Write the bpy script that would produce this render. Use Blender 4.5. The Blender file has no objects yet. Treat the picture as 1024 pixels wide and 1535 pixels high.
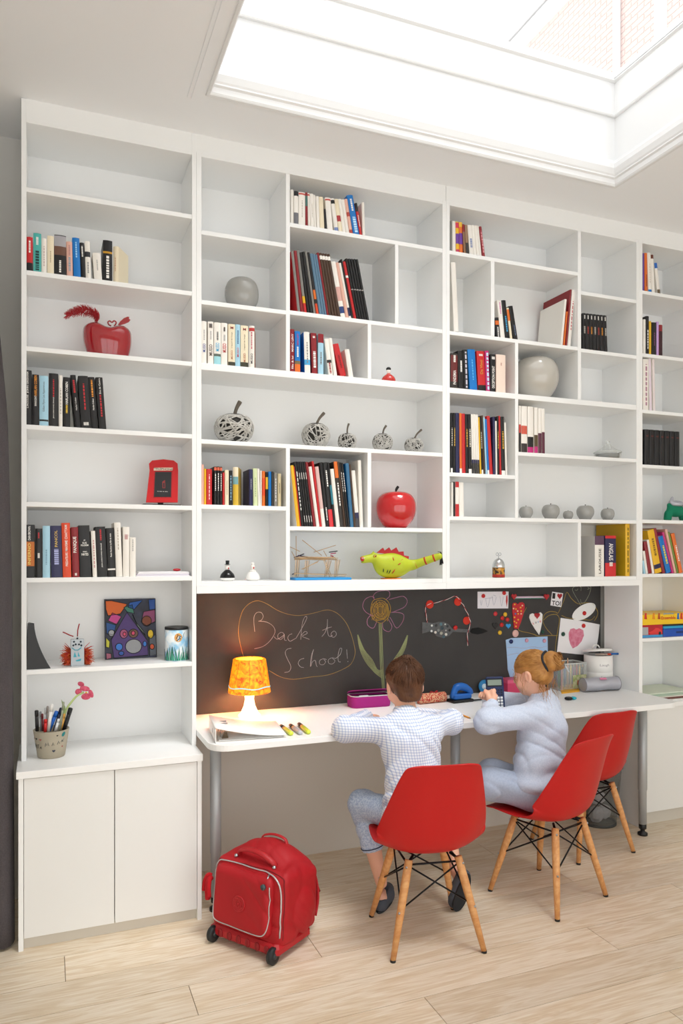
import bpy, bmesh, math, random
import numpy as np
from mathutils import Vector, Matrix
random.seed(7)
SC = bpy.context.scene
COL = SC.collection
PI = math.pi

# ---------------------------------------------------------------- camera
FPX, PSI, YH = 1121.35, 0.3768, 832.36           # focal length in pixels of the 1024 frame, yaw, horizon row
CAMP = Vector((0.0, -3.24, 1.5063))
cd = bpy.data.cameras.new('camera')
cd.sensor_fit = 'HORIZONTAL'; cd.sensor_width = 36.0
cd.lens = FPX / 1024 * 36.0
cd.shift_y = (YH - 767.5) / 1024
cd.clip_start = 0.05; cd.clip_end = 200
cam = bpy.data.objects.new('camera', cd); COL.objects.link(cam)
cam.location = CAMP; cam.rotation_euler = (PI / 2, 0, -PSI)
SC.camera = cam

# ---------------------------------------------------------------- light
w = bpy.data.worlds.new('sky'); SC.world = w; w.use_nodes = True
bg = w.node_tree.nodes['Background']
bg.inputs[0].default_value = (1.0, 1.0, 0.985, 1); bg.inputs[1].default_value = 1.5
sd = bpy.data.lights.new('daylight', 'SUN'); sd.energy = 1.7; sd.angle = math.radians(22); sd.color = (1, 0.995, 0.98)
sun = bpy.data.objects.new('daylight', sd); COL.objects.link(sun)
sun.rotation_euler = (math.radians(22), math.radians(10), 0); sun.location = (2, -1, 6)
SC.view_settings.view_transform = 'Standard'; SC.view_settings.look = 'None'
SC.view_settings.exposure = 0.56; SC.view_settings.gamma = 1.0
SC.view_settings.use_curve_mapping = False
SC.cycles.max_bounces = 10; SC.cycles.diffuse_bounces = 6; SC.cycles.glossy_bounces = 4
SC.cycles.transparent_max_bounces = 12; SC.cycles.caustics_reflective = False; SC.cycles.caustics_refractive = False

# ---------------------------------------------------------------- pixel helpers (a pixel gives a direction; the plane gives the distance)
_s, _c = math.sin(PSI), math.cos(PSI)
def ray(u, v):
    dx = (u - 512) / FPX
    return Vector((_s + dx * _c, _c - dx * _s, -(v - YH) / FPX))
def on_y(u, v, y):
    r = ray(u, v); return CAMP + r * ((y - CAMP.y) / r.y)
def on_z(u, v, z):
    r = ray(u, v); return CAMP + r * ((z - CAMP.z) / r.z)
def on_x(u, v, x):
    r = ray(u, v); return CAMP + r * ((x - CAMP.x) / r.x)

# ---------------------------------------------------------------- materials
def lin(c):
    if isinstance(c, str):
        c = c.lstrip('#'); c = [int(c[i:i + 2], 16) / 255 for i in (0, 2, 4)]
    return [(x / 12.92 if x <= 0.04045 else ((x + 0.055) / 1.055) ** 2.4) for x in c]
MATS = {}
def mat(name, col='#ffffff', rough=0.5, metal=0.0, coat=0.0, bump=None, emit=0.0, trans=0.0, alpha=1.0, vary=None, sheen=0.0, sss=0.0, ior=1.45, spec=0.5, ecol=None):
    """procedural material; bump=(scale,strength), vary=(scale, colour2, contrast)"""
    if name in MATS: return MATS[name]
    m = bpy.data.materials.new(name); m.use_nodes = True
    nt = m.node_tree; b = nt.nodes['Principled BSDF']
    c = lin(col)
    b.inputs['Base Color'].default_value = (*c, 1); b.inputs['Roughness'].default_value = rough
    b.inputs['Metallic'].default_value = metal; b.inputs['Coat Weight'].default_value = coat
    b.inputs['Coat Roughness'].default_value = 0.05
    b.inputs['Transmission Weight'].default_value = trans; b.inputs['Alpha'].default_value = alpha
    b.inputs['IOR'].default_value = ior; b.inputs['Sheen Weight'].default_value = sheen
    b.inputs['Specular IOR Level'].default_value = spec
    if sss:
        b.inputs['Subsurface Weight'].default_value = sss; b.inputs['Subsurface Radius'].default_value = (0.012, 0.005, 0.003)
        b.inputs['Subsurface Scale'].default_value = 1.0
    if emit:
        b.inputs['Emission Color'].default_value = (*lin(ecol or col), 1); b.inputs['Emission Strength'].default_value = emit
    tc = None
    if bump or vary:
        tc = nt.nodes.new('ShaderNodeTexCoord')
    if vary:
        n = nt.nodes.new('ShaderNodeTexNoise'); n.inputs['Scale'].default_value = vary[0]; n.inputs['Detail'].default_value = 4
        r = nt.nodes.new('ShaderNodeValToRGB'); k = vary[2] if len(vary) > 2 else 0.2
        r.color_ramp.elements[0].position = 0.5 - k; r.color_ramp.elements[1].position = 0.5 + k
        r.color_ramp.elements[0].color = (*c, 1); r.color_ramp.elements[1].color = (*lin(vary[1]), 1)
        nt.links.new(tc.outputs['Object'], n.inputs['Vector']); nt.links.new(n.outputs['Fac'], r.inputs['Fac'])
        nt.links.new(r.outputs['Color'], b.inputs['Base Color'])
        if emit: nt.links.new(r.outputs['Color'], b.inputs['Emission Color'])
    if bump:
        n = nt.nodes.new('ShaderNodeTexNoise'); n.inputs['Scale'].default_value = bump[0]; n.inputs['Detail'].default_value = 3
        bp = nt.nodes.new('ShaderNodeBump'); bp.inputs['Strength'].default_value = bump[1]; bp.inputs['Distance'].default_value = 0.002
        nt.links.new(tc.outputs['Object'], n.inputs['Vector']); nt.links.new(n.outputs['Fac'], bp.inputs['Height'])
        nt.links.new(bp.outputs['Normal'], b.inputs['Normal'])
    MATS[name] = m
    return m
def cm(col, rough=0.45, **k):
    """plain coloured material keyed by its colour"""
    return mat('paint_%s_%02d' % (col.lstrip('#'), int(rough * 100)) + ''.join(sorted(k)), col, rough, **k)

# ---------------------------------------------------------------- mesh building
class MB:
    def __init__(s): s.v = []; s.f = []; s.m = []; s.sm = []
    def add(s, vs, fs, m=0, smooth=False):
        o = len(s.v); s.v += [tuple(p) for p in vs]
        for f in fs: s.f.append([i + o for i in f]); s.m.append(m); s.sm.append(smooth)
        return s
    def box(s, x0, x1, y0, y1, z0, z1, m=0):
        vs = [(x, y, z) for z in (z0, z1) for y in (y0, y1) for x in (x0, x1)]
        return s.add(vs, [(0, 2, 3, 1), (4, 5, 7, 6), (0, 1, 5, 4), (2, 6, 7, 3), (0, 4, 6, 2), (1, 3, 7, 5)], m)
    def cbox(s, x0, x1, y0, y1, z0, z1, c=0.002, m=0):
        """box with chamfered vertical and horizontal edges (rounded plan, two rings)"""
        vs = []; 
        for z, i in ((z0, c), (z0 + c, 0), (z1 - c, 0), (z1, c)):
            a0, a1, b0, b1 = x0 + i, x1 - i, y0 + i, y1 - i
            vs += [(a0 + c, b0, z), (a1 - c, b0, z), (a1, b0 + c, z), (a1, b1 - c, z), (a1 - c, b1, z), (a0 + c, b1, z), (a0, b1 - c, z), (a0, b0 + c, z)]
        fs = [tuple(range(7, -1, -1)), tuple(range(24, 32))]
        for k in range(3):
            for j in range(8): fs.append((k * 8 + j, k * 8 + (j + 1) % 8, k * 8 + 8 + (j + 1) % 8, k * 8 + 8 + j))
        return s.add(vs, fs, m)
    def tube(s, pts, r, n=8, m=0, caps=True, closed=False, flat=1.0):
        pts = [Vector(p) for p in pts]; N = len(pts)
        rs = r if isinstance(r, (list, tuple)) else [r] * N
        up = None; rings = []
        for i, p in enumerate(pts):
            if closed: t = (pts[(i + 1) % N] - pts[i - 1])
            else: t = (pts[min(i + 1, N - 1)] - pts[max(i - 1, 0)])
            t = t.normalized() if t.length > 1e-9 else Vector((0, 0, 1))
            if up is None:
                up = Vector((0, 0, 1)) if abs(t.z) < 0.9 else Vector((1, 0, 0))
            up = (up - t * up.dot(t)); up = up.normalized() if up.length > 1e-6 else t.orthogonal().normalized()
            sd_ = t.cross(up)
            rings.append([p + (up * math.cos(a) * flat + sd_ * math.sin(a)) * rs[i] for a in [2 * PI * k / n for k in range(n)]])
        vs = [q for g in rings for q in g]; fs = []
        for i in range(N if closed else N - 1):
            j = (i + 1) % N
            for k in range(n): fs.append((i * n + k, i * n + (k + 1) % n, j * n + (k + 1) % n, j * n + k))
        if caps and not closed: fs += [tuple(range(n - 1, -1, -1)), tuple((N - 1) * n + k for k in range(n))]
        return s.add(vs, fs, m, True)
    def lathe(s, prof, n=24, c=(0, 0, 0), m=0, caps=True, sx=1.0, sy=1.0, mod=None):
        vs = []; N = len(prof)
        for r, z in prof:
            for k in range(n):
                a = 2 * PI * k / n; q = r * (mod(a, z) if mod else 1)
                vs.append((c[0] + q * math.cos(a) * sx, c[1] + q * math.sin(a) * sy, c[2] + z))
        fs = []
        for i in range(N - 1):
            for k in range(n): fs.append((i * n + k, i * n + (k + 1) % n, (i + 1) * n + (k + 1) % n, (i + 1) * n + k))
        if caps: fs += [tuple(range(n - 1, -1, -1)), tuple((N - 1) * n + k for k in range(n))]
        return s.add(vs, fs, m, True)
    def prism(s, poly, fn, t0, t1, m=0, smooth=False):
        """polygon (a,b) extruded from t0 to t1; fn(a,b,t) gives the point"""
        n = len(poly); vs = [fn(a, b, t0) for a, b in poly] + [fn(a, b, t1) for a, b in poly]
        fs = [tuple(range(n)), tuple(range(2 * n - 1, n - 1, -1))] + [(i, i + n, (i + 1) % n + n, (i + 1) % n) for i in range(n)]
        return s.add(vs, fs, m, smooth)
    def ell(s, c, r, n=12, k=8, m=0):
        if not isinstance(r, (tuple, list)): r = (r, r, r)
        vs = [(c[0], c[1], c[2] - r[2])]
        for i in range(1, k):
            t = -PI / 2 + PI * i / k
            for j in range(n):
                a = 2 * PI * j / n
                vs.append((c[0] + r[0] * math.cos(t) * math.cos(a), c[1] + r[1] * math.cos(t) * math.sin(a), c[2] + r[2] * math.sin(t)))
        vs.append((c[0], c[1], c[2] + r[2])); L = len(vs) - 1
        fs = [(0, 1 + (j + 1) % n, 1 + j) for j in range(n)]
        for i in range(k - 2):
            for j in range(n): fs.append((1 + i * n + j, 1 + i * n + (j + 1) % n, 1 + (i + 1) * n + (j + 1) % n, 1 + (i + 1) * n + j))
        b = 1 + (k - 2) * n
        fs += [(b + j, b + (j + 1) % n, L) for j in range(n)]
        return s.add(vs, fs, m, True)
    def grid(s, rows, m=0, smooth=True, closed=False):
        R = len(rows); Cn = len(rows[0]); vs = [p for g in rows for p in g]; fs = []
        for i in range(R - 1):
            for j in range(Cn if closed else Cn - 1):
                j2 = (j + 1) % Cn
                fs.append((i * Cn + j, i * Cn + j2, (i + 1) * Cn + j2, (i + 1) * Cn + j))
        return s.add(vs, fs, m, smooth)
    def xf(s, M):
        s.v = [tuple(M @ Vector(p)) for p in s.v]; return s

def finish(me, mats, sm=None):
    for m in mats: me.materials.append(m)
def obj(name, mb, mats, parent=None, world=True, bevel=0, solid=0, sub=0, seg=2):
    """link ONE mesh object; with world=True the vertices are world points, whatever the parent's place"""
    me = bpy.data.meshes.new(name)
    vs = mb.v
    if parent is not None and world:
        M = wm(parent).inverted(); vs = [tuple(M @ Vector(p)) for p in vs]
    me.from_pydata(vs, [], mb.f); 
    if not isinstance(mats, (list, tuple)): mats = [mats]
    for m in mats: me.materials.append(m)
    me.polygons.foreach_set('material_index', mb.m); me.polygons.foreach_set('use_smooth', mb.sm)
    bm = bmesh.new(); bm.from_mesh(me); bmesh.ops.recalc_face_normals(bm, faces=bm.faces); bm.to_mesh(me); bm.free()
    me.update()
    o = bpy.data.objects.new(name, me); COL.objects.link(o)
    if parent is not None: o.parent = parent
    if solid:
        q = o.modifiers.new('thickness', 'SOLIDIFY'); q.thickness = solid; q.offset = 0
    if sub:
        q = o.modifiers.new('smooth', 'SUBSURF'); q.levels = sub; q.render_levels = sub
    if bevel:
        q = o.modifiers.new('edge', 'BEVEL'); q.width = bevel; q.segments = seg; q.limit_method = 'ANGLE'; q.angle_limit = math.radians(40)
        q.harden_normals = False
    return o
def wm(o):
    M = Matrix.LocRotScale(o.location, o.rotation_euler, o.scale)
    return (wm(o.parent) @ M) if o.parent is not None else M
def tag(o, label=None, cat=None, group=None, kind=None):
    if label: o['label'] = label
    if cat: o['category'] = cat
    if group: o['group'] = group
    if kind: o['kind'] = kind
    return o
def thing(name, label, cat, loc=(0, 0, 0), rotz=0, group=None):
    o = bpy.data.objects.new(name, None); COL.objects.link(o); o.empty_display_size = 0.05
    o.location = loc; o.rotation_euler = (0, 0, rotz)
    return tag(o, label, cat, group)
def box(name, b, m, parent=None, bevel=0.0):
    return obj(name, MB().box(*b), m, parent, bevel=bevel)
def dup(root, loc, rotz=0, label=None, scale=None):
    r = root.copy(); COL.objects.link(r); r.location = loc; r.rotation_euler = (0, 0, rotz)
    if label: r['label'] = label
    if scale: r.scale = scale
    for ch in list(root.children):
        c = ch.copy(); COL.objects.link(c); c.parent = r
        for g in list(ch.children):
            d2 = g.copy(); COL.objects.link(d2); d2.parent = c
    return r
_txt = {}
def text_mesh(txt, size=1.0, align='CENTER', bold=0.0, extr=0.0):
    k = (txt, align, bold)
    if k not in _txt:
        cu = bpy.data.curves.new('lettering', 'FONT'); cu.body = txt; cu.size = 1.0; cu.align_x = align; cu.align_y = 'CENTER'
        cu.resolution_u = 2; cu.offset = bold; cu.fill_mode = 'FRONT'
        o = bpy.data.objects.new('lettering', cu); COL.objects.link(o)
        bpy.context.view_layer.update()
        me = o.to_mesh(); vs = [tuple(v.co) for v in me.vertices]; fs = [tuple(p.vertices) for p in me.polygons]
        o.to_mesh_clear(); bpy.data.objects.remove(o); bpy.data.curves.remove(cu)
        _txt[k] = (vs, fs)
    return _txt[k]
def lettering(txt, M, wid, hei, m, parent, name='lettering', bold=0.0, world=True, keep=False):
    """text laid flat in the XY plane of matrix M, fitted to width x height"""
    vs, fs = text_mesh(txt, bold=bold)
    if not vs: return None
    xs = [p[0] for p in vs]; ys = [p[1] for p in vs]
    cx, cy = (min(xs) + max(xs)) / 2, (min(ys) + max(ys)) / 2
    sx = wid / max(1e-6, max(xs) - min(xs)); sy = hei / max(1e-6, max(ys) - min(ys))
    if keep: sx = sy = min(sx, sy)
    b = MB().add([tuple(M @ Vector(((x - cx) * sx, (y - cy) * sy, 0))) for x, y, z in vs], fs)
    return obj(name, b, m, parent, world=world)

# ---------------------------------------------------------------- shared materials
WHITE = mat('white_laminate', '#f2f3f3', 0.38, bump=(60, 0.03))
WALLP = mat('wall_paint', '#e9e8e4', 0.85, bump=(90, 0.1))
CEILP = mat('ceiling_paint', '#f3f5f8', 0.9)
GLOSSW = mat('white_gloss_trim', '#e6e7e8', 0.35)
DOORP = mat('cabinet_door_laminate', '#e7e8e7', 0.42)
PLINTH = mat('plinth_laminate', '#cfcac0', 0.5)
PANEL = mat('beige_back_panel', '#d5cfc6', 0.7, bump=(200, 0.08))
CHROME = mat('brushed_metal', '#b9bdc2', 0.32, metal=1.0)
BLACKP = mat('black_plastic', '#161616', 0.4)
BLACKM = mat('black_metal', '#1a1a1c', 0.4, metal=0.6)

# ---------------------------------------------------------------- the room
ZC = 3.331
def wood_mat(name, c1, c2, c3):
    m = bpy.data.materials.new(name); m.use_nodes = True; nt = m.node_tree; b = nt.nodes['Principled BSDF']
    tc = nt.nodes.new('ShaderNodeTexCoord'); oi = nt.nodes.new('ShaderNodeObjectInfo')
    mp = nt.nodes.new('ShaderNodeMapping'); mp.inputs['Scale'].default_value = (1.6, 14, 14)
    cmb = nt.nodes.new('ShaderNodeCombineXYZ'); mul = nt.nodes.new('ShaderNodeMath'); mul.operation = 'MULTIPLY'; mul.inputs[1].default_value = 37.0
    nt.links.new(oi.outputs['Random'], mul.inputs[0]); nt.links.new(mul.outputs[0], cmb.inputs['X']); nt.links.new(mul.outputs[0], cmb.inputs['Y'])
    nt.links.new(cmb.outputs[0], mp.inputs['Location']); nt.links.new(tc.outputs['Object'], mp.inputs['Vector'])
    n1 = nt.nodes.new('ShaderNodeTexNoise'); n1.inputs['Scale'].default_value = 1.3; n1.inputs['Detail'].default_value = 6; n1.inputs['Distortion'].default_value = 1.2
    nt.links.new(mp.outputs[0], n1.inputs['Vector'])
    wv = nt.nodes.new('ShaderNodeMath'); wv.operation = 'MULTIPLY'; wv.inputs[1].default_value = 26.0
    sn = nt.nodes.new('ShaderNodeMath'); sn.operation = 'SINE'
    nt.links.new(n1.outputs['Fac'], wv.inputs[0]); nt.links.new(wv.outputs[0], sn.inputs[0])
    rp = nt.nodes.new('ShaderNodeValToRGB'); rp.color_ramp.elements[0].position = 0.0; rp.color_ramp.elements[1].position = 0.9
    rp.color_ramp.elements[0].color = (*lin(c1), 1); rp.color_ramp.elements[1].color = (*lin(c2), 1)
    mr = nt.nodes.new('ShaderNodeMapRange'); mr.inputs['From Min'].default_value = -1; mr.inputs['From Max'].default_value = 1
    nt.links.new(sn.outputs[0], mr.inputs['Value']); nt.links.new(mr.outputs[0], rp.inputs['Fac'])
    n2 = nt.nodes.new('ShaderNodeTexNoise'); n2.inputs['Scale'].default_value = 60; n2.inputs['Detail'].default_value = 3
    mp2 = nt.nodes.new('ShaderNodeMapping'); mp2.inputs['Scale'].default_value = (0.12, 2.2, 1)
    nt.links.new(tc.outputs['Object'], mp2.inputs['Vector']); nt.links.new(mp2.outputs[0], n2.inputs['Vector'])
    mx = nt.nodes.new('ShaderNodeMixRGB'); mx.blend_type = 'MULTIPLY'; mx.inputs['Fac'].default_value = 0.4
    r2 = nt.nodes.new('ShaderNodeValToRGB'); r2.color_ramp.elements[0].color = (*lin(c3), 1); r2.color_ramp.elements[1].color = (1, 1, 1, 1)
    r2.color_ramp.elements[0].position = 0.3; r2.color_ramp.elements[1].position = 0.65
    nt.links.new(n2.outputs['Fac'], r2.inputs['Fac']); nt.links.new(rp.outputs['Color'], mx.inputs['Color1']); nt.links.new(r2.outputs['Color'], mx.inputs['Color2'])
    hs = nt.nodes.new('ShaderNodeHueSaturation'); mrv = nt.nodes.new('ShaderNodeMapRange'); mrv.inputs['To Min'].default_value = 0.93; mrv.inputs['To Max'].default_value = 1.05
    nt.links.new(oi.outputs['Random'], mrv.inputs['Value']); nt.links.new(mrv.outputs[0], hs.inputs['Value']); nt.links.new(mx.outputs['Color'], hs.inputs['Color'])
    nt.links.new(hs.outputs['Color'], b.inputs['Base Color']); b.inputs['Roughness'].default_value = 0.5
    bp = nt.nodes.new('ShaderNodeBump'); bp.inputs['Strength'].default_value = 0.12; bp.inputs['Distance'].default_value = 0.001
    nt.links.new(n2.outputs['Fac'], bp.inputs['Height']); nt.links.new(bp.outputs['Normal'], b.inputs['Normal'])
    return m
OAK = wood_mat('oiled_oak', '#e4d3b9', '#efe3d0', '#d3bd9c')

fl = tag(box('floor', (-2.6, 5.0, -5.2, 0.45, -0.06, -0.004), mat('floor_joint', '#7d6a52', 0.9)), kind='structure')
PW = 0.183; Y0 = -0.24
cuts = {0: [0.066], 1: [0.963], 2: [0.466], 3: [2.037], -1: [1.4], -2: [2.1], -3: [0.7], -4: [1.9], 4: [1.2], 5: [0.2, 2.4]}
for k in range(-4, 27):
    ya = Y0 - k * PW; yb = min(ya - PW, 0) if k >= -4 else ya - PW
    yb = ya - PW
    ya2 = min(ya, 0.336)
    if yb > 0.31: continue
    xs = cuts.get(k, [random.uniform(-0.5, 2.6)])
    ext = [-2.6]; 
    x = xs[0]
    while x - 2.2 > -2.6: x -= 2.2; ext.append(x)
    ext = sorted(ext + xs); x = xs[-1]
    while x + 2.2 < 5.0: x += 2.2; ext.append(x)
    ext.append(5.0)
    for a, b2 in zip(ext[:-1], ext[1:]):
        if b2 - a < 0.02: continue
        g = 0.0012
        obj('plank', MB().box(a + g, b2 - g, yb + g, ya2 - g, -0.02, 0.0), OAK, fl)

# ceiling with the skylight opening (four slabs of one mesh around the hole)
SX0, SX1, SY1, SY0 = 0.607, 2.612, -0.305, -2.2
c = MB()
c.box(-2.6, SX0, -5.2, 0.34, ZC, ZC + 0.12); c.box(SX1, 5.0, -5.2, 0.34, ZC, ZC + 0.12)
c.box(SX0, SX1, SY1, 0.34, ZC, ZC + 0.12); c.box(SX0, SX1, -5.2, SY0, ZC, ZC + 0.12)
tag(obj('ceiling', c, CEILP), kind='structure')
tag(box('wall_back', (-2.6, 5.0, 0.335, 0.45, 0, ZC), WALLP), kind='structure')
tag(box('wall_left', (-2.72, -2.6, -5.2, 0.45, 0, ZC), WALLP), kind='structure')
tag(box('wall_right', (5.0, 5.12, -5.2, 0.45, 0, ZC), WALLP), kind='structure')
# unseen wall behind the camera, its three openings added to shape daylight and reflections
wfm = MB(); wfm.box(-2.6, 5.0, -5.32, -5.2, 2.75, ZC); wfm.box(-2.6, -2.2, -5.32, -5.2, 0, 2.75); wfm.box(4.6, 5.0, -5.32, -5.2, 0, 2.75)
for x_ in (0.0, 2.3): wfm.box(x_ - 0.06, x_ + 0.06, -5.32, -5.2, 0, 2.75)
tag(obj('wall_front', wfm, WALLP), kind='structure')
# skylight: moulding, shaft, frame, pane
sk = tag(thing('window_1', None, None, ((SX0 + SX1) / 2, (SY0 + SY1) / 2, ZC)), kind='structure')
SH = 3.66
t = 0.03
for nm, b in (('shaft_panel', (SX0 - t, SX1 + t, SY1, SY1 + t, ZC + 0.12, SH)), ('shaft_panel', (SX0 - t, SX1 + t, SY0 - t, SY0, ZC + 0.12, SH)),
              ('shaft_panel', (SX0 - t, SX0, SY0, SY1, ZC + 0.12, SH)), ('shaft_panel', (SX1, SX1 + t, SY0, SY1, ZC + 0.12, SH))):
    box(nm, b, GLOSSW, sk)
# crown moulding profile (inset d, z) around the inside of the opening
prof = [(0.0, 3.445), (0.012, 3.445), (0.016, 3.432), (0.022, 3.424), (0.024, 3.40), (0.016, 3.375), (0.012, 3.368), (0.012, 3.362), (0.004, 3.356), (0.002, 3.335), (-0.004, 3.326), (-0.016, 3.324), (-0.018, 3.331)]
def ring_profile(mb, x0, x1, y0, y1, prof):
    rows = []
    for d_, z in prof:
        rows.append([(x0 + d_, y0 + d_, z), (x1 - d_, y0 + d_, z), (x1 - d_, y1 - d_, z), (x0 + d_, y1 - d_, z)])
    mb.grid(rows, smooth=False, closed=True); return mb
obj('moulding', ring_profile(MB(), SX0, SX1, SY0, SY1, prof), GLOSSW, sk)
fr = [(-0.03, SH), (0.012, SH), (0.016, SH + 0.006), (0.016, SH + 0.16), (0.03, SH + 0.165), (0.03, SH + 0.2), (-0.04, SH + 0.2), (-0.04, SH)]
obj('frame', ring_profile(MB(), SX0, SX1, SY0, SY1, fr), GLOSSW, sk)
GLASS = bpy.data.materials.new('glare_veil_glass'); GLASS.use_nodes = True
_n = GLASS.node_tree.nodes; _l = GLASS.node_tree.links; _n.remove(_n['Principled BSDF'])
_t = _n.new('ShaderNodeBsdfTransparent'); _g = _n.new('ShaderNodeBsdfGlossy'); _g.inputs['Roughness'].default_value = 0.02; _x = _n.new('ShaderNodeMixShader'); _x.inputs[0].default_value = 0.05
_d = _n.new('ShaderNodeBsdfTranslucent'); _x2 = _n.new('ShaderNodeMixShader'); _x2.inputs[0].default_value = 0.07      # translucent share adds a pale veil, imitating haze and glare
_l.new(_t.outputs[0], _x.inputs[1]); _l.new(_g.outputs[0], _x.inputs[2]); _l.new(_x.outputs[0], _x2.inputs[1]); _l.new(_d.outputs[0], _x2.inputs[2]); _l.new(_x2.outputs[0], _n['Material Output'].inputs['Surface'])
obj('pane', MB().box(SX0 + 0.03, SX1 - 0.03, SY0 + 0.03, SY1 - 0.03, SH + 0.17, SH + 0.176), GLASS, sk)
# thin groove strip in the ceiling left of the opening
tg = MB(); tg.box(0.524, 0.530, -5.2, -0.245, ZC - 0.004, ZC + 0.002); tg.box(0.540, 0.546, -5.2, -0.245, ZC - 0.004, ZC + 0.002)
tag(obj('trim_1', tg, CEILP), kind='structure')
# fascia above the bookcases
tf = tag(thing('trim_2', None, None, (1.7, 0, 3.254)), kind='structure')
box('fascia_board', (-0.071, 1.837, 0.003, 0.021, 3.2545, ZC), WHITE, tf); box('fascia_board', (1.839, 3.60, 0.003, 0.021, 3.2545, ZC), WHITE, tf)

# ---------------------------------------------------------------- bookcases
T = 0.019; BD = 0.2725
def unit(name, label, x0, xl, xr, x1, z0, z1, loc):
    u = thing(name, label, 'bookcase', loc)
    box('side_panel', (x0, xl, 0, BD + 0.006, z0, z1), WHITE, u, 0.0012)
    box('side_panel', (xr, x1, 0, BD + 0.006, z0, z1), WHITE, u, 0.0012)
    box('back_panel', (xl, xr, BD, BD + 0.006, z0, 3.2535), WHITE, u)
    box('top_panel', (xl, xr, 0, BD, 3.235, 3.2535), WHITE, u, 0.0012)
    return u
def shelf(u, x0, x1, zt, th=T): box('shelf', (x0, x1, 0.0015, BD, zt - th, zt), WHITE, u, 0.0012)
def div(u, x0, x1, z0, z1): box('divider', (x0, x1, 0.001, BD, z0, z1), WHITE, u, 0.0012)

U1 = unit('tall_bookcase', 'tall white bookcase with seven shelves beside the dark curtain', -0.090, -0.071, 0.588, 0.6065, 0.685, ZC - 0.002, (0.26, 0.13, 0.685))
for z in (2.978, 2.646, 2.342, 2.029, 1.720, 1.416, 1.047): shelf(U1, -0.071, 0.588, z)
Z1 = [0.685, 1.047, 1.416, 1.720, 2.029, 2.342, 2.646, 2.978]

U2 = unit('wall_bookcase', 'white cubby bookcase over the chalkboard, wicker apples on its middle shelf', 0.607, 0.629, 1.817, 1.8375, 1.372, 3.2535, (1.22, 0.13, 1.34))
ZA = 2.615
shelf(U2, 0.629, 1.012, 2.918); shelf(U2, 0.629, 1.012, ZA); shelf(U2, 1.031, 1.817, 3.016); shelf(U2, 1.031, 1.817, 2.618)
div(U2, 1.012, 1.031, 2.342, 3.235); div(U2, 1.559, 1.577, 2.618, 2.997); div(U2, 1.416, 1.434, 2.342, 2.599)
shelf(U2, 0.629, 1.817, 2.342, 0.03); shelf(U2, 0.629, 1.817, 2.010)
div(U2, 1.012, 1.031, 1.391, 1.991); div(U2, 1.415, 1.434, 1.638, 1.991)
shelf(U2, 0.629, 1.012, 1.727); shelf(U2, 1.031, 1.817, 1.638)
box('bottom_panel', (0.629, 1.817, 0.0015, BD, 1.372, 1.391), WHITE, U2, 0.0012); box('valance', (0.6075, 1.8375, -0.002, 0.30, 1.340, 1.3715), WHITE, U2, 0.0012)

U3 = unit('wall_bookcase', 'white cubby bookcase over the chalkboard with the large grey round vase', 1.838, 1.858, 3.034, 3.0515, 1.372, 3.2535, (2.44, 0.13, 1.34))
shelf(U3, 1.858, 2.637, 3.014); div(U3, 2.637, 2.658, 2.336, 3.235); shelf(U3, 2.658, 3.034, 2.917); shelf(U3, 2.658, 3.034, 2.610)
shelf(U3, 1.858, 2.637, 2.616); div(U3, 2.096, 2.117, 2.616, 2.995); div(U3, 2.241, 2.260, 2.336, 2.597)
shelf(U3, 1.858, 3.034, 2.336, 0.027); div(U3, 2.241, 2.260, 1.699, 2.309); shelf(U3, 1.858, 2.241, 1.916); shelf(U3, 2.260, 3.034, 2.038)
shelf(U3, 1.858, 3.034, 1.699); div(U3, 2.637, 2.658, 1.391, 1.68)
box('bottom_panel', (1.858, 3.034, 0.0015, BD, 1.372, 1.391), WHITE, U3, 0.0012); box('valance', (1.838, 3.0515, -0.002, 0.30, 1.340, 1.3715), WHITE, U3, 0.0012)

U4 = unit('tall_bookcase', 'tall white bookcase at the far end with board games and papers', 3.052, 3.076, 3.489, 3.508, 0.0, 3.2535, (3.28, 0.13, 0.0))
for z in (2.975, 2.627, 2.314, 2.010, 1.704, 1.403, 1.044): shelf(U4, 3.076, 3.489, z)
box('worktop', (3.076, 3.489, -0.012, BD, 0.655, 0.680), WHITE, U4, 0.0015)
box('door', (3.078, 3.487, 0.001, 0.019, 0.075, 0.652), DOORP, U4, 0.001)
box('plinth', (3.076, 3.489, 0.03, 0.045, 0.0, 0.07), PLINTH, U4)

# base cabinet under the left bookcase
CB = thing('base_cabinet', 'white two-door base cabinet under the left bookcase', 'cabinet', (0.255, 0.06, 0))
box('side_panel', (-0.096, -0.078, -0.150, 0.30, 0, 0.6565), WHITE, CB, 0.001); box('side_panel', (0.583, 0.601, -0.150, 0.30, 0, 0.6565), WHITE, CB, 0.001)
box('door', (-0.0765, 0.2535, -0.1495, -0.1315, 0.047, 0.654), DOORP, CB, 0.001); box('door', (0.2565, 0.5815, -0.1495, -0.1315, 0.047, 0.654), DOORP, CB, 0.001)
box('back_panel', (-0.078, 0.583, 0.29, 0.296, 0, 0.656), WHITE, CB); box('bottom_panel', (-0.078, 0.583, -0.13, 0.29, 0.047, 0.065), WHITE, CB)
box('plinth', (-0.078, 0.583, -0.128, -0.11, 0, 0.047), PLINTH, CB)
tag(box('worktop', (-0.104, 0.6045, -0.158, 0.30, 0.657, 0.685), WHITE, bevel=0.0015), 'thick white worktop slab carrying the decorated pencil pot', 'worktop')

# niche: beige panel below the desk, blackboard above
tag(box('wall_panel', (0.607, 3.0515, 0.318, 0.334, 0, 0.75), PANEL), kind='structure')
NB = 0.318
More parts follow.
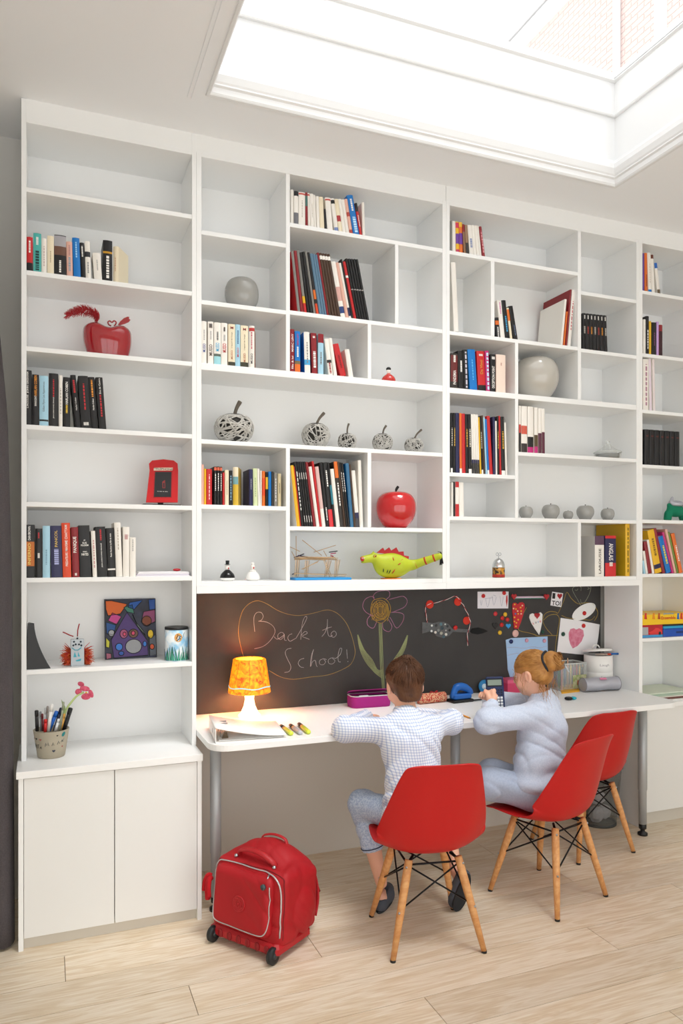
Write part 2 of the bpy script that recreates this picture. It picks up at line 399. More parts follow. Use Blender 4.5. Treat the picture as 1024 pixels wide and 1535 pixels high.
# desk
DK = thing('desk', 'long white desk with rounded corners and metal legs below the chalkboard', 'desk', (1.8, 0, 0))
def rrect(x0, x1, y0, y1, r, n=8, corners=(1, 1, 1, 1)):
    out = []
    for (cx, cy, a0, use, px, py) in ((x1 - r, y1 - r, 0, corners[2], x1, y1), (x0 + r, y1 - r, 90, corners[3], x0, y1), (x0 + r, y0 + r, 180, corners[0], x0, y0), (x1 - r, y0 + r, 270, corners[1], x1, y0)):
        if not use: out.append((px, py)); continue
        for k in range(n + 1):
            a = math.radians(a0 + 90 * k / n); out.append((cx + r * math.cos(a), cy + r * math.sin(a)))
    return out
obj('tabletop', MB().prism(rrect(0.6085, 3.050, -0.308, 0.316, 0.085, corners=(1, 1, 0, 0)), lambda a, b, t_: (a, b, t_), 0.7245, 0.75), WHITE, DK, bevel=0.0015)
for lx in (0.672, 1.838, 2.993):
    lg = obj('leg', MB().lathe([(0.0205, 0.06), (0.0205, 0.24), (0.0235, 0.245), (0.0235, 0.7245)], 24, (lx, -0.088, 0)), mat('satin_grey_metal', '#b4b8bb', 0.45, metal=0.35), DK)
    obj('foot', MB().lathe([(0.026, 0), (0.026, 0.012), (0.012, 0.02), (0.012, 0.03), (0.02, 0.035), (0.02, 0.06)], 20, (lx, -0.088, 0)), BLACKP, lg)
# ---------------------------------------------------------------- chairs
REDP = mat('red_plastic', '#bd1818', 0.42, vary=None, spec=0.4)
BEECH = wood_mat('beech_wood', '#d99f62', '#dfa96f', '#cc9154')
def spl(pts, n):
    """Catmull-Rom through the points, n samples per span"""
    P = [np.array(p, float) for p in pts]; P = [2 * P[0] - P[1]] + P + [2 * P[-1] - P[-2]]; out = []
    for i in range(1, len(P) - 2):
        a, b, c_, d_ = P[i - 1:i + 3]
        for k in range(n):
            t_ = k / n
            out.append(0.5 * ((2 * b) + (c_ - a) * t_ + (2 * a - 5 * b + 4 * c_ - d_) * t_ ** 2 + (3 * b - a - 3 * c_ + d_) * t_ ** 3))
    out.append(P[-2]); return out
KC = 0.925
def make_chair(label, loc, rot):
    t_ = thing('shell_chair', label, 'chair', loc, rot, 'red shell chairs with wooden legs')
    #        y forward, z, half width, edge curl
    prof = [(0.222, 0.398, 0.120, 0.0), (0.228, 0.412, 0.165, 0.0), (0.214, 0.427, 0.196, 0.002), (0.15, 0.431, 0.215, 0.008), (0.06, 0.420, 0.226, 0.02), (-0.03, 0.409, 0.231, 0.04), (-0.10, 0.412, 0.234, 0.068),
            (-0.155, 0.437, 0.237, 0.095), (-0.188, 0.49, 0.236, 0.10), (-0.207, 0.56, 0.225, 0.082), (-0.226, 0.64, 0.205, 0.06), (-0.246, 0.72, 0.183, 0.042), (-0.261, 0.775, 0.166, 0.028), (-0.268, 0.800, 0.156, 0.018), (-0.2715, 0.812, 0.143, 0.010), (-0.273, 0.819, 0.120, 0.004), (-0.2735, 0.822, 0.09, 0.0)]
    S_ = spl(prof, 3); rows = []; N = 22
    for i, q in enumerate(S_):
        a = S_[max(i - 1, 0)]; b = S_[min(i + 1, len(S_) - 1)]
        ty, tz = b[0] - a[0], b[1] - a[1]; L = math.hypot(ty, tz) or 1
        ny, nz = tz / L, -ty / L                                 # towards the sitter
        if ny < 0 and i > len(S_) * 0.5: ny, nz = -ny, -nz
        if nz < 0 and i <= len(S_) * 0.5: ny, nz = -ny, -nz
        rowp = []
        for k in range(N + 1):
            v = -1 + 2 * k / N; sv = math.sin(v * PI / 2 * 0.92) / math.sin(PI / 2 * 0.92)
            e = q[3] * abs(sv) ** 2.6
            rowp.append((q[2] * sv * KC, (q[0] + ny * e) * KC, (q[1] + nz * e) * KC - 0.02))
        rows.append(rowp)
    obj('seat_shell', MB().grid(rows), REDP, t_, world=False, solid=0.006, sub=1)
    tops = []; feet = []
    for sx in (-1, 1):
        for sy in (-1, 1):
            a = Vector((sx * 0.098, sy * 0.105 - 0.005, 0.345)); f = Vector((sx * 0.178, sy * 0.177, 0.006))
            tops.append(a); feet.append(f)
            lg = obj('leg', MB().tube([a, a.lerp(f, 0.25), a.lerp(f, 0.6), f], [0.0155, 0.0165, 0.0145, 0.0105], 14), BEECH, t_, world=False)
            obj('foot_cap', MB().tube([f + Vector((0, 0, 0.003)), f - Vector((0, 0, 0.006))], 0.0108, 12), BLACKP, lg, world=False)
            for q in (0.06, 0.52):
                p = a.lerp(f, q) + Vector((sx * 0.008, sy * 0.011, 0.0)); obj('bolt', MB().tube([p, p + Vector((sx * 0.003, sy * 0.005, 0))], 0.0042, 10), CHROME, lg, world=False)
    T_ = lambda i, q: tops[i].lerp(feet[i], q)
    for i, j in ((0, 1), (2, 3), (0, 2), (1, 3)):
        for a, b in ((i, j), (j, i)):
            obj('strut', MB().tube([T_(a, 0.06), T_(b, 0.50)], 0.0034, 6), BLACKM, t_, world=False)
    br = MB()
    for i in range(4):
        br.tube([T_(i, 0.03), (tops[i].x * 0.75, tops[i].y * 0.75, 0.352)], 0.0055, 8)
    for i, j in ((0, 2), (1, 3), (0, 1), (2, 3)): br.tube([T_(i, 0.05), T_(j, 0.05)], 0.0042, 6)
    obj('seat_bracket', br, BLACKM, t_, world=False)
    return t_
make_chair('red shell chair the boy in checked shirt sits on', (1.405, -0.594, 0), -0.19)
make_chair('red shell chair the girl in grey sits on', (2.079, -0.480, 0), 0.30)
make_chair('empty red shell chair by the waste bin', (2.585, -0.090, 0), 0.047)

# ---------------------------------------------------------------- signed-distance modelling for bodies and cloth
class SDF:
    def __init__(s, lo, hi, h):
        s.h = h; s.lo = np.array(lo, np.float32); n = np.ceil((np.array(hi) - np.array(lo)) / h).astype(int) + 1
        s.ax = [s.lo[i] + h * np.arange(n[i], dtype=np.float32) for i in range(3)]
        s.D = np.full(tuple(n), 0.3, np.float32)
    def _sl(s, lo, hi):
        out = []
        for i in range(3):
            a = int(max(0, math.floor((lo[i] - s.lo[i]) / s.h))); b = int(min(s.D.shape[i], math.ceil((hi[i] - s.lo[i]) / s.h) + 1))
            if b <= a: return None
            out.append(slice(a, b))
        return tuple(out)
    def _pts(s, sl):
        return np.meshgrid(*[s.ax[i][sl[i]] for i in range(3)], indexing='ij', sparse=True)
    def _join(s, sl, d, k, op='add'):
        A = s.D[sl]
        if op == 'add':
            if k > 0:
                hh = np.clip(0.5 + 0.5 * (A - d) / k, 0, 1); s.D[sl] = A * (1 - hh) + d * hh - k * hh * (1 - hh)
            else: s.D[sl] = np.minimum(A, d)
        else:
            if k > 0:
                hh = np.clip(0.5 - 0.5 * (A + d) / k, 0, 1); s.D[sl] = A * (1 - hh) + (-d) * hh + k * hh * (1 - hh)
            else: s.D[sl] = np.maximum(A, -d)
    def cap(s, a, b, r1, r2=None, k=0.02, op='add'):
        r2 = r1 if r2 is None else r2; a = np.array(a, np.float32); b = np.array(b, np.float32); m = max(r1, r2) + k + 3 * s.h + 0.02
        sl = s._sl(np.minimum(a, b) - m, np.maximum(a, b) + m)
        if sl is None: return s
        X, Y, Z = s._pts(sl); ba = b - a; L = float(ba @ ba) or 1e-9
        t_ = np.clip(((X - a[0]) * ba[0] + (Y - a[1]) * ba[1] + (Z - a[2]) * ba[2]) / L, 0, 1)
        d = np.sqrt((X - a[0] - t_ * ba[0]) ** 2 + (Y - a[1] - t_ * ba[1]) ** 2 + (Z - a[2] - t_ * ba[2]) ** 2) - (r1 + t_ * (r2 - r1))
        s._join(sl, d, k, op); return s
    def ell(s, c_, r, R=None, k=0.02, op='add'):
        c_ = np.array(c_, np.float32); m = max(r) + k + 3 * s.h + 0.02
        sl = s._sl(c_ - m, c_ + m)
        if sl is None: return s
        X, Y, Z = s._pts(sl); X = X - c_[0]; Y = Y - c_[1]; Z = Z - c_[2]
        if R is not None:
            X, Y, Z = (R[0][0] * X + R[0][1] * Y + R[0][2] * Z, R[1][0] * X + R[1][1] * Y + R[1][2] * Z, R[2][0] * X + R[2][1] * Y + R[2][2] * Z)
        k0 = np.sqrt((X / r[0]) ** 2 + (Y / r[1]) ** 2 + (Z / r[2]) ** 2); k1 = np.sqrt((X / r[0] ** 2) ** 2 + (Y / r[1] ** 2) ** 2 + (Z / r[2] ** 2) ** 2) + 1e-9
        s._join(sl, k0 * (k0 - 1) / k1, k, op); return s
    def cut(s, p, n):
        """remove the half space on the side the normal points to"""
        n = np.array(n, np.float32); n /= np.linalg.norm(n); X, Y, Z = np.meshgrid(*s.ax, indexing='ij', sparse=True)
        s.D = np.maximum(s.D, (X - p[0]) * n[0] + (Y - p[1]) * n[1] + (Z - p[2]) * n[2]); return s
    def cut_near(s, p, n, rad):
        n = np.array(n, np.float32); n /= np.linalg.norm(n); X, Y, Z = np.meshgrid(*s.ax, indexing='ij', sparse=True)
        d = np.minimum((X - p[0]) * n[0] + (Y - p[1]) * n[1] + (Z - p[2]) * n[2], rad - np.sqrt((X - p[0]) ** 2 + (Y - p[1]) ** 2 + (Z - p[2]) ** 2))
        s.D = np.maximum(s.D, d); return s
    def folds(s, terms):
        """add creases: terms (amplitude, direction vector in rad/m, warp amplitude, warp vector, phase)"""
        X, Y, Z = np.meshgrid(*s.ax, indexing='ij', sparse=True)
        for am, v, wa, wv, ph in terms:
            arg = X * v[0] + Y * v[1] + Z * v[2] + ph + wa * np.sin(X * wv[0] + Y * wv[1] + Z * wv[2] + ph * 1.7)
            mk = 0.5 + 0.5 * np.sin(X * (wv[1] + 6) + Z * (wv[0] - 3) + Y * 9 + 2.3 * ph) * np.sin(Z * (wv[2] + 4) - X * 7 + ph * 3.1)
            q = np.sin(arg); s.D = s.D + np.float32(am) * mk * ((1 - np.abs(q)) ** 2 - 0.33)
        return s
    def mesh(s):
        D = s.D; S_ = D < 0; nx, ny, nz = D.shape
        acc = np.zeros((nx - 1, ny - 1, nz - 1, 3), np.float32); cnt = np.zeros((nx - 1, ny - 1, nz - 1), np.float32)
        for ax in range(3):
            o = [(0, 0, 0), (0, 0, 0)]
            others = [a for a in range(3) if a != ax]
            for u in (0, 1):
                for v in (0, 1):
                    of = [0, 0, 0]; of[others[0]] = u; of[others[1]] = v
                    sa = tuple(slice(of[i], of[i] + D.shape[i] - 1) for i in range(3)); of2 = list(of); of2[ax] = 1
                    sb = tuple(slice(of2[i], of2[i] + D.shape[i] - 1) for i in range(3))
                    a, b = D[sa], D[sb]; ch = S_[sa] != S_[sb]
                    t_ = np.where(ch, a / np.where(ch, a - b, 1), 0)
                    for i in range(3):
                        acc[..., i] += np.where(ch, (t_ if i == ax else of[i]), 0)
                    cnt += ch
        act = cnt > 0; idx = -np.ones(act.shape, np.int64); idx[act] = np.arange(act.sum())
        I = np.argwhere(act); V = (I + acc[act] / cnt[act][:, None]) * s.h + s.lo
        F = []
        for ax in range(3):
            o1, o2 = [(1, 2), (2, 0), (0, 1)][ax]
            lo_ = [slice(1, -1)] * 3; lo_[ax] = slice(0, -1); hi_ = list(lo_); hi_[ax] = slice(1, None)
            A, B = S_[tuple(lo_)], S_[tuple(hi_)]; E_ = np.argwhere(A != B)
            if not len(E_): continue
            sgn = A[A != B]; base = E_.copy(); base[:, o1] += 1; base[:, o2] += 1
            def cell(d1, d2):
                q = base.copy(); q[:, o1] += d1; q[:, o2] += d2; return idx[q[:, 0], q[:, 1], q[:, 2]]
            q = np.stack([cell(-1, -1), cell(0, -1), cell(0, 0), cell(-1, 0)], 1)
            q[~sgn] = q[~sgn][:, ::-1]; q = q[(q >= 0).all(1)]; F.append(q)
        F = np.concatenate(F)
        return V, F
def sdf_obj(name, s, m, parent, smooth_it=1):
    V, F = s.mesh()
    M = np.array(wm(parent).inverted()); V = V @ M[:3, :3].T + M[:3, 3]
    me = bpy.data.meshes.new(name); me.from_pydata(V.tolist(), [], F.tolist()); me.materials.append(m)
    me.polygons.foreach_set('use_smooth', [True] * len(me.polygons)); me.update()
    o = bpy.data.objects.new(name, me); COL.objects.link(o); o.parent = parent
    if smooth_it:
        q = o.modifiers.new('relax', 'SMOOTH'); q.factor = 0.5; q.iterations = smooth_it
    return o
def frame(fwd, up=(0, 0, 1)):
    """rows: right, forward, up of a head or hand"""
    f = Vector(fwd).normalized(); r = f.cross(Vector(up)).normalized(); u = r.cross(f)
    return np.array([r, f, u], np.float32)
SKIN = mat('skin', '#e8b49a', 0.5, sss=0.12, bump=(120, 0.04))
def head_sdf(s, c_, fwd, up, k=1.0):
    R = frame(fwd, up); C_ = np.array(c_, np.float32)
    P = lambda r, f, u: C_ + (R[0] * r + R[1] * f + R[2] * u) * k
    s.ell(P(0, -0.012, 0.022), (0.071 * k, 0.088 * k, 0.078 * k), R, 0.02)
    s.ell(P(0, 0.022, -0.035), (0.056 * k, 0.060 * k, 0.068 * k), R, 0.03)
    s.ell(P(0, 0.055, -0.078), (0.022 * k, 0.020 * k, 0.018 * k), R, 0.025)
    for q in (-1, 1):
        s.ell(P(q * 0.036, 0.052, -0.040), (0.024 * k, 0.022 * k, 0.026 * k), R, 0.02)
        s.ell(P(q * 0.030, 0.078, -0.004), (0.017 * k, 0.010 * k, 0.010 * k), R, 0.012, 'sub')
        s.ell(P(q * 0.075, -0.008, -0.012), (0.009 * k, 0.017 * k, 0.029 * k), R, 0.006)
        s.ell(P(q * 0.081, -0.004, -0.010), (0.005 * k, 0.010 * k, 0.018 * k), R, 0.004, 'sub')
    s.cap(P(0, 0.074, 0.004), P(0, 0.092, -0.026), 0.008 * k, 0.011 * k, 0.012)
    s.cap(P(-0.014, 0.076, -0.052), P(0.014, 0.076, -0.052), 0.006 * k, 0.006 * k, 0.008)
    s.cap(P(-0.013, 0.086, -0.049), P(0.013, 0.086, -0.049), 0.002, 0.002, 0.002, 'sub')
    return P, R
def eyes(P, R, parent):
    for q in (-1, 1):
        c_ = P(q * 0.029, 0.061, -0.004); e = obj('eye', MB().ell(tuple(c_), 0.0108), cm('#f3efe9', 0.25), parent)
        c2 = P(q * 0.029, 0.0682, -0.004); obj('iris', MB().ell(tuple(c2), 0.0055), cm('#4a3526', 0.2), e)
def hand_sdf(s, wrist, fwd, up, curl=0.5, side=1, k=1.0):
    """palm plus four fingers and a thumb; up is the back of the hand"""
    R = frame(fwd, up); W = np.array(wrist, np.float32)
    P = lambda r, f, u: W + (R[0] * r * side + R[1] * f + R[2] * u) * k
    s.cap(P(-0.012, 0.012, 0), P(-0.014, 0.045, 0), 0.013 * k, 0.011 * k, 0.012); s.cap(P(0.012, 0.012, 0), P(0.014, 0.043, 0), 0.012 * k, 0.010 * k, 0.012)
    for i, (rx, ln) in enumerate(((-0.022, 0.042), (-0.007, 0.048), (0.008, 0.045), (0.022, 0.035))):
        a = P(rx, 0.045, 0.001); c1 = curl * 0.9; L1, L2, L3 = ln * 0.45, ln * 0.32, ln * 0.26
        b = a + (R[1] * math.cos(c1) - R[2] * math.sin(c1)) * L1 * k; c2 = c1 + curl * 0.9
        d_ = b + (R[1] * math.cos(c2) - R[2] * math.sin(c2)) * L2 * k; c3 = c2 + curl * 0.6
        e = d_ + (R[1] * math.cos(c3) - R[2] * math.sin(c3)) * L3 * k
        s.cap(a, b, 0.0075 * k, 0.0068 * k, 0.004); s.cap(b, d_, 0.0068 * k, 0.0062 * k, 0.003); s.cap(d_, e, 0.0062 * k, 0.0052 * k, 0.003)
    a = P(-0.018, 0.014, -0.004); b = P(-0.034, 0.030, -0.012); e = P(-0.034, 0.050, -0.020)
    s.cap(a, b, 0.0105 * k, 0.0085 * k, 0.006); s.cap(b, e, 0.0082 * k, 0.0062 * k, 0.003)

def cloth(name, base, line=None, sp=0.013, lw=0.28, bump=(70, 0.2), line2=None):
    if name in MATS: return MATS[name]
    m = mat(name, base, 0.85, bump=bump, sheen=0.2); nt = m.node_tree; b = nt.nodes['Principled BSDF']
    if line:
        tc = nt.nodes.new('ShaderNodeTexCoord'); sx = nt.nodes.new('ShaderNodeSeparateXYZ'); nt.links.new(tc.outputs['Object'], sx.inputs[0]); prev = None
        for ax in (('X', 'Z') if not line2 else ('X',)):
            d_ = nt.nodes.new('ShaderNodeMath'); d_.operation = 'DIVIDE'; d_.inputs[1].default_value = sp; nt.links.new(sx.outputs[ax], d_.inputs[0])
            f = nt.nodes.new('ShaderNodeMath'); f.operation = 'FRACT'; nt.links.new(d_.outputs[0], f.inputs[0])
            l = nt.nodes.new('ShaderNodeMath'); l.operation = 'LESS_THAN'; l.inputs[1].default_value = lw; nt.links.new(f.outputs[0], l.inputs[0])
            mx = nt.nodes.new('ShaderNodeMixRGB'); mx.blend_type = 'MULTIPLY'; nt.links.new(l.outputs[0], mx.inputs['Fac'])
            if prev: nt.links.new(prev, mx.inputs['Color1'])
            else: mx.inputs['Color1'].default_value = (*lin(base), 1)
            mx.inputs['Color2'].default_value = (*lin(line), 1); prev = mx.outputs[0]
        nt.links.new(prev, b.inputs['Base Color'])
    return m

# ---------------------------------------------------------------- the boy
BOY = thing('person', 'boy in pale checked shirt seen from behind, leaning on the desk', 'person', (1.40, -0.55, 0))
V3 = lambda *a: np.array(a, np.float32)
b = dict(head=V3(1.432, -0.352, 0.952), neck=V3(1.418, -0.398, 0.862), ls=V3(1.325, -0.420, 0.780), rs=V3(1.518, -0.428, 0.774), le=V3(1.172, -0.322, 0.776), re=V3(1.672, -0.335, 0.768),
         lw=V3(1.335, -0.175, 0.783), rw=V3(1.535, -0.190, 0.783), chest=V3(1.408, -0.462, 0.700), belly=V3(1.395, -0.520, 0.580), pel=V3(1.390, -0.560, 0.475),
         lh=V3(1.335, -0.530, 0.458), rh=V3(1.450, -0.545, 0.458), lk=V3(1.272, -0.270, 0.435), rk=V3(1.640, -0.290, 0.440), la=V3(1.337, -0.325, 0.105), ra=V3(1.636, -0.440, 0.150))
s = SDF((1.10, -0.70, 0.0), (1.76, -0.08, 1.10), 0.005)
P, R = head_sdf(s, b['head'], (0.10, 0.95, -0.22), (0, 0.22, 1), 1.0)
s.cap(b['neck'] + V3(0.004, 0.012, -0.03), b['head'] + V3(-0.004, -0.022, -0.03), 0.036, 0.036, 0.025)
s.cap(b['chest'], b['belly'], 0.075, 0.07, 0.03); s.cap(b['belly'], b['pel'], 0.07, 0.08, 0.03); s.cap(b['neck'] + V3(0, 0, -0.03), b['chest'], 0.04, 0.075, 0.04)
for q in 'lr':
    s.cap(b['neck'] - V3(0, 0, 0.03), b[q + 's'], 0.03, 0.03, 0.03); s.cap(b[q + 's'], b[q + 'e'], 0.03, 0.024, 0.02); s.cap(b[q + 'e'], b[q + 'w'], 0.024, 0.017, 0.015)
    s.cap(b[q + 'h'], b[q + 'k'], 0.055, 0.04, 0.03); s.cap(b[q + 'k'], b[q + 'a'] * 0.5 + b[q + 'k'] * 0.5, 0.04, 0.038, 0.02); s.cap(b[q + 'a'] * 0.5 + b[q + 'k'] * 0.5, b[q + 'a'], 0.037, 0.025, 0.02)
hand_sdf(s, b['lw'], (0.85, 0.5, 0.0), (0, 0, 1), 0.35, 1, 0.95); hand_sdf(s, b['rw'], (-0.85, 0.5, 0.0), (0, 0, 1), 0.35, -1, 0.95)
s.cap(b['la'] + V3(-0.01, -0.02, -0.06), b['la'] + V3(0.055, 0.085, -0.075), 0.026, 0.02, 0.02)
s.cap(b['ra'] + V3(0, -0.035, 0.0), b['ra'] + V3(-0.012, -0.02, -0.115), 0.025, 0.02, 0.02)
sdf_obj('body', s, SKIN, BOY, 2); eyes(P, R, BOY)
SHIRT = cloth('checked_cotton', '#e9edf6', '#d3dcee', 0.0105, 0.32)
s = SDF((1.08, -0.72, 0.36), (1.78, -0.08, 0.90), 0.006)
s.cap(b['neck'] + V3(-0.002, -0.004, -0.035), b['chest'] + V3(0, 0, 0.03), 0.052, 0.088, 0.05)
s.ell(b['chest'] + V3(0, 0.0, 0.0), (0.128, 0.092, 0.12), None, 0.05); s.ell(b['belly'], (0.122, 0.095, 0.12), None, 0.05); s.ell(b['pel'] + V3(0, 0, 0.015), (0.132, 0.105, 0.105), None, 0.05)
s.cap(b['pel'] + V3(-0.055, 0.01, 0.02), b['pel'] + V3(-0.065, 0.02, -0.045), 0.075, 0.08, 0.04)
for q, sg in (('l', -1), ('r', 1)):
    s.cap(b['neck'] - V3(0, 0, 0.045), b[q + 's'], 0.042, 0.050, 0.04); s.cap(b[q + 's'], b[q + 'e'], 0.052, 0.050, 0.035); s.cap(b[q + 'e'], b[q + 'w'] * 0.92 + b[q + 'e'] * 0.08, 0.047, 0.036, 0.03)
s.folds([(0.013, (24, 8, 22), 2.4, (14, 9, 11), 0.4), (0.010, (-26, 6, 22), 2.2, (11, 17, 9), 1.3)])
s.cut((0, 0, 0.425), (0, 0, -1)); s.cut_near(b['neck'] + V3(0, 0, 0.012), (0, 0.3, 1), 0.075)
# sleeves lie on the desk: keep them above it
X_, Y_g, Z_ = np.meshgrid(*s.ax, indexing='ij', sparse=True)
s.D = np.maximum(s.D, np.minimum(0.7515 - Z_, Y_g + 0.309))
sdf_obj('shirt', s, SHIRT, BOY, 2)
TRO = mat('blue_checked_trousers', '#9fb4d6', 0.85, vary=(150, '#cbd8ec', 0.12), bump=(120, 0.2))
s = SDF((1.15, -0.70, 0.20), (1.76, -0.15, 0.60), 0.006)
s.ell(b['pel'] + V3(0, 0, -0.014), (0.118, 0.1, 0.088), None, 0.03)
for q in 'lr':
    s.cap(b[q + 'h'], b[q + 'k'], 0.066, 0.058, 0.035); kk = b[q + 'k']; hm = kk * 0.42 + b[q + 'a'] * 0.58
    s.cap(kk, hm, 0.056, 0.047, 0.03); s.cut_near(hm, b[q + 'a'] - kk, 0.09)
s.folds([(0.009, (14, 20, 30), 2.2, (13, 12, 16), 0.2)])
X_, Y_g, Z_ = np.meshgrid(*s.ax, indexing='ij', sparse=True)
sdf_obj('trousers', s, TRO, BOY, 2)
for q in 'lr':
    kk = b[q + 'k']; hm = kk * 0.46 + b[q + 'a'] * 0.54; ax = Vector((b[q + 'a'] - kk).tolist()).normalized(); u = ax.orthogonal().normalized(); v = ax.cross(u)
    obj('trouser_piping', MB().tube([Vector(hm.tolist()) + (u * math.cos(a) + v * math.sin(a)) * 0.0505 for a in [2 * PI * i / 20 for i in range(20)]], 0.0022, 6, closed=True), cm('#2c3550', 0.8), BOY)
FELT = mat('grey_felt', '#4d525c', 0.95, bump=(200, 0.4)); SOLE = mat('dark_sole', '#24262a', 0.85, bump=(150, 0.3))
def slipper(heel, toe, nsole, parent):
    s = SDF(np.minimum(heel, toe) - 0.08, np.maximum(heel, toe) + 0.09, 0.005); h_, t_ = V3(*heel), V3(*toe)
    s.cap(h_, h_ * 0.35 + t_ * 0.65, 0.032, 0.038, 0.02); s.cap(h_ * 0.35 + t_ * 0.65, t_, 0.038, 0.03, 0.02)
    n = V3(*nsole); n /= np.linalg.norm(n); s.cut(h_ * 0.5 + t_ * 0.5 + n * 0.022, n)
    s.cap(h_ - n * 0.045, h_ * 0.5 + t_ * 0.5 - n * 0.052, 0.027, 0.027, 0.005, 'sub')
    o = sdf_obj('slipper', s, FELT, parent, 1)
    fw = Vector((t_ - h_).tolist()).normalized(); nn = Vector(n.tolist()); sd_ = fw.cross(nn).normalized(); L = float(np.linalg.norm(t_ - h_))
    pl = []
    for i in range(28):
        a = 2 * PI * i / 28; u_ = math.cos(a); ww = 0.033 + 0.007 * u_; pl.append((u_ * (L / 2 + 0.03), math.sin(a) * ww))
    mid = Vector(((h_ + t_) / 2).tolist())
    obj('sole', MB().prism(pl, lambda a, c_, t2: tuple(mid + fw * a + sd_ * c_ + nn * t2), 0.020, 0.029), SOLE, o)
slipper(V3(1.318, -0.355, 0.030), V3(1.405, -0.240, 0.030), (0, 0, -1), BOY)
slipper(V3(1.640, -0.492, 0.150), V3(1.618, -0.462, 0.036), (0.05, -0.97, -0.22), BOY)

def strands(mb, n, seed, base, fn, r=0.0012, seg=4):
    rr = random.Random(seed)
    for i in range(n):
        pts = fn(rr)
        if pts: mb.tube(pts, [r * (1 - 0.75 * k / (len(pts) - 1)) for k in range(len(pts))], 4, caps=False)
def hair_mat(name, c1, c2):
    m = mat(name, c1, 0.45, spec=0.4, vary=(28, c2, 0.35), bump=(90, 0.15)); return m
HB = hair_mat('brown_hair', '#3d2417', '#6b452c')
hc = P(0, -0.016, 0.026)
hs = SDF(tuple(b['head'] - 0.14), tuple(b['head'] + 0.15), 0.0045)
hs.ell(P(0, -0.018, 0.026), (0.0795, 0.095, 0.0865), R, 0.01); hs.ell(P(0, -0.056, -0.038), (0.054, 0.034, 0.052), R, 0.02)
nf = R[1]; hs.cut(P(0, 0.058, 0.0), R[1] * 0.9 + R[2] * -0.28); hs.cut(P(0, -0.07, -0.076), R[2] * -1.0 + R[1] * 0.35)
for q in (-1, 1): hs.ell(P(q * 0.078, 0.006, -0.022), (0.022, 0.024, 0.036), R, 0.008, 'sub')
X_, Y_g, Z_ = np.meshgrid(*hs.ax, indexing='ij', sparse=True); cr = P(0, -0.05, 0.09)
ang = np.arctan2((X_ - cr[0]), (Y_g - cr[1]) + 0 * Z_) ; hs.D = hs.D + 0.0016 * np.sin(ang * 46 + 9 * Z_ * 20) - 0.0008
hobj = sdf_obj('hair', hs, HB, BOY, 1)
def boy_strand(rr):
    # tufts radiate from the crown and lie close to the head
    a = rr.uniform(0, 2 * PI); e0 = rr.uniform(0.02, 1.25); crown = V3(0, -0.045, 0.0)
    pts = []; lift = rr.uniform(0.001, 0.006) + (0.012 * math.exp(-(e0 / 0.25) ** 2))
    for k in range(5):
        e = e0 + k * 0.085; d_ = np.array([math.sin(e) * math.cos(a), math.sin(e) * math.sin(a), math.cos(e)])
        th = -0.55; d2 = np.array([d_[0], d_[1] * math.cos(th) - d_[2] * math.sin(-th) * -1 * -1, d_[1] * math.sin(th) * -1 * -1 + d_[2] * math.cos(th)])
        y = d_[1] * math.cos(0.55) - d_[2] * math.sin(0.55); z = d_[1] * math.sin(0.55) + d_[2] * math.cos(0.55)
        if z < -0.45 or y > 0.62 or (abs(d_[0]) > 0.75 and z < 0.05 and y > -0.4): return None
        q = P(d_[0] * 0.080, -0.018 + y * 0.0955, 0.026 + z * 0.087); nrm = R[0] * d_[0] + R[1] * y + R[2] * z
        pts.append(Vector((q + nrm * (lift * math.sin(PI * min(1, k / 3.2)) + (0.003 if k == 4 else 0))).tolist()))
    return pts
hb = MB(); strands(hb, 900, 3, None, boy_strand, 0.0016)
obj('hair_tufts', hb, HB, hobj)

# ---------------------------------------------------------------- the girl
GIRL = thing('person', 'girl with blond bun in grey pyjamas holding a calculator', 'person', (2.05, -0.46, 0))
g = dict(head=V3(2.072, -0.372, 0.968), neck=V3(2.105, -0.405, 0.868), ls=V3(2.040, -0.462, 0.795), rs=V3(2.190, -0.330, 0.800), le=V3(1.805, -0.415, 0.775), re=V3(2.010, -0.165, 0.800),
         lw=V3(1.888, -0.330, 0.842), rw=V3(1.930, -0.262, 0.836), chest=V3(2.110, -0.418, 0.700), belly=V3(2.078, -0.452, 0.570), pel=V3(2.058, -0.462, 0.462),
         lh=V3(2.020, -0.490, 0.452), rh=V3(2.070, -0.400, 0.452), lk=V3(1.845, -0.372, 0.492), rk=V3(1.955, -0.225, 0.480), la=V3(2.000, -0.330, 0.418), ra=V3(2.02, -0.300, 0.425))
s = SDF((1.74, -0.62, 0.36), (2.30, -0.10, 1.12), 0.0045)
PG, RG = head_sdf(s, g['head'], (-0.53, 0.80, -0.26), (-0.12, 0.16, 1), 0.95)
s.cap(g['neck'] + V3(0, 0, -0.03), g['head'] + V3(0.012, -0.008, -0.03), 0.034, 0.034, 0.025)
s.cap(g['chest'], g['belly'], 0.07, 0.068, 0.03); s.cap(g['belly'], g['pel'], 0.068, 0.075, 0.03); s.cap(g['neck'] - V3(0, 0, 0.03), g['chest'], 0.035, 0.07, 0.04)
for q in 'lr':
    s.cap(g['neck'] - V3(0, 0, 0.04), g[q + 's'], 0.028, 0.028, 0.03); s.cap(g[q + 's'], g[q + 'e'], 0.028, 0.023, 0.02); s.cap(g[q + 'e'], g[q + 'w'], 0.023, 0.017, 0.015)
    s.cap(g[q + 'h'], g[q + 'k'], 0.052, 0.04, 0.03); s.cap(g[q + 'k'], g[q + 'a'], 0.036, 0.024, 0.02)
hand_sdf(s, g['lw'], (0.02, 0.35, 0.75), (-0.55, -0.75, 0.3), 0.75, -1, 0.98)
hand_sdf(s, g['rw'], (-0.42, -0.10, 0.45), (0.55, 0.35, 0.65), 0.75, -1, 0.98)
sdf_obj('body', s, SKIN, GIRL, 2); eyes(PG, RG, GIRL)
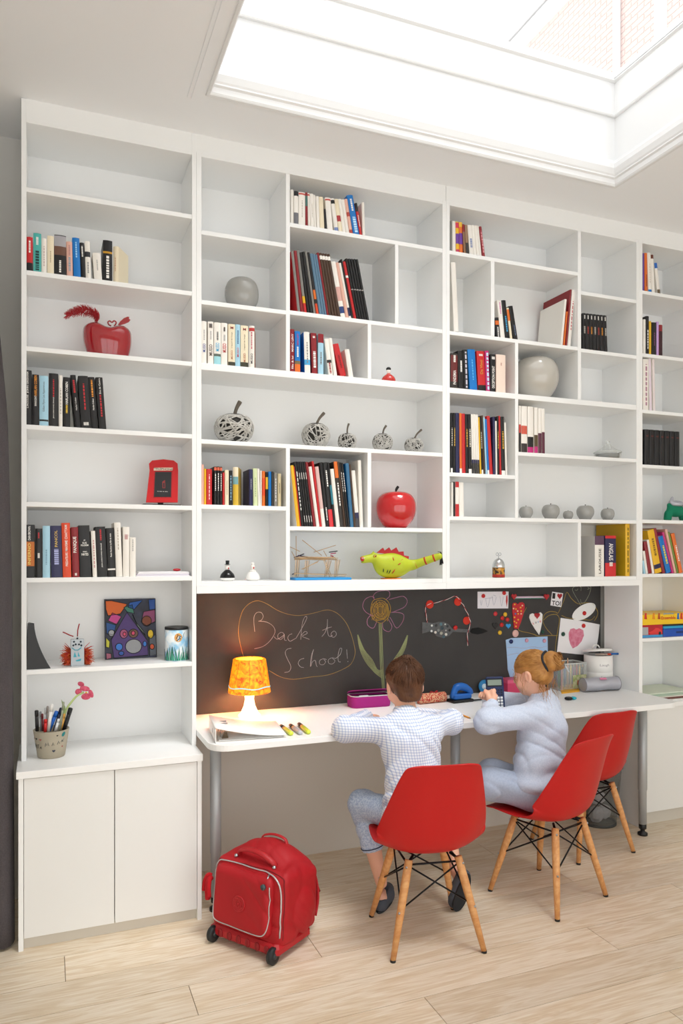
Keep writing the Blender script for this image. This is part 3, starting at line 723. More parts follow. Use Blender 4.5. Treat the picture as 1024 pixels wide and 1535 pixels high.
CHAM = mat('chambray_cotton', '#cfd8ea', 0.85, vary=(160, '#bcc8de', 0.2), bump=(130, 0.15), sheen=0.2)
s = SDF((1.70, -0.66, 0.38), (2.34, -0.08, 0.92), 0.006)
s.cap(g['neck'] + V3(0, -0.003, -0.03), g['chest'] + V3(0, 0, 0.03), 0.05, 0.09, 0.05)
RT = frame((-0.55, 0.83, 0))
s.ell(g['chest'] + V3(-0.014, 0.006, 0), (0.132, 0.104, 0.125), RT, 0.05); s.ell(g['belly'] + V3(-0.012, 0.006, 0), (0.134, 0.114, 0.12), RT, 0.05); s.ell(g['pel'] + V3(0.0, -0.002, 0.040), (0.150, 0.136, 0.062), RT, 0.03)
for q in 'lr':
    s.cap(g['neck'] - V3(0, 0, 0.05), g[q + 's'], 0.042, 0.052, 0.04); s.cap(g[q + 's'], g[q + 'e'], 0.055, 0.05, 0.035); s.cap(g[q + 'e'], g[q + 'w'] * 0.88 + g[q + 'e'] * 0.12, 0.05, 0.033, 0.03)
    s.cut_near(g[q + 'w'] * 0.86 + g[q + 'e'] * 0.14, g[q + 'w'] - g[q + 'e'], 0.06)
s.folds([(0.011, (12, -8, 34), 2.2, (13, 10, 12), 0.9), (0.008, (-17, 11, 22), 2.4, (12, 15, 8), 2.1)])
s.cut((0, 0, 0.455), (0, 0, -1)); s.cut_near(g['neck'] + V3(-0.005, 0.004, 0.016), (-0.25, 0.15, 1), 0.072)
X_, Y_g, Z_ = np.meshgrid(*s.ax, indexing='ij', sparse=True)
s.D = np.maximum(s.D, np.minimum(0.7515 - Z_, Y_g + 0.312))
so = sdf_obj('shirt', s, CHAM, GIRL, 2)
s = SDF((2.01, -0.50, 0.83), (2.20, -0.30, 0.92), 0.004)
s.cap(g['neck'] + V3(0, 0, -0.012), g['neck'] + V3(-0.004, 0.002, 0.014), 0.055, 0.049, 0.0); s.cap(g['neck'] + V3(0, 0, -0.05), g['neck'] + V3(-0.008, 0.004, 0.06), 0.044, 0.042, 0.0, 'sub'); s.cut(tuple(g['neck'] + V3(-0.005, 0.004, 0.022)), (-0.25, 0.15, 1))
s.cut(tuple(g['neck'] + V3(0, 0, -0.02)), (0, 0, -1)); sdf_obj('collar', s, CHAM, so, 1)
TG = mat('grey_pyjama_cotton', '#b3bed2', 0.85, vary=(140, '#a5b2c9', 0.2), bump=(110, 0.2), sheen=0.2)
s = SDF((1.72, -0.64, 0.36), (2.26, -0.12, 0.62), 0.006)
s.ell(g['pel'] + V3(0.0, 0, -0.012), (0.124, 0.120, 0.082), RT, 0.03)
for q in 'lr':
    s.cap(g[q + 'h'], g[q + 'k'], 0.074, 0.068, 0.035); s.cap(g[q + 'k'] - V3(0, 0, 0.01), g[q + 'a'] + V3(0, 0, 0.01), 0.066, 0.055, 0.03)
s.folds([(0.010, (30, 24, 8), 2.2, (13, 14, 12), 0.5)])
s.cut((0, 0, 0.380), (0, 0, -1))
sdf_obj('trousers', s, TG, GIRL, 2)
HG = hair_mat('blond_hair', '#8a5526', '#cf9a55')
s = SDF(tuple(g['head'] - 0.16), tuple(g['head'] + 0.2), 0.0045)
s.ell(PG(0, -0.016, 0.026), (0.0765 * 0.93, 0.094 * 0.93, 0.0845 * 0.93), RG, 0.01); s.ell(PG(0, -0.055, -0.02), (0.06, 0.04, 0.045), RG, 0.02)
s.cut(PG(0, 0.064, 0.016), RG[1] * 0.92 - RG[2] * 0.25); s.cut(PG(0, -0.06, -0.066), RG[2] * -1.0 + RG[1] * 0.45)
for q in (-1, 1): s.ell(PG(q * 0.078, 0.008, -0.02), (0.02, 0.022, 0.034), RG, 0.008, 'sub')
s.ell(PG(0.0, -0.116, 0.036), (0.047, 0.036, 0.046), RG, 0.012)
X_, Y_g, Z_ = np.meshgrid(*s.ax, indexing='ij', sparse=True); bun = PG(0, -0.122, 0.030)
dx, dy, dz = X_ - bun[0], Y_g - bun[1], Z_ - bun[2]
an = np.arctan2(dx * RG[0][0] + dy * RG[0][1] + dz * RG[0][2], dx * RG[2][0] + dy * RG[2][1] + dz * RG[2][2])
rd = np.sqrt(dx * dx + dy * dy + dz * dz)
s.D = s.D + np.where(rd < 0.05, 0.003 * np.sin(an * 3 + rd * 260), 0.0016 * np.sin(an * 44 + 3 * np.sin(rd * 60))) - 0.0008
hg = sdf_obj('hair', s, HG, GIRL, 1)
def girl_strand(rr):
    # combed back from the hairline to the bun
    a = rr.uniform(-2.6, 2.6); y0 = rr.uniform(-0.5, 0.75); pts = []
    for k in range(6):
        y = y0 - k * 0.2; 
        if y < -0.93: break
        rad = math.sqrt(max(0.02, 1 - y * y)); x, z = math.sin(a) * rad, math.cos(a) * rad
        if z < -0.55 or (abs(x) > 0.7 and z < 0.1 and y > -0.25): return None
        q = PG(x * 0.0745, -0.016 + y * 0.0895, 0.026 + z * 0.081); n = RG[0] * x + RG[1] * y + RG[2] * z
        pts.append(Vector((q + n * rr.uniform(0.0, 0.004)).tolist()))
    return pts if len(pts) > 2 else None
def bun_strand(rr):
    a0 = rr.uniform(0, 2 * PI); pts = []; r0 = rr.uniform(0.02, 0.043); w_ = rr.uniform(-0.03, 0.02)
    for k in range(7):
        a = a0 + k * 0.3; q = PG(r0 * math.sin(a), -0.122 + w_ - 0.012 * math.cos(k), 0.030 + r0 * math.cos(a)); pts.append(Vector(q.tolist()))
    return pts
def wisp(rr):
    side = rr.choice((-1, 1)); z0 = rr.uniform(-0.02, 0.05); y0 = rr.uniform(0.012, 0.06) if rr.random() < 0.6 else rr.uniform(-0.09, -0.05); x0 = side * rr.uniform(0.03, 0.072); pts = []
    if y0 < 0: z0 = rr.uniform(-0.07, -0.04)
    w_ = rr.uniform(0.004, 0.011); ph = rr.uniform(0, 6); ln = rr.uniform(0.05, 0.11)
    for k in range(8):
        pts.append(Vector(PG(x0 + w_ * math.sin(ph + k * 1.3) + side * 0.004 * k * 0.3, y0 + 0.008 + w_ * math.cos(ph + k * 1.1), z0 - ln * k / 7).tolist()))
    return pts
hb = MB(); strands(hb, 700, 5, None, girl_strand, 0.0014); strands(hb, 160, 6, None, bun_strand, 0.0022); strands(hb, 90, 8, None, wisp, 0.0009)
obj('hair_strands', hb, HG, hg)
bc = PG(0, -0.090, 0.034)
obj('hair_tie', MB().tube([Vector((bc + RG[0] * 0.045 * math.cos(a) + RG[2] * 0.049 * math.sin(a) + RG[1] * 0.004 * math.sin(3 * a)).tolist()) for a in [2 * PI * i / 24 for i in range(24)]], 0.0055, 8, closed=True), cm('#20242c', 0.7), GIRL)
cl = PG(0.022, -0.160, 0.012); cl2 = PG(0.008, -0.178, -0.030)
obj('hair_clip', MB().tube([Vector(cl.tolist()), Vector(cl2.tolist())], [0.005, 0.0035], 8, flat=0.5), CHROME, GIRL)

# ---------------------------------------------------------------- calculator in her hands
CX = Vector((1.912, -0.318, 0.880))
ca = thing('calculator', 'dark blue scientific calculator held by the girl', 'calculator', CX); ca.rotation_euler = (math.radians(68), math.radians(-4), math.radians(-34))
NAVY = cm('#1d2c55', 0.35)
obj('body', MB().cbox(-0.040, 0.040, -0.078, 0.072, -0.008, 0.008, 0.006), NAVY, ca, world=False)
obj('display', MB().box(-0.031, 0.031, 0.030, 0.056, 0.008, 0.0092), cm('#7f8d83', 0.2), ca, world=False)
obj('bezel', MB().box(-0.035, 0.035, 0.024, 0.062, 0.0075, 0.0086), cm('#0e1322', 0.3), ca, world=False)
for r in range(4):
    for q in range(5): obj('key', MB().cbox(-0.033 + q * 0.0138, -0.0225 + q * 0.0138, -0.073 + r * 0.0135, -0.063 + r * 0.0135, 0.0075, 0.0105, 0.0012), cm('#d9dde0', 0.4), ca, world=False)
for r in range(3):
    for q in range(6): obj('key', MB().cbox(-0.034 + q * 0.0117, -0.026 + q * 0.0117, -0.016 + r * 0.011, -0.0095 + r * 0.011, 0.0075, 0.0098, 0.001), cm('#11162a', 0.4), ca, world=False)
# ---------------------------------------------------------------- books
PAL = {'k': ('#1b1a1c', 'black'), 'w': ('#efebe4', 'white'), 'c': ('#ece0c4', 'cream'), 'r': ('#c3262a', 'red'), 'dr': ('#8a1f27', 'dark red'), 'b': ('#0f74c4', 'bright blue'),
       'nb': ('#26264f', 'navy blue'), 't': ('#4bb0aa', 'teal'), 'y': ('#e6b526', 'yellow'), 'o': ('#e2712a', 'orange'), 'br': ('#4b3629', 'brown'), 'g': ('#85837f', 'grey'),
       'pk': ('#e3b2a2', 'pale pink'), 'lb': ('#a7d2e6', 'pale blue'), 'gr': ('#6f8b3a', 'green'), 'p': ('#6a4a9c', 'purple'), 'mg': ('#c22d78', 'magenta'), 'sb': ('#5f7f98', 'slate blue'),
       'lg': ('#d3dfb0', 'pale green'), 'or': ('#dd4a24', 'orange-red'), 'dk': ('#35302d', 'dark brown'), 'be': ('#cbbd98', 'beige'), 'li': ('#c9a3dd', 'lilac')}
ORD = ['', 'first', 'second', 'third', 'fourth', 'fifth', 'sixth', 'seventh', 'eighth', 'ninth', 'tenth', 'eleventh', 'twelfth', 'thirteenth', 'fourteenth', 'fifteenth', 'sixteenth', 'seventeenth',
       'eighteenth', 'nineteenth', 'twentieth', 'twenty-first', 'twenty-second', 'twenty-third', 'twenty-fourth', 'twenty-fifth', 'twenty-sixth']
PAGES = mat('paper_edges', '#e9e2d2', 0.9)
def book(x, z, yf, wd, ht, dp, th, code, label, group, texts=(), bands=(), c2=None, rot=0.0, right=False, rnd=True):
    col = PAL[code][0]; cov = PAL[c2][0] if c2 in PAL else (c2 or col)
    o = thing('book', label, 'book', (x, yf, z), 0, group)
    o.rotation_euler = (0, -th, rot)
    a, b = (-wd, 0) if right else (0, wd)
    k = 0.0016 if wd > 0.008 else 0.0006
    mc, ms = cm(cov, 0.4), cm(col, 0.4)
    m = MB()
    m.box(a, a + k, 0.0, dp, 0, ht, 1); m.box(b - k, b, 0.0, dp, 0, ht, 1)
    n = 5; r = min(0.004, wd * 0.3) if rnd else 0.0006; ring = []
    for z_ in (0, ht):
        ring.append([(a + (b - a) * i / n, -r * math.sin(PI * i / n), z_) for i in range(n + 1)])
    m.grid(ring, 0, True)
    for z_ in (0, ht): m.add([(a + (b - a) * i / n, -r * math.sin(PI * i / n), z_) for i in range(n + 1)], [tuple(range(n + 1))], 0)
    cv = obj('cover', m, [ms, mc], o, world=False)
    obj('page_block', MB().box(a + k, b - k, 0.001, dp - 0.003, 0.002, ht - 0.003), PAGES, o, world=False)
    yb = -r - 0.0003
    for f0, f1, bc in bands:
        bc = PAL[bc][0] if bc in PAL else bc
        rg = [[(a + (b - a) * i / n, -r * math.sin(PI * i / n) - 0.0002, ht * q) for i in range(n + 1)] for q in (f0, f1)]
        obj('spine_band', MB().grid(rg, 0, True), cm(bc, 0.4), o, world=False)
    cx = (a + b) / 2
    for tx in texts:
        s_, fc, fl_, tc = tx[:4]; wf = tx[4] if len(tx) > 4 else 0.45; orr = tx[5] if len(tx) > 5 else 'u'
        base = Matrix.Translation((cx, yb - 0.0002, ht * fc)) @ Matrix.Rotation(PI / 2, 4, 'X')
        if orr == 'u': M = base @ Matrix.Rotation(PI / 2, 4, 'Z'); W, H = ht * fl_, wd * wf
        elif orr == 'd': M = base @ Matrix.Rotation(-PI / 2, 4, 'Z'); W, H = ht * fl_, wd * wf
        else: M = base; W, H = wd * wf, ht * fl_
        if s_ == '~':          # lettering too small to read: short strokes
            q = MB(); L = -W / 2; rr = random.Random(int(x * 1e4) + int(fc * 100))
            while L < W / 2:
                e = min(W / 2, L + W * rr.uniform(0.05, 0.14))
                q.add([tuple(M @ Vector(p)) for p in ((L, -H / 2, 0), (e, -H / 2, 0), (e, H / 2, 0), (L, H / 2, 0))], [(0, 1, 2, 3)]); L = e + W * 0.035
            obj('lettering', q, cm(tc, 0.5), o, world=False)
        else:
            lettering(s_, M, W, H, cm(tc, 0.5), o, bold=0.012, world=False)
    return o
PANELS = [-0.071, 0.629, 1.031, 1.434, 1.577, 1.858, 2.117, 2.260, 2.658, 3.076]
def row(where, group, z, yf, org, sc, items, dep=0.17, x_min=None):
    n = 0; prev = None
    for it in items:
        l, r, tx, ty, code = it[:5]; op = it[5] if len(it) > 5 else {}
        n += 1
        U = lambda q: org[0] + q / sc
        xl = on_y(U(l), 800, yf).x; xr = on_y(U(r), 800, yf).x
        tp = on_y(U(tx), org[1] + ty / sc, yf)
        h = tp.z - z; th = math.atan2(xl - tp.x, h)
        if abs(th) < 0.022 or op.get('rot'): th = 0.0
        lo = max([p_ for p_ in PANELS if p_ < xl + 0.006] or [-9]); xl = max(xl, lo + 0.0008)
        if th > 0:      # leaning left: stay clear of the panel and of the neighbour
            th = min(th, math.atan2(xl - lo - 0.0005, h))
            if prev and prev[1] >= 0:
                th = min(th, prev[1] + math.atan2(max(0.0, xl - prev[0]), min(h, prev[2])))
        if th == 0 and prev and prev[1] < 0: pass
        ht = h / math.cos(th); wd = (xr - xl) * math.cos(th) - 0.0006
        prev = (xr, th, h)
        right = th < 0
        col = PAL[code][1]
        lab = op.get('lab')
        if not lab:
            kind = 'slim ' if wd < 0.012 else ('thick ' if wd > 0.032 else '')
            lab = '%s%s book, %s from left %s' % (kind, op.get('cw', col), ORD[n], where)
        book(xr if right else xl, z, yf, wd, ht, op.get('dp', min(dep, max(0.09, ht * 0.68))), th, code, lab, group, op.get('t', ()), op.get('b', ()), op.get('c2'), op.get('rot', 0.0), right)
W_, K_, R_, G_, Y_, O_ = '#f4f1ec', '#1c1a1a', '#c4242b', '#7a7a7a', '#e8c23a', '#ef9a2b'
def tl(fc=0.55, fl=0.5, c=W_, w=0.3): return ('~', fc, fl, c, w)
row('on shelf above the red heart vase', 'books above the red heart vase', 2.646, 0.015, (30, 340), 5.689, [
    (52, 110, 58, 85, 'r', dict(t=[tl(0.72, 0.36), ], b=[(0.0, 0.25, 'k')])), (114, 182, 114, 52, 't', dict(t=[tl(0.3, 0.5, '#13383a', 0.45), tl(0.8, 0.2)])),
    (184, 228, 183, 98, 'w', dict(t=[tl(0.5, 0.6, '#c9b3b0', 0.2)])), (232, 290, 230, 75, 'c', dict(t=[tl(0.45, 0.3, '#b9a884', 0.15)])),
    (292, 394, 285, 65, 'k', dict(cw='dark photo-covered', b=[(0.72, 0.98, '#a9a7ad'), (0.5, 0.72, '#6b4a3c')], t=[tl(0.22, 0.3, W_, 0.16)])), (400, 452, 392, 125, 'pk', dict(cw='pale beige', t=[tl(0.35, 0.4, '#8fa5b5', 0.35), tl(0.75, 0.3, '#b98a8a', 0.3)])),
    (458, 520, 442, 92, 'b', dict(t=[tl(0.7, 0.4, '#9fd2f5', 0.2)])), (524, 562, 508, 135, 'k', dict(t=[tl(0.75, 0.3)])), (562, 608, 550, 122, 'w', dict(b=[(0.58, 0.72, '#2a2a30')], t=[tl(0.3, 0.3, '#9a9a9a', 0.3)])),
    (635, 702, 618, 222, 'w', dict(t=[tl(0.55, 0.4, '#b0b0b0', 0.15)])), (708, 788, 706, 112, 'k', dict(t=[tl(0.35, 0.55)], b=[(0.68, 0.73, '#c69222')])),
    (794, 845, 792, 170, 'c', dict(rot=-0.5, cw='angled cream', t=[tl(0.5, 0.4, '#c99a7a', 0.15)]))])
row('on shelf above the red telephone-box frame', 'black thrillers above the telephone-box frame', 2.029, 0.012, (30, 545), 5.689, [
    (32, 100, 37, 55, 'k', dict(t=[("L'ACCUSÉ  JOHN GRISHAM", 0.64, 0.66, W_, 0.3)])), (104, 163, 104, 92, 'k', dict(t=[('INNOCENT', 0.48, 0.2, W_, 0.3), ('HARLAN COBEN', 0.78, 0.4, O_, 0.4)])),
    (166, 243, 166, 103, 'lb', dict(cw='pale grey-blue', t=[('Gillian Flynn Les Apparences', 0.58, 0.6, '#6f7c86', 0.3)], b=[(0.09, 0.125, 'k')])), (246, 328, 246, 82, 'k', dict(t=[tl(0.72, 0.33, R_, 0.12), ('JEAN-CHRISTOPHE GRANGÉ', 0.35, 0.4, W_, 0.16)])),
    (330, 364, 328, 100, 'w', dict(t=[tl(0.5, 0.5, '#b5b0a8', 0.3)])), (368, 430, 362, 115, 'k', dict(t=[('HARLAN COBEN', 0.68, 0.45, W_, 0.36), tl(0.36, 0.16, Y_, 0.25)])),
    (474, 522, 424, 98, 'k', dict(t=[('Harlan Coben', 0.45, 0.24, W_, 0.25), tl(0.78, 0.24, R_, 0.32)])), (525, 610, 494, 105, 'k', dict(t=[tl(0.6, 0.5, R_, 0.14), ('~', 0.08, 0.06, W_, 0.5, 'h')])),
    (612, 668, 572, 115, 'k', dict(t=[('Harlan Coben', 0.47, 0.22, W_, 0.25), tl(0.78, 0.33, O_, 0.25)])), (676, 738, 642, 118, 'k', dict(t=[('Eve de Castro', 0.83, 0.3, W_, 0.24), tl(0.45, 0.42, R_, 0.2)]))], dep=0.15)
row('on shelf above the painted canvas', 'novels above the painted canvas', 1.416, 0.012, (30, 775), 3.938, [
    (25, 86, 25, 45, 'k', dict(lab='INFERNO novel with fiery orange picture on its black spine', t=[('INFERNO', 0.45, 0.4, '#e9cf6a', 0.3), ('DAN BROWN', 0.84, 0.26, W_, 0.25)], b=[(0.22, 0.68, '#c06a1e')])),
    (90, 132, 90, 68, 'k', dict(t=[tl(0.86, 0.12, R_, 0.2), tl(0.45, 0.1)])), (134, 178, 133, 52, 'lb', dict(t=[tl(0.4, 0.3, '#7fa8bf', 0.2)])),
    (186, 252, 178, 52, 'nb', dict(lab='navy novel lettered PANCOL in gold', t=[('PANCOL', 0.75, 0.32, '#d7b65a', 0.26), tl(0.4, 0.3, '#aab0dd', 0.4)])), (254, 304, 245, 35, 'or', dict(lab='orange-red novel lettered MAXIME CHATTAM', t=[('MAXIME CHATTAM', 0.72, 0.48, W_, 0.3), ('PREDATEURS', 0.33, 0.25, W_, 0.28)])),
    (310, 352, 301, 60, 'dr', dict(lab='dark red novel lettered PANIQUE in white', t=[('PANIQUE', 0.65, 0.32, W_, 0.55), tl(0.06, 0.05)])), (356, 422, 344, 50, 'k', dict(lab='thick black novel lettered JE SUIS PILGRIM', t=[('JE', 0.71, 0.026, W_, 0.16, 'h'), ('SUIS', 0.66, 0.035, W_, 0.4, 'h'), ('PILGRIM', 0.615, 0.035, W_, 0.68, 'h'), ('TERRY', 0.49, 0.022, W_, 0.4, 'h'), ('HAYES', 0.44, 0.05, W_, 0.62, 'h')])),
    (430, 456, 418, 82, 'w', dict(t=[tl(0.5, 0.6, '#c99', 0.25)] if False else [tl(0.5, 0.6, '#cc9999', 0.25)])), (459, 518, 444, 58, 'k', dict(t=[tl(0.84, 0.22, R_, 0.15), ('JEAN-CHRISTOPHE GRANGÉ', 0.43, 0.48, W_, 0.16)])),
    (520, 566, 508, 66, 'k', dict(t=[('Paula Hawkins La fille du train', 0.65, 0.48, W_, 0.2)], b=[(0.14, 0.17, W_)])), (568, 606, 556, 33, 'w', dict(cw='tall cream-white', t=[tl(0.7, 0.4, '#b5aa9a', 0.15)])),
    (608, 646, 607, 58, 'w', dict(t=[tl(0.8, 0.1, '#c99a9a', 0.5)])), (648, 684, 647, 120, 'w', dict(cw='short white', t=[tl(0.8, 0.3, '#9a9a9a', 0.15)]))], dep=0.15)
row('on top shelf over the comics', 'pale novels over the comics', 3.016, 0.015, (430, 275), 7.877, [
    (46, 80, 46, 72, 'w'), (84, 138, 86, 90, 'w', dict(cw='white-and-black', b=[(0.0, 0.36, '#6f7076'), (0.86, 1.0, 'k')])), (140, 218, 137, 98, 'w', dict(cw='wide white', t=[tl(0.5, 0.5, '#bdb5aa', 0.12)], b=[(0.92, 0.97, '#c8594f')])), (224, 250, 212, 105, 'dr', dict(b=[(0.6, 0.9, '#47756f')])),
    (252, 278, 230, 112, 'w', dict(b=[(0.92, 0.97, '#c8594f')])), (282, 325, 266, 120, 'w', dict(t=[tl(0.5, 0.4, '#bdb5aa', 0.15)])), (326, 350, 312, 135, 'w'), (355, 392, 342, 150, 'w'), (395, 445, 367, 155, 'c', dict(cw='off-white')), (449, 475, 420, 300, 'k', dict(cw='short dark')),
    (480, 545, 414, 160, 'w', dict(b=[(0.91, 0.96, '#c8594f')])), (565, 612, 484, 172, 'w', dict(b=[(0.84, 0.95, 'k'), (0.02, 0.12, '#7a8fc0')])), (615, 660, 545, 182, 'c', dict(cw='off-white', b=[(0.32, 0.5, '#a83238')])), (662, 700, 587, 182, 'w'), (702, 740, 632, 188, 'w'),
    (745, 782, 662, 182, 'pk', dict(b=[(0.0, 0.12, '#b5483c'), (0.5, 0.62, '#b5483c')])), (788, 860, 708, 140, 'b', dict(t=[tl(0.75, 0.3), tl(0.25, 0.4, '#bfe4ff', 0.5)])), (862, 893, 800, 235, 'r', dict(t=[tl(0.45, 0.35)], b=[(0.74, 1.0, 'k')])), (895, 926, 884, 225, 'w', dict(cw='short white'))])
CM = [(128, 162, 48, 92, 'g', dict(c2='r')), (165, 200, 75, 85, 'dr'), (205, 238, 108, 78, 'g', dict(b=[(0.0, 0.16, 'r'), (0.16, 0.27, 'y')])), (245, 275, 140, 105, 'k'), (278, 312, 180, 100, 'k'), (318, 345, 205, 92, 'g'), (350, 380, 235, 105, 'k', dict(b=[(0.0, 0.18, 'or'), (0.25, 0.4, 'o')])), (385, 420, 255, 118, 'sb'),
      (422, 448, 285, 122, 'sb'), (450, 475, 312, 130, 'sb'), (476, 500, 332, 105, 'dr')] + [(500 + 34 * i, 532 + 34 * i, 362 + 30 * i, 112 + 4 * i, 'br', dict(b=[(0.9, 0.96, W_)])) for i in range(4)] + [
      (640, 695, 502, 212, 'w', dict(b=[(0.08, 0.2, '#263f78'), (0.3, 0.55, '#d7a9a0')])), (700, 735, 562, 225, 'pk'), (737, 765, 602, 230, 'w', dict(b=[(0.05, 0.2, 'nb')])), (768, 792, 614, 185, 'k'), (793, 826, 650, 215, 'r', dict(b=[(0.72, 0.76, W_)]))] + [
      (829 + 30 * i, 857 + 30 * i, 690 + 31 * i, 180 + 2 * i, 'k', dict(b=[(0.49, 0.505, '#b7b2b0')])) for i in range(5)]
row('in the comics between vase and divider', 'comic albums in the upper cubby', 2.618, 0.02, (430, 365), 7.877, CM, dep=0.215)
MU = lambda c, f=0.4: ('MUSSO', f, 0.2, c, 0.55)
row('of the MUSSO novels', 'novels lettered MUSSO', 2.342, 0.014, (296, 470), 8.533, [
    (52, 118, 52, 97, 'w', dict(cw='white MUSSO (blue letters)', t=[MU('#2d4a9a', 0.37), tl(0.68, 0.25, '#b5b5b5', 0.25)], b=[(0.88, 0.97, K_)] if False else [])), (134, 205, 128, 100, 'w', dict(cw='white MUSSO (brown letters)', t=[('MUSSO', 0.33, 0.26, '#5b4a44', 0.6), tl(0.68, 0.2, '#b5b5b5', 0.25), ('~', 0.9, 0.1, '#3b3030', 0.6, 'h')])),
    (212, 300, 210, 112, 'w', dict(cw='white MUSSO (sky-blue letters)', t=[('MUSSO', 0.42, 0.2, '#45b4e0', 0.55), tl(0.68, 0.2, '#6a6a6a', 0.25)], b=[(0.0, 0.2, '#9ed5de'), (0.2, 0.26, '#5d6b62')])), (303, 385, 298, 118, 'w', dict(cw='white MUSSO (red letters)', t=[('MUSSO', 0.41, 0.21, '#c2363c', 0.6), tl(0.65, 0.15, '#b0b0b0', 0.25), ('~', 0.85, 0.1, '#2a2022', 0.25, 'h')])),
    (395, 483, 390, 132, 'c', dict(cw='cream MUSSO', t=[('MUSSO', 0.27, 0.21, '#b0653f', 0.3), ("L'appel de l'ange", 0.62, 0.38, '#6a5a4a', 0.2), ('M', 0.91, 0.06, '#9a2a24', 0.42, 'h')], b=[(0.0, 0.1, '#3b3a2c')])), (485, 548, 478, 138, 'lb', dict(cw='pale blue MUSSO', t=[('MUSSO', 0.34, 0.22, '#d0233b', 0.4), tl(0.7, 0.32, '#3a5a8a', 0.25)])),
    (552, 650, 556, 152, 'c', dict(cw='second cream MUSSO', t=[('MUSSO', 0.23, 0.21, '#b0653f', 0.3), ("L'appel de l'ange", 0.6, 0.38, '#6a5a4a', 0.2), ('M', 0.91, 0.06, '#9a2a24', 0.38, 'h')], b=[(0.0, 0.12, '#3b3a2c')])), (660, 728, 660, 158, 'w', dict(cw='angled white MUSSO', rot=-0.3, c2='#9c5a44', t=[('MUSSO', 0.22, 0.24, '#3b3540', 0.4), tl(0.65, 0.4, '#c2566a', 0.22)], b=[(0.87, 0.95, '#b93a3a')]))], dep=0.12)
row('beside the little red doll', 'novels beside the little red doll', 2.342, 0.014, (430, 485), 6.024, [
    (31, 68, 31, 50, 'dr', dict(lab='dark red MARC LEVY novel against the left divider', t=[('MARC LEVY', 0.68, 0.42, W_, 0.5), ('Elle & lui', 0.22, 0.3, W_, 0.45)])), (72, 122, 71, 68, 'b', dict(lab='blue MARC LEVY novel with an orange foot', t=[('MARC LEVY', 0.8, 0.28, '#c33a4a', 0.3), tl(0.5, 0.25)], b=[(0.0, 0.2, 'o'), (0.2, 0.28, '#7a6a4a')])),
    (162, 214, 152, 75, 'w', dict(c2='b', b=[(0.2, 0.33, '#4fa9dc')], t=[tl(0.5, 0.5, '#8a8a8a', 0.2)])), (228, 278, 216, 85, 'dr', dict(t=[tl(0.35, 0.4, W_, 0.45), ('~', 0.9, 0.05, W_, 0.4, 'h')])), (282, 332, 281, 92, 'lb', dict(t=[tl(0.4, 0.3, '#777777', 0.25)], b=[(0.78, 1.0, 'dr')])),
    (378, 418, 338, 138, 'w', dict(t=[tl(0.2, 0.3, '#a04040', 0.4)], b=[(0.34, 0.42, '#33302f')])), (425, 456, 370, 132, 'w', dict(cw='grey-white')), (486, 540, 414, 188, 'r', dict(t=[tl(0.45, 0.4, '#7c1014', 0.3)])), (560, 602, 523, 235, 'w', dict(cw='leaning white'))])
row('among the small pocket books', 'pocket books under the big wicker apple', 1.727, 0.02, (296, 685), 7.314, [
    (39, 72, 39, 82, 'pk', dict(cw='peach')), (74, 97, 74, 128, 'y'), (99, 160, 102, 132, 'r', dict(t=[tl(0.5, 0.7, '#f0c0c0', 0.18)])), (182, 212, 180, 105, 'k', dict(t=[tl(0.6, 0.45)], b=[(0.9, 0.98, '#d9694d')])), (214, 244, 212, 105, 'k', dict(t=[tl(0.6, 0.45)], b=[(0.9, 0.98, '#d9694d')])), (246, 272, 246, 108, 'k', dict(t=[tl(0.6, 0.45)], b=[(0.9, 0.98, '#d9694d')])),
    (276, 298, 278, 172, 'r'), (301, 345, 303, 143, 'c', dict(t=[tl(0.5, 0.4, '#a9a090', 0.15)])), (347, 385, 348, 148, 'k', dict(t=[tl(0.5, 0.7, '#7fa6bd', 0.35)])), (390, 448, 390, 112, 'c', dict(cw='yellow-and-cream', rot=-0.38, c2='#c9a94c', b=[(0.0, 0.55, '#dcb63a'), (0.55, 0.75, '#79aab0')], dp=0.1)),
    (566, 608, 566, 135, 'nb', dict(t=[tl(0.6, 0.3, '#9090a0', 0.3)])), (614, 660, 604, 125, 'lg', dict(t=[tl(0.5, 0.5, '#8a9a6a', 0.15)])), (664, 690, 654, 128, 'w'), (691, 706, 684, 148, 'w'), (710, 743, 708, 155, 'o', dict(b=[(0.3, 0.8, 'or')])), (748, 774, 746, 165, 'k', dict(b=[(0.5, 0.85, 'y')])),
    (777, 810, 774, 160, 'b'), (812, 838, 812, 160, 'dk'), (840, 875, 840, 172, 'g', dict(t=[tl(0.5, 0.7, '#dddddd', 0.3)])), (880, 918, 881, 182, 'be', dict(t=[tl(0.55, 0.3, '#5a5040', 0.2)]))], dep=0.11)
KB = lambda i: dict(t=[tl(0.78, 0.1), tl(0.12, 0.1)])
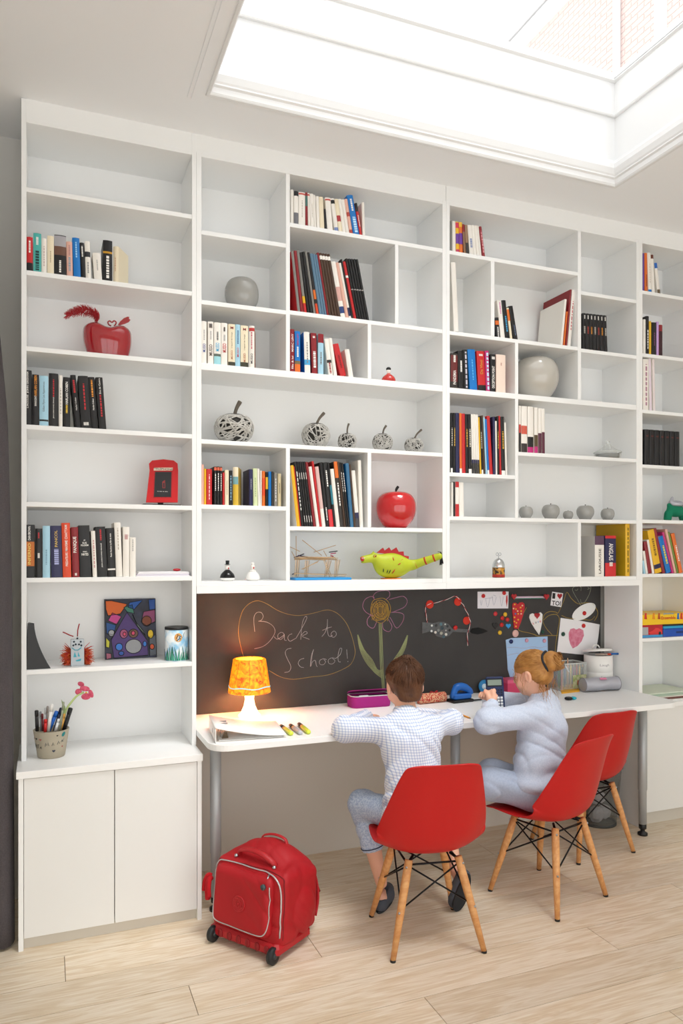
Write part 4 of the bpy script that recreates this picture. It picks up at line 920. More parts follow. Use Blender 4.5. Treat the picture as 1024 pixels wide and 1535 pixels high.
row('in the comics left of the red apple', 'comic albums beside the glossy red apple', 1.638, 0.02, (430, 680), 7.877, [
    (118, 158, 40, 140, 'y', dict(c2='w')), (160, 171, 62, 150, 'r'), (172, 205, 66, 95, 'k', dict(t=[tl(0.55, 0.6)])), (207, 230, 101, 95, 'k', KB(0)), (232, 258, 126, 95, 'k', KB(1)), (260, 285, 153, 95, 'k', KB(2)), (287, 312, 181, 95, 'k', KB(3)), (314, 345, 208, 100, 'dr'),
    (350, 388, 240, 155, 'w', dict(cw='silver-white')), (390, 415, 293, 90, 'r'), (417, 460, 332, 155, 'w', dict(b=[(0.3, 1.0, '#dcb9b4')])), (465, 503, 386, 105, 'k', dict(t=[tl(0.2, 0.2)])), (505, 555, 427, 105, 'k', dict(t=[tl(0.75, 0.25)], b=[(0.0, 0.27, '#d8363c')])),
    (557, 582, 472, 105, 'k', dict(b=[(0.35, 0.65, '#2f7f92')])), (585, 630, 507, 182, 'w'), (632, 675, 552, 95, 'dk', dict(b=[(0.75, 1.0, 'o')], t=[tl(0.5, 0.35)])), (677, 700, 582, 95, 'br'), (702, 722, 613, 105, 'k', dict(t=[tl(0.7, 0.3)])), (724, 748, 641, 110, 'k', dict(t=[tl(0.7, 0.3)])),
    (750, 790, 692, 115, 'b', dict(cw='steel blue', b=[(0.0, 1.0, '#3a6f96')])), (792, 815, 727, 130, 'br'), (817, 862, 760, 200, 'w', dict(b=[(0.16, 0.26, 'nb'), (0.0, 0.16, '#44424a')])), (864, 903, 838, 78, 'w', dict(cw='tall white'))], dep=0.215)
row('beside top divider, over the white folder', 'books in the upper right cubby', 3.014, 0.02, (670, 320), 8.527, [
    (46, 68, 45, 92, 'g'), (72, 114, 52, 95, 'w'), (118, 160, 72, 98, 'y', dict(cw='multicoloured', b=[(0.3, 0.62, '#6b3aa0'), (0.0, 0.12, '#c8345f'), (0.8, 0.97, '#d0345a')])), (162, 205, 122, 105, 'o', dict(cw='orange-and-purple', b=[(0.3, 0.65, '#6b3aa0'), (0.85, 1.0, '#e8b93a')])), (215, 246, 157, 132, 'dr', dict(b=[(0.0, 0.75, '#8a6a50')])),
    (248, 285, 190, 140, 'dk', dict(b=[(0.4, 1.0, '#9a7a60')])), (292, 345, 214, 138, 'w', dict(t=[tl(0.4, 0.3, '#7a8ab5', 0.5)])), (348, 382, 262, 140, 'w'), (387, 424, 302, 145, 'w'), (427, 447, 348, 150, 'w'), (455, 492, 390, 165, 'dr', dict(t=[tl(0.5, 0.7, '#e5a0a8', 0.4)]))])
row('standing alone in the narrow cubby', 'white folder', 2.616, 0.03, (670, 320), 8.527, [(92, 152, 52, 625, 'w', dict(lab='tall white folder leaning alone in the narrow cubby', b=[(0.01, 0.025, 'k')], dp=0.2))])
row('in the leaning group of four', 'leaning books left of the white album', 2.616, 0.03, (735, 425), 5.689, [
    (52, 84, 40, 290, 'k', dict(t=[tl(0.3, 0.5)], b=[(0.65, 0.85, 'o')])), (90, 127, 47, 142, 'w', dict(t=[tl(0.8, 0.3, '#d56ab0', 0.25)])), (130, 168, 68, 140, 'k', dict(t=[tl(0.4, 0.4, '#4aa5d5', 0.3)])), (171, 192, 113, 205, 'c', dict(b=[(0.6, 0.95, 'o')])), (202, 238, 120, 188, 'k', dict(t=[tl(0.3, 0.3, '#6a7a9a', 0.2)]))])
row('of the leaning albums', 'albums leaning right in the middle cubby', 2.616, 0.03, (735, 425), 5.689, [
    (598, 616, 634, 135, 'w', dict(lab='large white album leaning right, its plain cover showing', dp=0.21)), (622, 634, 650, 240, 'o', dict(lab='thin orange book tucked behind the large white album', dp=0.2)),
    (640, 652, 682, 52, 'dr', dict(lab='tall dark red album behind the large white album', dp=0.23)), (658, 684, 698, 55, 'w', dict(lab='tall white album with red lettering leaning on the cubby side', t=[tl(0.55, 0.5, '#c0616a', 0.3)], dp=0.23))])
row('among the leaning black volumes', 'black volumes right of the white album', 2.610, 0.02, (735, 425), 5.689, [
    (787 + 31 * i, 816 + 31 * i, 783 + 28 * i, 252 + 3 * i, 'k', dict(t=[tl(0.9, 0.1), tl(0.55, 0.2, ('#b5b0a8', '#a04038', '#c9852f')[i % 3], 0.4)])) for i in range(7)])
row('beside the large grey vase', 'thick novels beside the large grey vase', 2.336, 0.02, (670, 510), 5.689, [
    (33, 92, 36, 110, 'dk', dict(lab='dark brown novel lettered PANDEMIA', b=[(0.2, 0.95, '#6a2a2a')], t=[('PANDEMIA', 0.32, 0.4, W_, 0.4), tl(0.85, 0.2)])), (100, 148, 82, 88, 'k', dict(t=[tl(0.6, 0.3)])), (150, 184, 132, 80, 'k', dict(t=[tl(0.5, 0.9, '#c9c4cf', 0.4)])), (196, 260, 174, 78, 'b', dict(cw='bright plain blue', t=[tl(0.5, 0.5, '#5ab0ea', 0.15)])),
    (268, 333, 252, 92, 'r', dict(t=[('Da Vinci', 0.6, 0.35, '#c99a3a', 0.35), ('~', 0.9, 0.05, W_, 0.5, 'h')], b=[(0.0, 0.15, 'k')])), (336, 368, 324, 90, 'mg', dict(cw='pink-and-blue', t=[tl(0.5, 0.9, '#bfe0f2', 0.5)])), (371, 415, 366, 118, 'k', dict(lab='black novel lettered DECEPTION POINT', t=[('DECEPTION POINT', 0.4, 0.58, W_, 0.5), ('~', 0.9, 0.07, W_, 0.6, 'h')])), (419, 500, 417, 120, 'pk', dict(cw='cream-pink', t=[tl(0.75, 0.08, '#c09080', 0.12)], b=[(0.0, 1.0, '#eed9cb')]))], dep=0.14)
C3 = 'k k nb o r k k w w w w y k br lb b r nb w k r k w'.split()
B3 = [36, 58, 84, 122, 146, 180, 210, 240, 262, 282, 300, 317, 334, 352, 372, 390, 410, 442, 468, 486, 506, 525, 562, 582]
T3 = [36, 50, 64, 80, 95, 134, 165, 186, 206, 222, 238, 254, 272, 287, 312, 326, 346, 386, 408, 418, 442, 462, 508]
Y3 = [120, 120, 120, 120, 124, 130, 130, 130, 130, 132, 134, 160, 160, 142, 160, 178, 148, 154, 195, 150, 145, 154, 212]
row('in the comics over the two slim white books', 'comic albums in the right bookcase', 1.916, 0.02, (670, 600), 6.4, [
    (B3[i] + 1, B3[i + 1] - 1, T3[i], Y3[i], C3[i], dict(b=[(0.0, 0.18, 'k'), (0.18, 0.24, 'nb')] if C3[i] == 'w' and i < 12 else ([(0.0, 0.08, W_)] if i % 3 == 0 else []), t=[tl(0.6, 0.3, ('#d5d0c5', '#c9a040')[i % 2], 0.4)] if C3[i] == 'k' else [])) for i in range(23)], dep=0.215)
row('of the white magazines left of the glass dome', 'white magazines left of the glass dome', 2.038, 0.02, (670, 600), 6.4, [
    (691, 711, 691, 53, 'w', dict(b=[(0.0, 0.42, 'k'), (0.42, 0.6, '#c9443c')])), (714, 770, 712, 55, 'w', dict(b=[(0.0, 0.2, '#3a3030'), (0.4, 0.58, '#d2604f')])), (774, 830, 773, 60, 'w', dict(b=[(0.0, 0.13, 'mg'), (0.13, 0.35, 'k')])), (838, 873, 836, 68, 'w', dict(b=[(0.0, 0.15, 'mg'), (0.15, 0.4, '#5a4a30')])), (876, 909, 870, 75, 'w', dict(b=[(0.0, 0.45, '#5c2c40')])), (912, 941, 902, 80, 'w', dict(b=[(0.0, 0.48, '#5c2238')]))], dep=0.2)
row('in the small cubby left of grey apples', 'slim books left of the grey apples', 1.699, 0.02, (670, 715), 3.531, [
    (24, 34, 22, 28, 'w'), (36, 44, 28, 25, 'k'), (45, 64, 42, 25, 'w', dict(cw='white-and-red', b=[(0.0, 0.36, 'r'), (0.84, 1.0, 'r')])), (66, 90, 58, 28, 'w')])
row('of the dictionaries', 'dictionaries in the corner cubby', 1.391, 0.02, (670, 715), 3.531, [
    (783, 832, 783, 312, 'w', dict(lab='thick white dictionary lettered LAROUSSE with grey cover', c2='#c9c7c4', t=[('LAROUSSE', 0.38, 0.62, '#3f3a3a', 0.26)], b=[(0.78, 1.0, '#5a3b55')], dp=0.16)),
    (838, 895, 838, 310, 'nb', dict(lab='blue and red dictionary lettered ANGLAIS with a flag', c2='nb', b=[(0.0, 0.33, '#cf2a2e'), (0.93, 1.0, '#cf2a2e')], t=[('ANGLAIS', 0.6, 0.42, W_, 0.4, 'd'), ('~', 0.3, 0.1, W_, 0.3)], dp=0.16)),
    (945, 968, 942, 248, 'y', dict(lab='tall yellow album beside the ANGLAIS dictionary', c2='#d3a91e', t=[tl(0.5, 0.85, '#8a7420', 0.3)], dp=0.235))])
row('on top shelf of far bookcase', 'books on the top shelf at the far end', 2.975, 0.02, (955, 370), 6.145, [
    (52, 68, 50, 58, 'p'), (72, 98, 60, 55, 'o', dict(t=[tl(0.3, 0.3, '#7a4010', 0.3)])), (105, 136, 77, 50, 'w', dict(b=[(0.0, 0.08, 'b')], t=[tl(0.5, 0.5, '#c9b8a8', 0.15)])), (140, 166, 117, 72, 'w', dict(b=[(0.9, 1.0, '#6a3a2a')])), (190, 218, 157, 150, 'w', dict(b=[(0.83, 1.0, '#2b6ac0'), (0.0, 0.15, '#6a5a44')]))])
row('on second shelf of far bookcase', 'books on the second shelf at the far end', 2.627, 0.02, (955, 370), 6.145, [
    (58, 80, 60, 668, 'w'), (82, 110, 82, 638, 'k', dict(t=[tl(0.4, 0.5)])), (112, 132, 112, 685, 'y'), (135, 178, 135, 695, 'k', dict(t=[tl(0.5, 0.4, '#8a4a7a', 0.15)])), (180, 201, 180, 690, 'li'), (204, 235, 204, 718, 'dr', dict(b=[(0.0, 0.8, '#3a1a22')]))], dep=0.14)
row('on third shelf of far bookcase', 'albums on the third shelf at the far end', 2.314, 0.02, (955, 370), 6.145, [
    (56, 106, 56, 1032, 'w', dict(t=[tl(0.5, 0.8, '#b58a9a', 0.3)])), (116, 140, 106, 1030, 'w', dict(cw='lilac-white', b=[(0.0, 1.0, '#e2d3de')])), (150, 170, 140, 1034, 'w', dict(cw='pinkish white', b=[(0.0, 1.0, '#e6dada')]))], dep=0.2)
row('of the black encyclopaedia set', 'black encyclopaedia volumes', 2.010, 0.03, (955, 630), 3.565, [
    (40 + 27 * i, 65 + 27 * i, 40 + 27 * i, 48 + 2 * i, 'k', dict(t=[('~', 0.82, 0.04, '#6a3030', 0.5, 'h')])) for i in range(7)], dep=0.17)
row('among the children albums of far bookcase', 'children albums at the far end', 1.403, 0.02, (955, 630), 3.565, [
    (36, 46, 28, 750, 'lb'), (48, 60, 30, 700, 'w'), (62, 80, 36, 650, 'dr'), (82, 94, 42, 640, 'w'), (98, 134, 52, 590, 'y', dict(b=[(0.1, 0.2, 'nb')], t=[tl(0.6, 0.4, '#8a6a20', 0.3)])), (137, 152, 76, 580, 'dr'), (157, 184, 108, 625, 'b', dict(t=[tl(0.5, 0.5, '#e3d04a', 0.35)])),
    (187, 198, 130, 600, 'mg'), (200, 212, 150, 585, 'pk'), (214, 224, 165, 600, 'gr'), (227, 246, 182, 608, 'o', dict(t=[tl(0.5, 0.4)]))])
# ---------------------------------------------------------------- chalkboard with chalk drawings
BY = 0.3075
CBM = mat('chalkboard_paint', '#3a3838', 0.75, vary=(5, '#434140', 0.3), bump=(120, 0.05))
CBD = thing('chalkboard', 'wide dark chalkboard with chalk drawings above the desk', 'chalkboard', (1.83, BY, 0.752))
box('board', (0.608, 3.051, BY, 0.3175, 0.7505, 1.3395), CBM, CBD)
def bp(u, v, y=BY): return on_y(u, v, y)
def chalk(name, polys, col, r=0.0017, org=(280, 860), sc=2.844, smooth=3):
    m = MB(); rr = random.Random(len(polys))
    for pl in polys:
        pts = spl(pl, smooth) if len(pl) > 2 and smooth > 1 else pl
        m.tube([bp(org[0] + q[0] / sc, org[1] + q[1] / sc) for q in pts], [r * rr.uniform(0.75, 1.2) for _ in pts], 5)
    return obj(name, m, mat('chalk_' + name, col, 0.95, bump=(300, 0.5)), CBD)
chalk('chalk_lettering', [
    [(290, 247), (286, 205), (288, 180), (300, 165), (318, 166), (326, 182), (318, 198), (306, 203)], [(306, 202), (340, 206), (368, 224), (376, 250), (356, 285), (325, 310), (288, 320)],
    [(372, 268), (384, 279), (402, 271), (415, 258), (404, 250), (390, 258), (389, 273), (400, 281), (412, 270), (416, 258), (417, 282), (426, 284)], [(449, 256), (436, 262), (431, 275), (440, 288), (456, 280), (466, 275)],
    [(466, 275), (492, 230), (512, 190), (506, 182), (495, 202), (489, 240), (486, 281)], [(487, 264), (504, 246), (514, 254), (492, 266), (506, 273), (523, 280)],
    [(600, 194), (599, 230), (603, 260), (612, 268), (622, 262)], [(578, 242), (600, 232), (618, 227)], [(576, 268), (590, 250), (600, 220)], [(628, 244), (617, 252), (616, 265), (626, 271), (637, 262), (636, 250), (628, 244)]], '#a9a9ab', 0.0013)
chalk('chalk_lettering', [
    [(446, 318), (428, 322), (420, 338), (430, 365), (444, 395), (437, 416), (417, 421)], [(500, 361), (484, 366), (475, 382), (485, 397), (499, 400)],
    [(527, 396), (530, 355), (541, 322), (535, 345), (528, 395), (536, 375), (548, 370), (552, 388), (556, 397)], [(582, 362), (567, 370), (567, 385), (582, 388), (592, 375), (582, 362), (596, 366)],
    [(618, 358), (604, 367), (606, 382), (622, 384), (632, 371), (618, 358), (634, 362)], [(634, 362), (654, 345), (661, 320), (652, 320), (645, 350), (647, 374), (656, 376)], [(682, 323), (683, 340), (685, 362)], [(686, 373), (687, 376), (688, 373)]], '#b3ae9c', 0.0013)
chalk('chalk_outline', [[(242, 356), (228, 300), (220, 250), (225, 200), (240, 155), (270, 125), (305, 115), (345, 130), (385, 155), (430, 172), (480, 178), (540, 168), (590, 155), (620, 158), (650, 175), (680, 210), (700, 255), (715, 310), (717, 345), (700, 385), (660, 410), (600, 432), (530, 440), (455, 450), (400, 440), (350, 412)]], '#9a8450', 0.0016)
sp_ = []
rr = random.Random(4)
for k in range(5):
    q = [(825 + (44 - k * 8) * math.cos(a * 0.5 + k) * rr.uniform(0.9, 1.05), 156 + (54 - k * 9) * math.sin(a * 0.5 + k) * rr.uniform(0.9, 1.05)) for a in range(14)]; sp_.append(q)
for k in range(12): sp_.append([(790 + k * 6, 120 + rr.uniform(-8, 8)), (795 + k * 6, 160), (790 + k * 6, 195 + rr.uniform(-8, 8))])
chalk('chalk_flower_centre', sp_, '#b08e3e', 0.0017)
chalk('chalk_petals', [[(800, 110), (795, 95), (810, 78), (840, 72), (862, 75), (865, 95), (850, 110)], [(862, 110), (900, 100), (925, 97), (940, 115), (930, 140), (900, 155), (875, 165)], [(872, 165), (900, 165), (925, 175), (920, 205), (895, 232), (875, 200), (866, 185)],
                     [(860, 195), (875, 225), (862, 247), (838, 235), (835, 208)], [(785, 175), (770, 195), (772, 220), (795, 232), (810, 205)], [(795, 180), (765, 165), (750, 140), (760, 110), (785, 97), (800, 102)]], '#b0789a', 0.0016)
st = [[(819 + 4 * k, 212), (822 + 4 * k, 300), (826 + 4 * k, 400), (834 + 3 * k, 496)] for k in range(4)]
for k in range(7):
    t_ = k / 6; st.append([(728 + 2 * t_, 260), (736 + 20 * t_, 315 + 8 * t_), (762 + 28 * t_, 374 - 8 * t_), (802 + 10 * t_, 422 - 14 * t_), (834, 446 - 34 * t_)])
    st.append([(942 - 2 * t_, 262), (934 - 22 * t_, 310 + 12 * t_), (914 - 26 * t_, 352 + 6 * t_), (885 - 20 * t_, 390 + 4 * t_), (846, 446 - 10 * t_)])
chalk('chalk_stem', st, '#97a073', 0.0019)
chalk('chalk_figure', [[(280, 230), (240, 310), (212, 400), (225, 430), (290, 445), (345, 460), (380, 475), (450, 470), (545, 470)], [(500, 465), (450, 410), (420, 345), (435, 290), (480, 265), (530, 270), (552, 275), (600, 170), (625, 100), (660, 150), (720, 200), (790, 190), (850, 205), (885, 260), (885, 300), (860, 345)],
                     [(425, 340), (470, 300), (530, 290), (555, 310), (560, 350), (540, 470), (528, 560), (525, 660)], [(580, 300), (630, 320), (700, 330), (780, 335), (830, 338), (862, 308)]], '#a48a45', 0.0021, (740, 870), 5.689)
chalk('chalk_face', [[(742, 212), (720, 170), (690, 120), (672, 75), (690, 52)], [(742, 190), (775, 188), (815, 120), (830, 62), (822, 50)], [(695, 82), (710, 86), (720, 72)], [(802, 58), (818, 68), (800, 76)], [(738, 52), (746, 62), (745, 90)], [(742, 160), (745, 185)]], '#9aa088', 0.0014, (740, 870), 5.689)

def disc(name, u, v, org, sc, r, col, label, cat='magnet', th=0.006, group=None, y=BY, rough=0.35):
    p = bp(org[0] + u / sc, org[1] + v / sc, y); m = MB()
    prof = [(0.0, 0), (r, 0), (r, th * 0.6), (r * 0.86, th), (0.0, th)]
    m.lathe([(max(a, 1e-4), z) for a, z in prof], 22); M = Matrix.Translation((p.x, y - 0.0004, p.z)) @ Matrix.Rotation(PI / 2, 4, 'X')
    m.xf(M); o = obj(name, m, cm(col, rough)); return tag(o, label, cat, group)
def flat(name, pts, org, sc, th, m, label=None, cat=None, y=BY - 0.0006, parent=None, group=None):
    P_ = [bp(org[0] + a / sc, org[1] + b_ / sc, y) for a, b_ in pts]
    q = MB().prism([(p.x, p.z) for p in P_], lambda a, b_, t_: (a, t_, b_), y, y - th)
    o = obj(name, q, m, parent)
    if label: tag(o, label, cat, group)
    return o
A5 = ((620, 870), 6.4); A6 = ((740, 870), 5.689)
def heart(cx, cy, w_, h_, n=28):
    out = []
    for i in range(n):
        t_ = 2 * PI * i / n; x = 16 * math.sin(t_) ** 3; y = 13 * math.cos(t_) - 5 * math.cos(2 * t_) - 2 * math.cos(3 * t_) - math.cos(4 * t_)
        out.append((cx + x / 32 * w_, cy - (y + 2.5) / 29 * h_))
    return out
def ellp(cx, cy, rx, ry, rot=0, n=26):
    return [(cx + rx * math.cos(a) * math.cos(rot) - ry * math.sin(a) * math.sin(rot), cy + rx * math.cos(a) * math.sin(rot) + ry * math.sin(a) * math.cos(rot)) for a in [2 * PI * i / n for i in range(n)]]
RED = '#c7201f'
disc('felt_disc', 154, 230, *A5, 0.0225, '#d23a2a', 'red felt disc at the left corner of the string', 'disc', 0.005, 'red felt discs on the string', rough=0.9)
disc('felt_disc', 423, 204, *A5, 0.0225, '#d23a2a', 'red felt disc at the top of the string', 'disc', 0.005, 'red felt discs on the string', rough=0.9)
disc('felt_disc', 507, 386, *A5, 0.0220, '#d23a2a', 'red felt disc low on the string by the grey fish tail', 'disc', 0.005, 'red felt discs on the string', rough=0.9)
stg = thing('twisted_string', 'red and white twisted string looped over the chalkboard', 'string', bp(640, 900))
path = [(132, 405), (124, 350), (114, 285), (120, 245), (170, 222), (240, 208), (320, 182), (405, 152), (440, 190), (475, 235), (510, 300), (535, 360), (546, 410), (530, 470), (516, 520), (522, 625)]
sp2 = spl(path, 6)
for ph, c_, nm in ((0, '#e8e2de', 'white_strand'), (PI, '#a3182a', 'red_strand')):
    pts = []
    for i, q in enumerate(sp2):
        p = bp(A5[0][0] + q[0] / 6.4, A5[0][1] + q[1] / 6.4, BY - 0.0045); a = i * 0.8 + ph
        pts.append((p.x + 0.0014 * math.cos(a), p.y + 0.0014 * math.sin(a), p.z + 0.0014 * math.cos(a)))
    obj(nm, MB().tube(pts, 0.0017, 6), cm(c_, 0.9), stg)
FG = mat('grey_felt_fish', '#6b6d6e', 0.95, vary=(60, '#585a5c', 0.3))
fi = thing('felt_fish', 'grey felt fish covered with buttons on the chalkboard', 'ornament', bp(675, 944, BY - 0.004))
flat('fish_body', [(80, 400), (150, 405), (190, 410), (240, 396), (290, 398), (335, 420), (370, 465), (420, 462), (535, 470), (535, 500), (420, 495), (375, 492), (340, 530), (280, 552), (220, 535), (190, 500), (150, 490), (80, 510)], *A5, 0.004, FG, y=BY - 0.001, parent=fi)
flat('fish_fin', [(540, 490), (560, 462), (620, 452), (670, 465), (712, 487), (660, 508), (610, 518), (560, 508)], *A5, 0.003, cm('#161616', 0.9), y=BY - 0.001, parent=fi)
for i, (u, v, r, c_) in enumerate(((218, 433, 15, '#3a3d3e'), (262, 420, 17, '#5d7f8a'), (303, 421, 9, '#d5dad6'), (325, 440, 14, '#454a4d'), (274, 458, 19, '#39505c'), (238, 477, 15, '#8a8f8e'), (310, 480, 9, '#a9adad'), (345, 478, 14, '#1d1f20'), (210, 498, 14, '#e0ddd4'), (266, 506, 17, '#b5b3a4'), (311, 518, 15, '#e9e6dc'), (288, 540, 15, '#4a6b78'), (232, 512, 13, '#505a60'), (175, 433, 12, '#eef0f0'), (172, 486, 12, '#eef0f0'))):
    p = bp(A5[0][0] + u / 6.4, A5[0][1] + v / 6.4, BY - 0.005); q = MB().lathe([(1e-4, 0), (r / 6.4 / 305, 0), (r / 6.4 / 305, 0.002), (1e-4, 0.0028)], 14); q.xf(Matrix.Translation((p.x, BY - 0.005, p.z)) @ Matrix.Rotation(PI / 2, 4, 'X'))
    obj('button', q, cm(c_, 0.3), fi)
disc('magnet', 400, 454, *A5, 0.0125, RED, 'round red magnet holding the grey felt fish', y=BY - 0.0055)
PAPER = cm('#eceaf0', 0.8); PAPER2 = cm('#f0eff2', 0.8)
cd_ = thing('paper_drawing', 'small white paper card with pencil scribbles, top of chalkboard', 'drawing', bp(738, 900, BY - 0.002))
flat('sheet', [(614, 108), (912, 107), (908, 269), (614, 270)], *A5, 0.0006, PAPER, parent=cd_)
def ink(name, polys, col, org, sc, parent, r=0.0008, y=BY - 0.0016):
    m = MB()
    for pl in polys: m.tube([bp(org[0] + a / sc, org[1] + b_ / sc, y) for a, b_ in (spl(pl, 3) if len(pl) > 2 else pl)], r, 4)
    return obj(name, m, cm(col, 0.8), parent)
ink('pencil_marks', [[(640, 190), (650, 240), (660, 190)], [(690, 170), (712, 258), (735, 165)], [(755, 150), (770, 240), (795, 160)], [(830, 150), (845, 250), (862, 155)], [(695, 175), (760, 165)], [(765, 140), (790, 150)]], '#9b9db5', *A5, cd_)
flat('red_mark', [(890, 150), (900, 140), (903, 190), (895, 258), (886, 200)], *A5, 0.0006, cm('#c32b2b', 0.7), y=BY - 0.0014, parent=cd_)
disc('magnet', 668, 149, *A5, 0.0112, RED, 'round red magnet at left of the scribbled white card', y=BY - 0.0022); disc('magnet', 867, 121, *A5, 0.0112, RED, 'round red magnet at right of the scribbled white card', y=BY - 0.0022)
for u, v, c_, lb in ((783, 320, '#cf3238', 'round red magnet highest left in the magnet cluster'), (877, 327, '#e6b92c', 'round yellow magnet at the top of the magnet cluster'), (849, 362, RED, 'round red magnet in the middle of the magnet cluster'), (898, 376, RED, 'round red magnet rightmost in the magnet cluster'), (843, 426, RED, 'round red magnet just above the lower yellow one'), (826, 501, '#e6b92c', 'round yellow magnet lowest in the magnet cluster')):
    disc('magnet', u, v, *A5, 0.0122, c_, lb, group='round magnets')
tag(flat('heart_magnet', heart(906, 440, 48, 48), *A5, 0.005, cm('#2a93d5', 0.4)), 'small blue heart magnet', 'magnet'); tag(flat('heart_magnet', heart(782, 437, 58, 60), *A5, 0.005, cm('#1b1b1c', 0.5)), 'small black heart magnet left of the blue one', 'magnet')
# rolled striped strip with two red hearts
rl = thing('paper_roll', 'rolled pink and green paper strip between two red hearts', 'drawing', bp(792, 896, BY - 0.005))
a_, b_2 = bp(740 + 180 / 5.689, 870 + 147 / 5.689, BY - 0.008), bp(740 + 440 / 5.689, 870 + 143 / 5.689, BY - 0.008)
obj('roll', MB().tube([a_, a_.lerp(b_2, 0.5), b_2], 0.0072, 14), cm('#e6cfe0', 0.8), rl)
obj('green_stripe', MB().tube([a_ + Vector((0, -0.002, -0.0042)), b_2 + Vector((-0.02, -0.002, -0.0042))], 0.0046, 8), cm('#3f7d68', 0.8), rl)
tag(flat('heart_magnet', heart(171, 141, 44, 50), *A6, 0.006, cm('#b11722', 0.35), y=BY - 0.016), 'red heart magnet on the left end of the paper strip', 'magnet'); tag(flat('heart_magnet', heart(448, 142, 44, 50), *A6, 0.006, cm('#b11722', 0.35), y=BY - 0.016), 'red heart magnet on the right end of the paper strip', 'magnet')
# I love TOI card
it = thing('card', 'small white card reading I heart TOI', 'card', bp(835, 898, BY - 0.002))
flat('sheet', [(500, 96), (592, 110), (576, 228), (484, 213)], *A6, 0.001, PAPER2, parent=it)
def board_text(txt, u, v, wpx, hpx, col, parent, org, sc, rot=0.0, y=BY - 0.0018, bold=0.02):
    p = bp(org[0] + u / sc, org[1] + v / sc, y); k = (bp(org[0] + (u + wpx) / sc, 900, y).x - p.x); h2 = (bp(600, 900, y).z - bp(600, 900 + hpx / sc, y).z) * 1.05
    M = Matrix.Translation((p.x, y, p.z)) @ Matrix.Rotation(PI / 2, 4, 'X') @ Matrix.Rotation(rot, 4, 'Z')
    return lettering(txt, M, k, h2, cm(col, 0.6), parent, bold=bold)
board_text('I', 514, 132, 24, 50, '#1a1a1a', it, *A6, rot=-0.1, bold=0.0); board_text('TOI', 535, 195, 76, 42, '#1a1a1a', it, *A6, rot=-0.1)
flat('red_heart', heart(564, 138, 42, 50), *A6, 0.001, cm('#a81420', 0.4), y=BY - 0.0018, parent=it)
# red patterned heart exclamation ornament
ht = thing('heart_ornament', 'tall red heart ornament with yellow stars and dots', 'ornament', bp(776, 924, BY - 0.003))
flat('heart_body', [(158, 205), (166, 192), (185, 190), (205, 204), (220, 188), (245, 186), (260, 200), (263, 230), (250, 290), (232, 350), (208, 412), (172, 410), (166, 340), (158, 270)], *A6, 0.004, cm('#c4202a', 0.5), parent=ht)
dm = MB(); dm2 = []
for i, (u, v, c_) in enumerate(((180, 205, 'y'), (245, 215, 'w'), (170, 240, 'w'), (190, 245, 'y'), (230, 232, 'y'), (205, 262, 'w'), (187, 285, 'b'), (210, 285, 'y'), (235, 285, 'w'), (178, 315, 'y'), (210, 335, 'y'), (178, 350, 'y'), (195, 362, 'y'), (190, 392, 'y'), (235, 262, 'y'))):
    flat('dot', ellp(u, v, 7, 7, 0, 10), *A6, 0.0008, cm({'y': '#e7b433', 'w': '#eec9a8', 'b': '#3f78b8'}[c_], 0.5), y=BY - 0.005, parent=ht)
disc('magnet', 184, 452, *A6, 0.0205, '#dfb3ac', 'pale pink picture magnet under the red heart ornament')
lv = thing('heart_card', 'white wooden heart lettered LOVE hanging on the chalkboard', 'ornament', bp(804, 930, BY - 0.003))
flat('heart_body', [(302, 315), (308, 290), (330, 280), (355, 290), (372, 280), (400, 272), (414, 290), (410, 360), (398, 420), (386, 464), (350, 415), (318, 360)], *A6, 0.004, cm('#efecea', 0.6), parent=lv)
for i, (ch, u, v, c_) in enumerate((('L', 341, 366, '#d0393a'), ('O', 361, 360, '#2d2d2d'), ('V', 381, 355, '#3b7bc0'), ('E', 400, 350, '#d0393a'))): board_text(ch, u, v, 13, 16, c_, lv, *A6, rot=0.2, y=BY - 0.0052)
tag(flat('heart_magnet', heart(369, 303, 46, 50), *A6, 0.005, cm('#a81420', 0.35), y=BY - 0.0052), 'red heart magnet on the white LOVE heart', 'magnet')
disc('magnet', 418, 440, *A6, 0.011, '#1f4a3a', 'dark green magnet right of the LOVE heart')
tag(flat('paper_oval', ellp(770, 267, 112, 56, -0.55, 36), *A6, 0.0012, cm('#f1f2f1', 0.6)), 'white paper oval at the right of the chalkboard', 'paper'); disc('magnet', 773, 280, *A6, 0.0125, RED, 'round red magnet on the white paper oval', y=BY - 0.0022)
# blue drawing (partly behind the girl) and the pink heart painting
bl = thing('paper_drawing', 'pale blue paper drawing behind the girl\'s head', 'drawing', bp(790, 980, BY - 0.002))
flat('sheet', [(103, 508), (150, 492), (460, 478), (462, 600), (470, 700), (466, 830), (150, 860), (120, 760), (112, 620)], *A6, 0.0008, cm('#a7c7ec', 0.8), parent=bl)
ink('pencil_marks', [[(115, 575), (180, 570), (260, 580), (330, 566), (400, 574), (455, 560)], [(120, 640), (220, 620), (330, 640)]], '#b9a3b5', *A6, bl)
disc('magnet', 148, 521, *A6, 0.0118, '#14265c', 'navy round magnet on the blue drawing', y=BY - 0.0022)
disc('magnet', 281, 512, *A6, 0.0112, '#d29ab0', 'pink magnet at top middle of the blue drawing', y=BY - 0.0022); disc('magnet', 432, 515, *A6, 0.0112, '#d29ab0', 'pink magnet at top right of the blue drawing', y=BY - 0.0022)
pp = thing('paper_drawing', 'white paper painted with one pink heart', 'drawing', bp(868, 955, BY - 0.002))
flat('sheet', [(572, 320), (760, 348), (905, 376), (893, 480), (880, 560), (872, 590), (760, 634), (540, 612), (556, 470)], *A6, 0.0008, PAPER2, parent=pp)
WC = mat('pink_watercolour', '#e59fb4', 0.8, vary=(45, '#cf5f7c', 0.25))
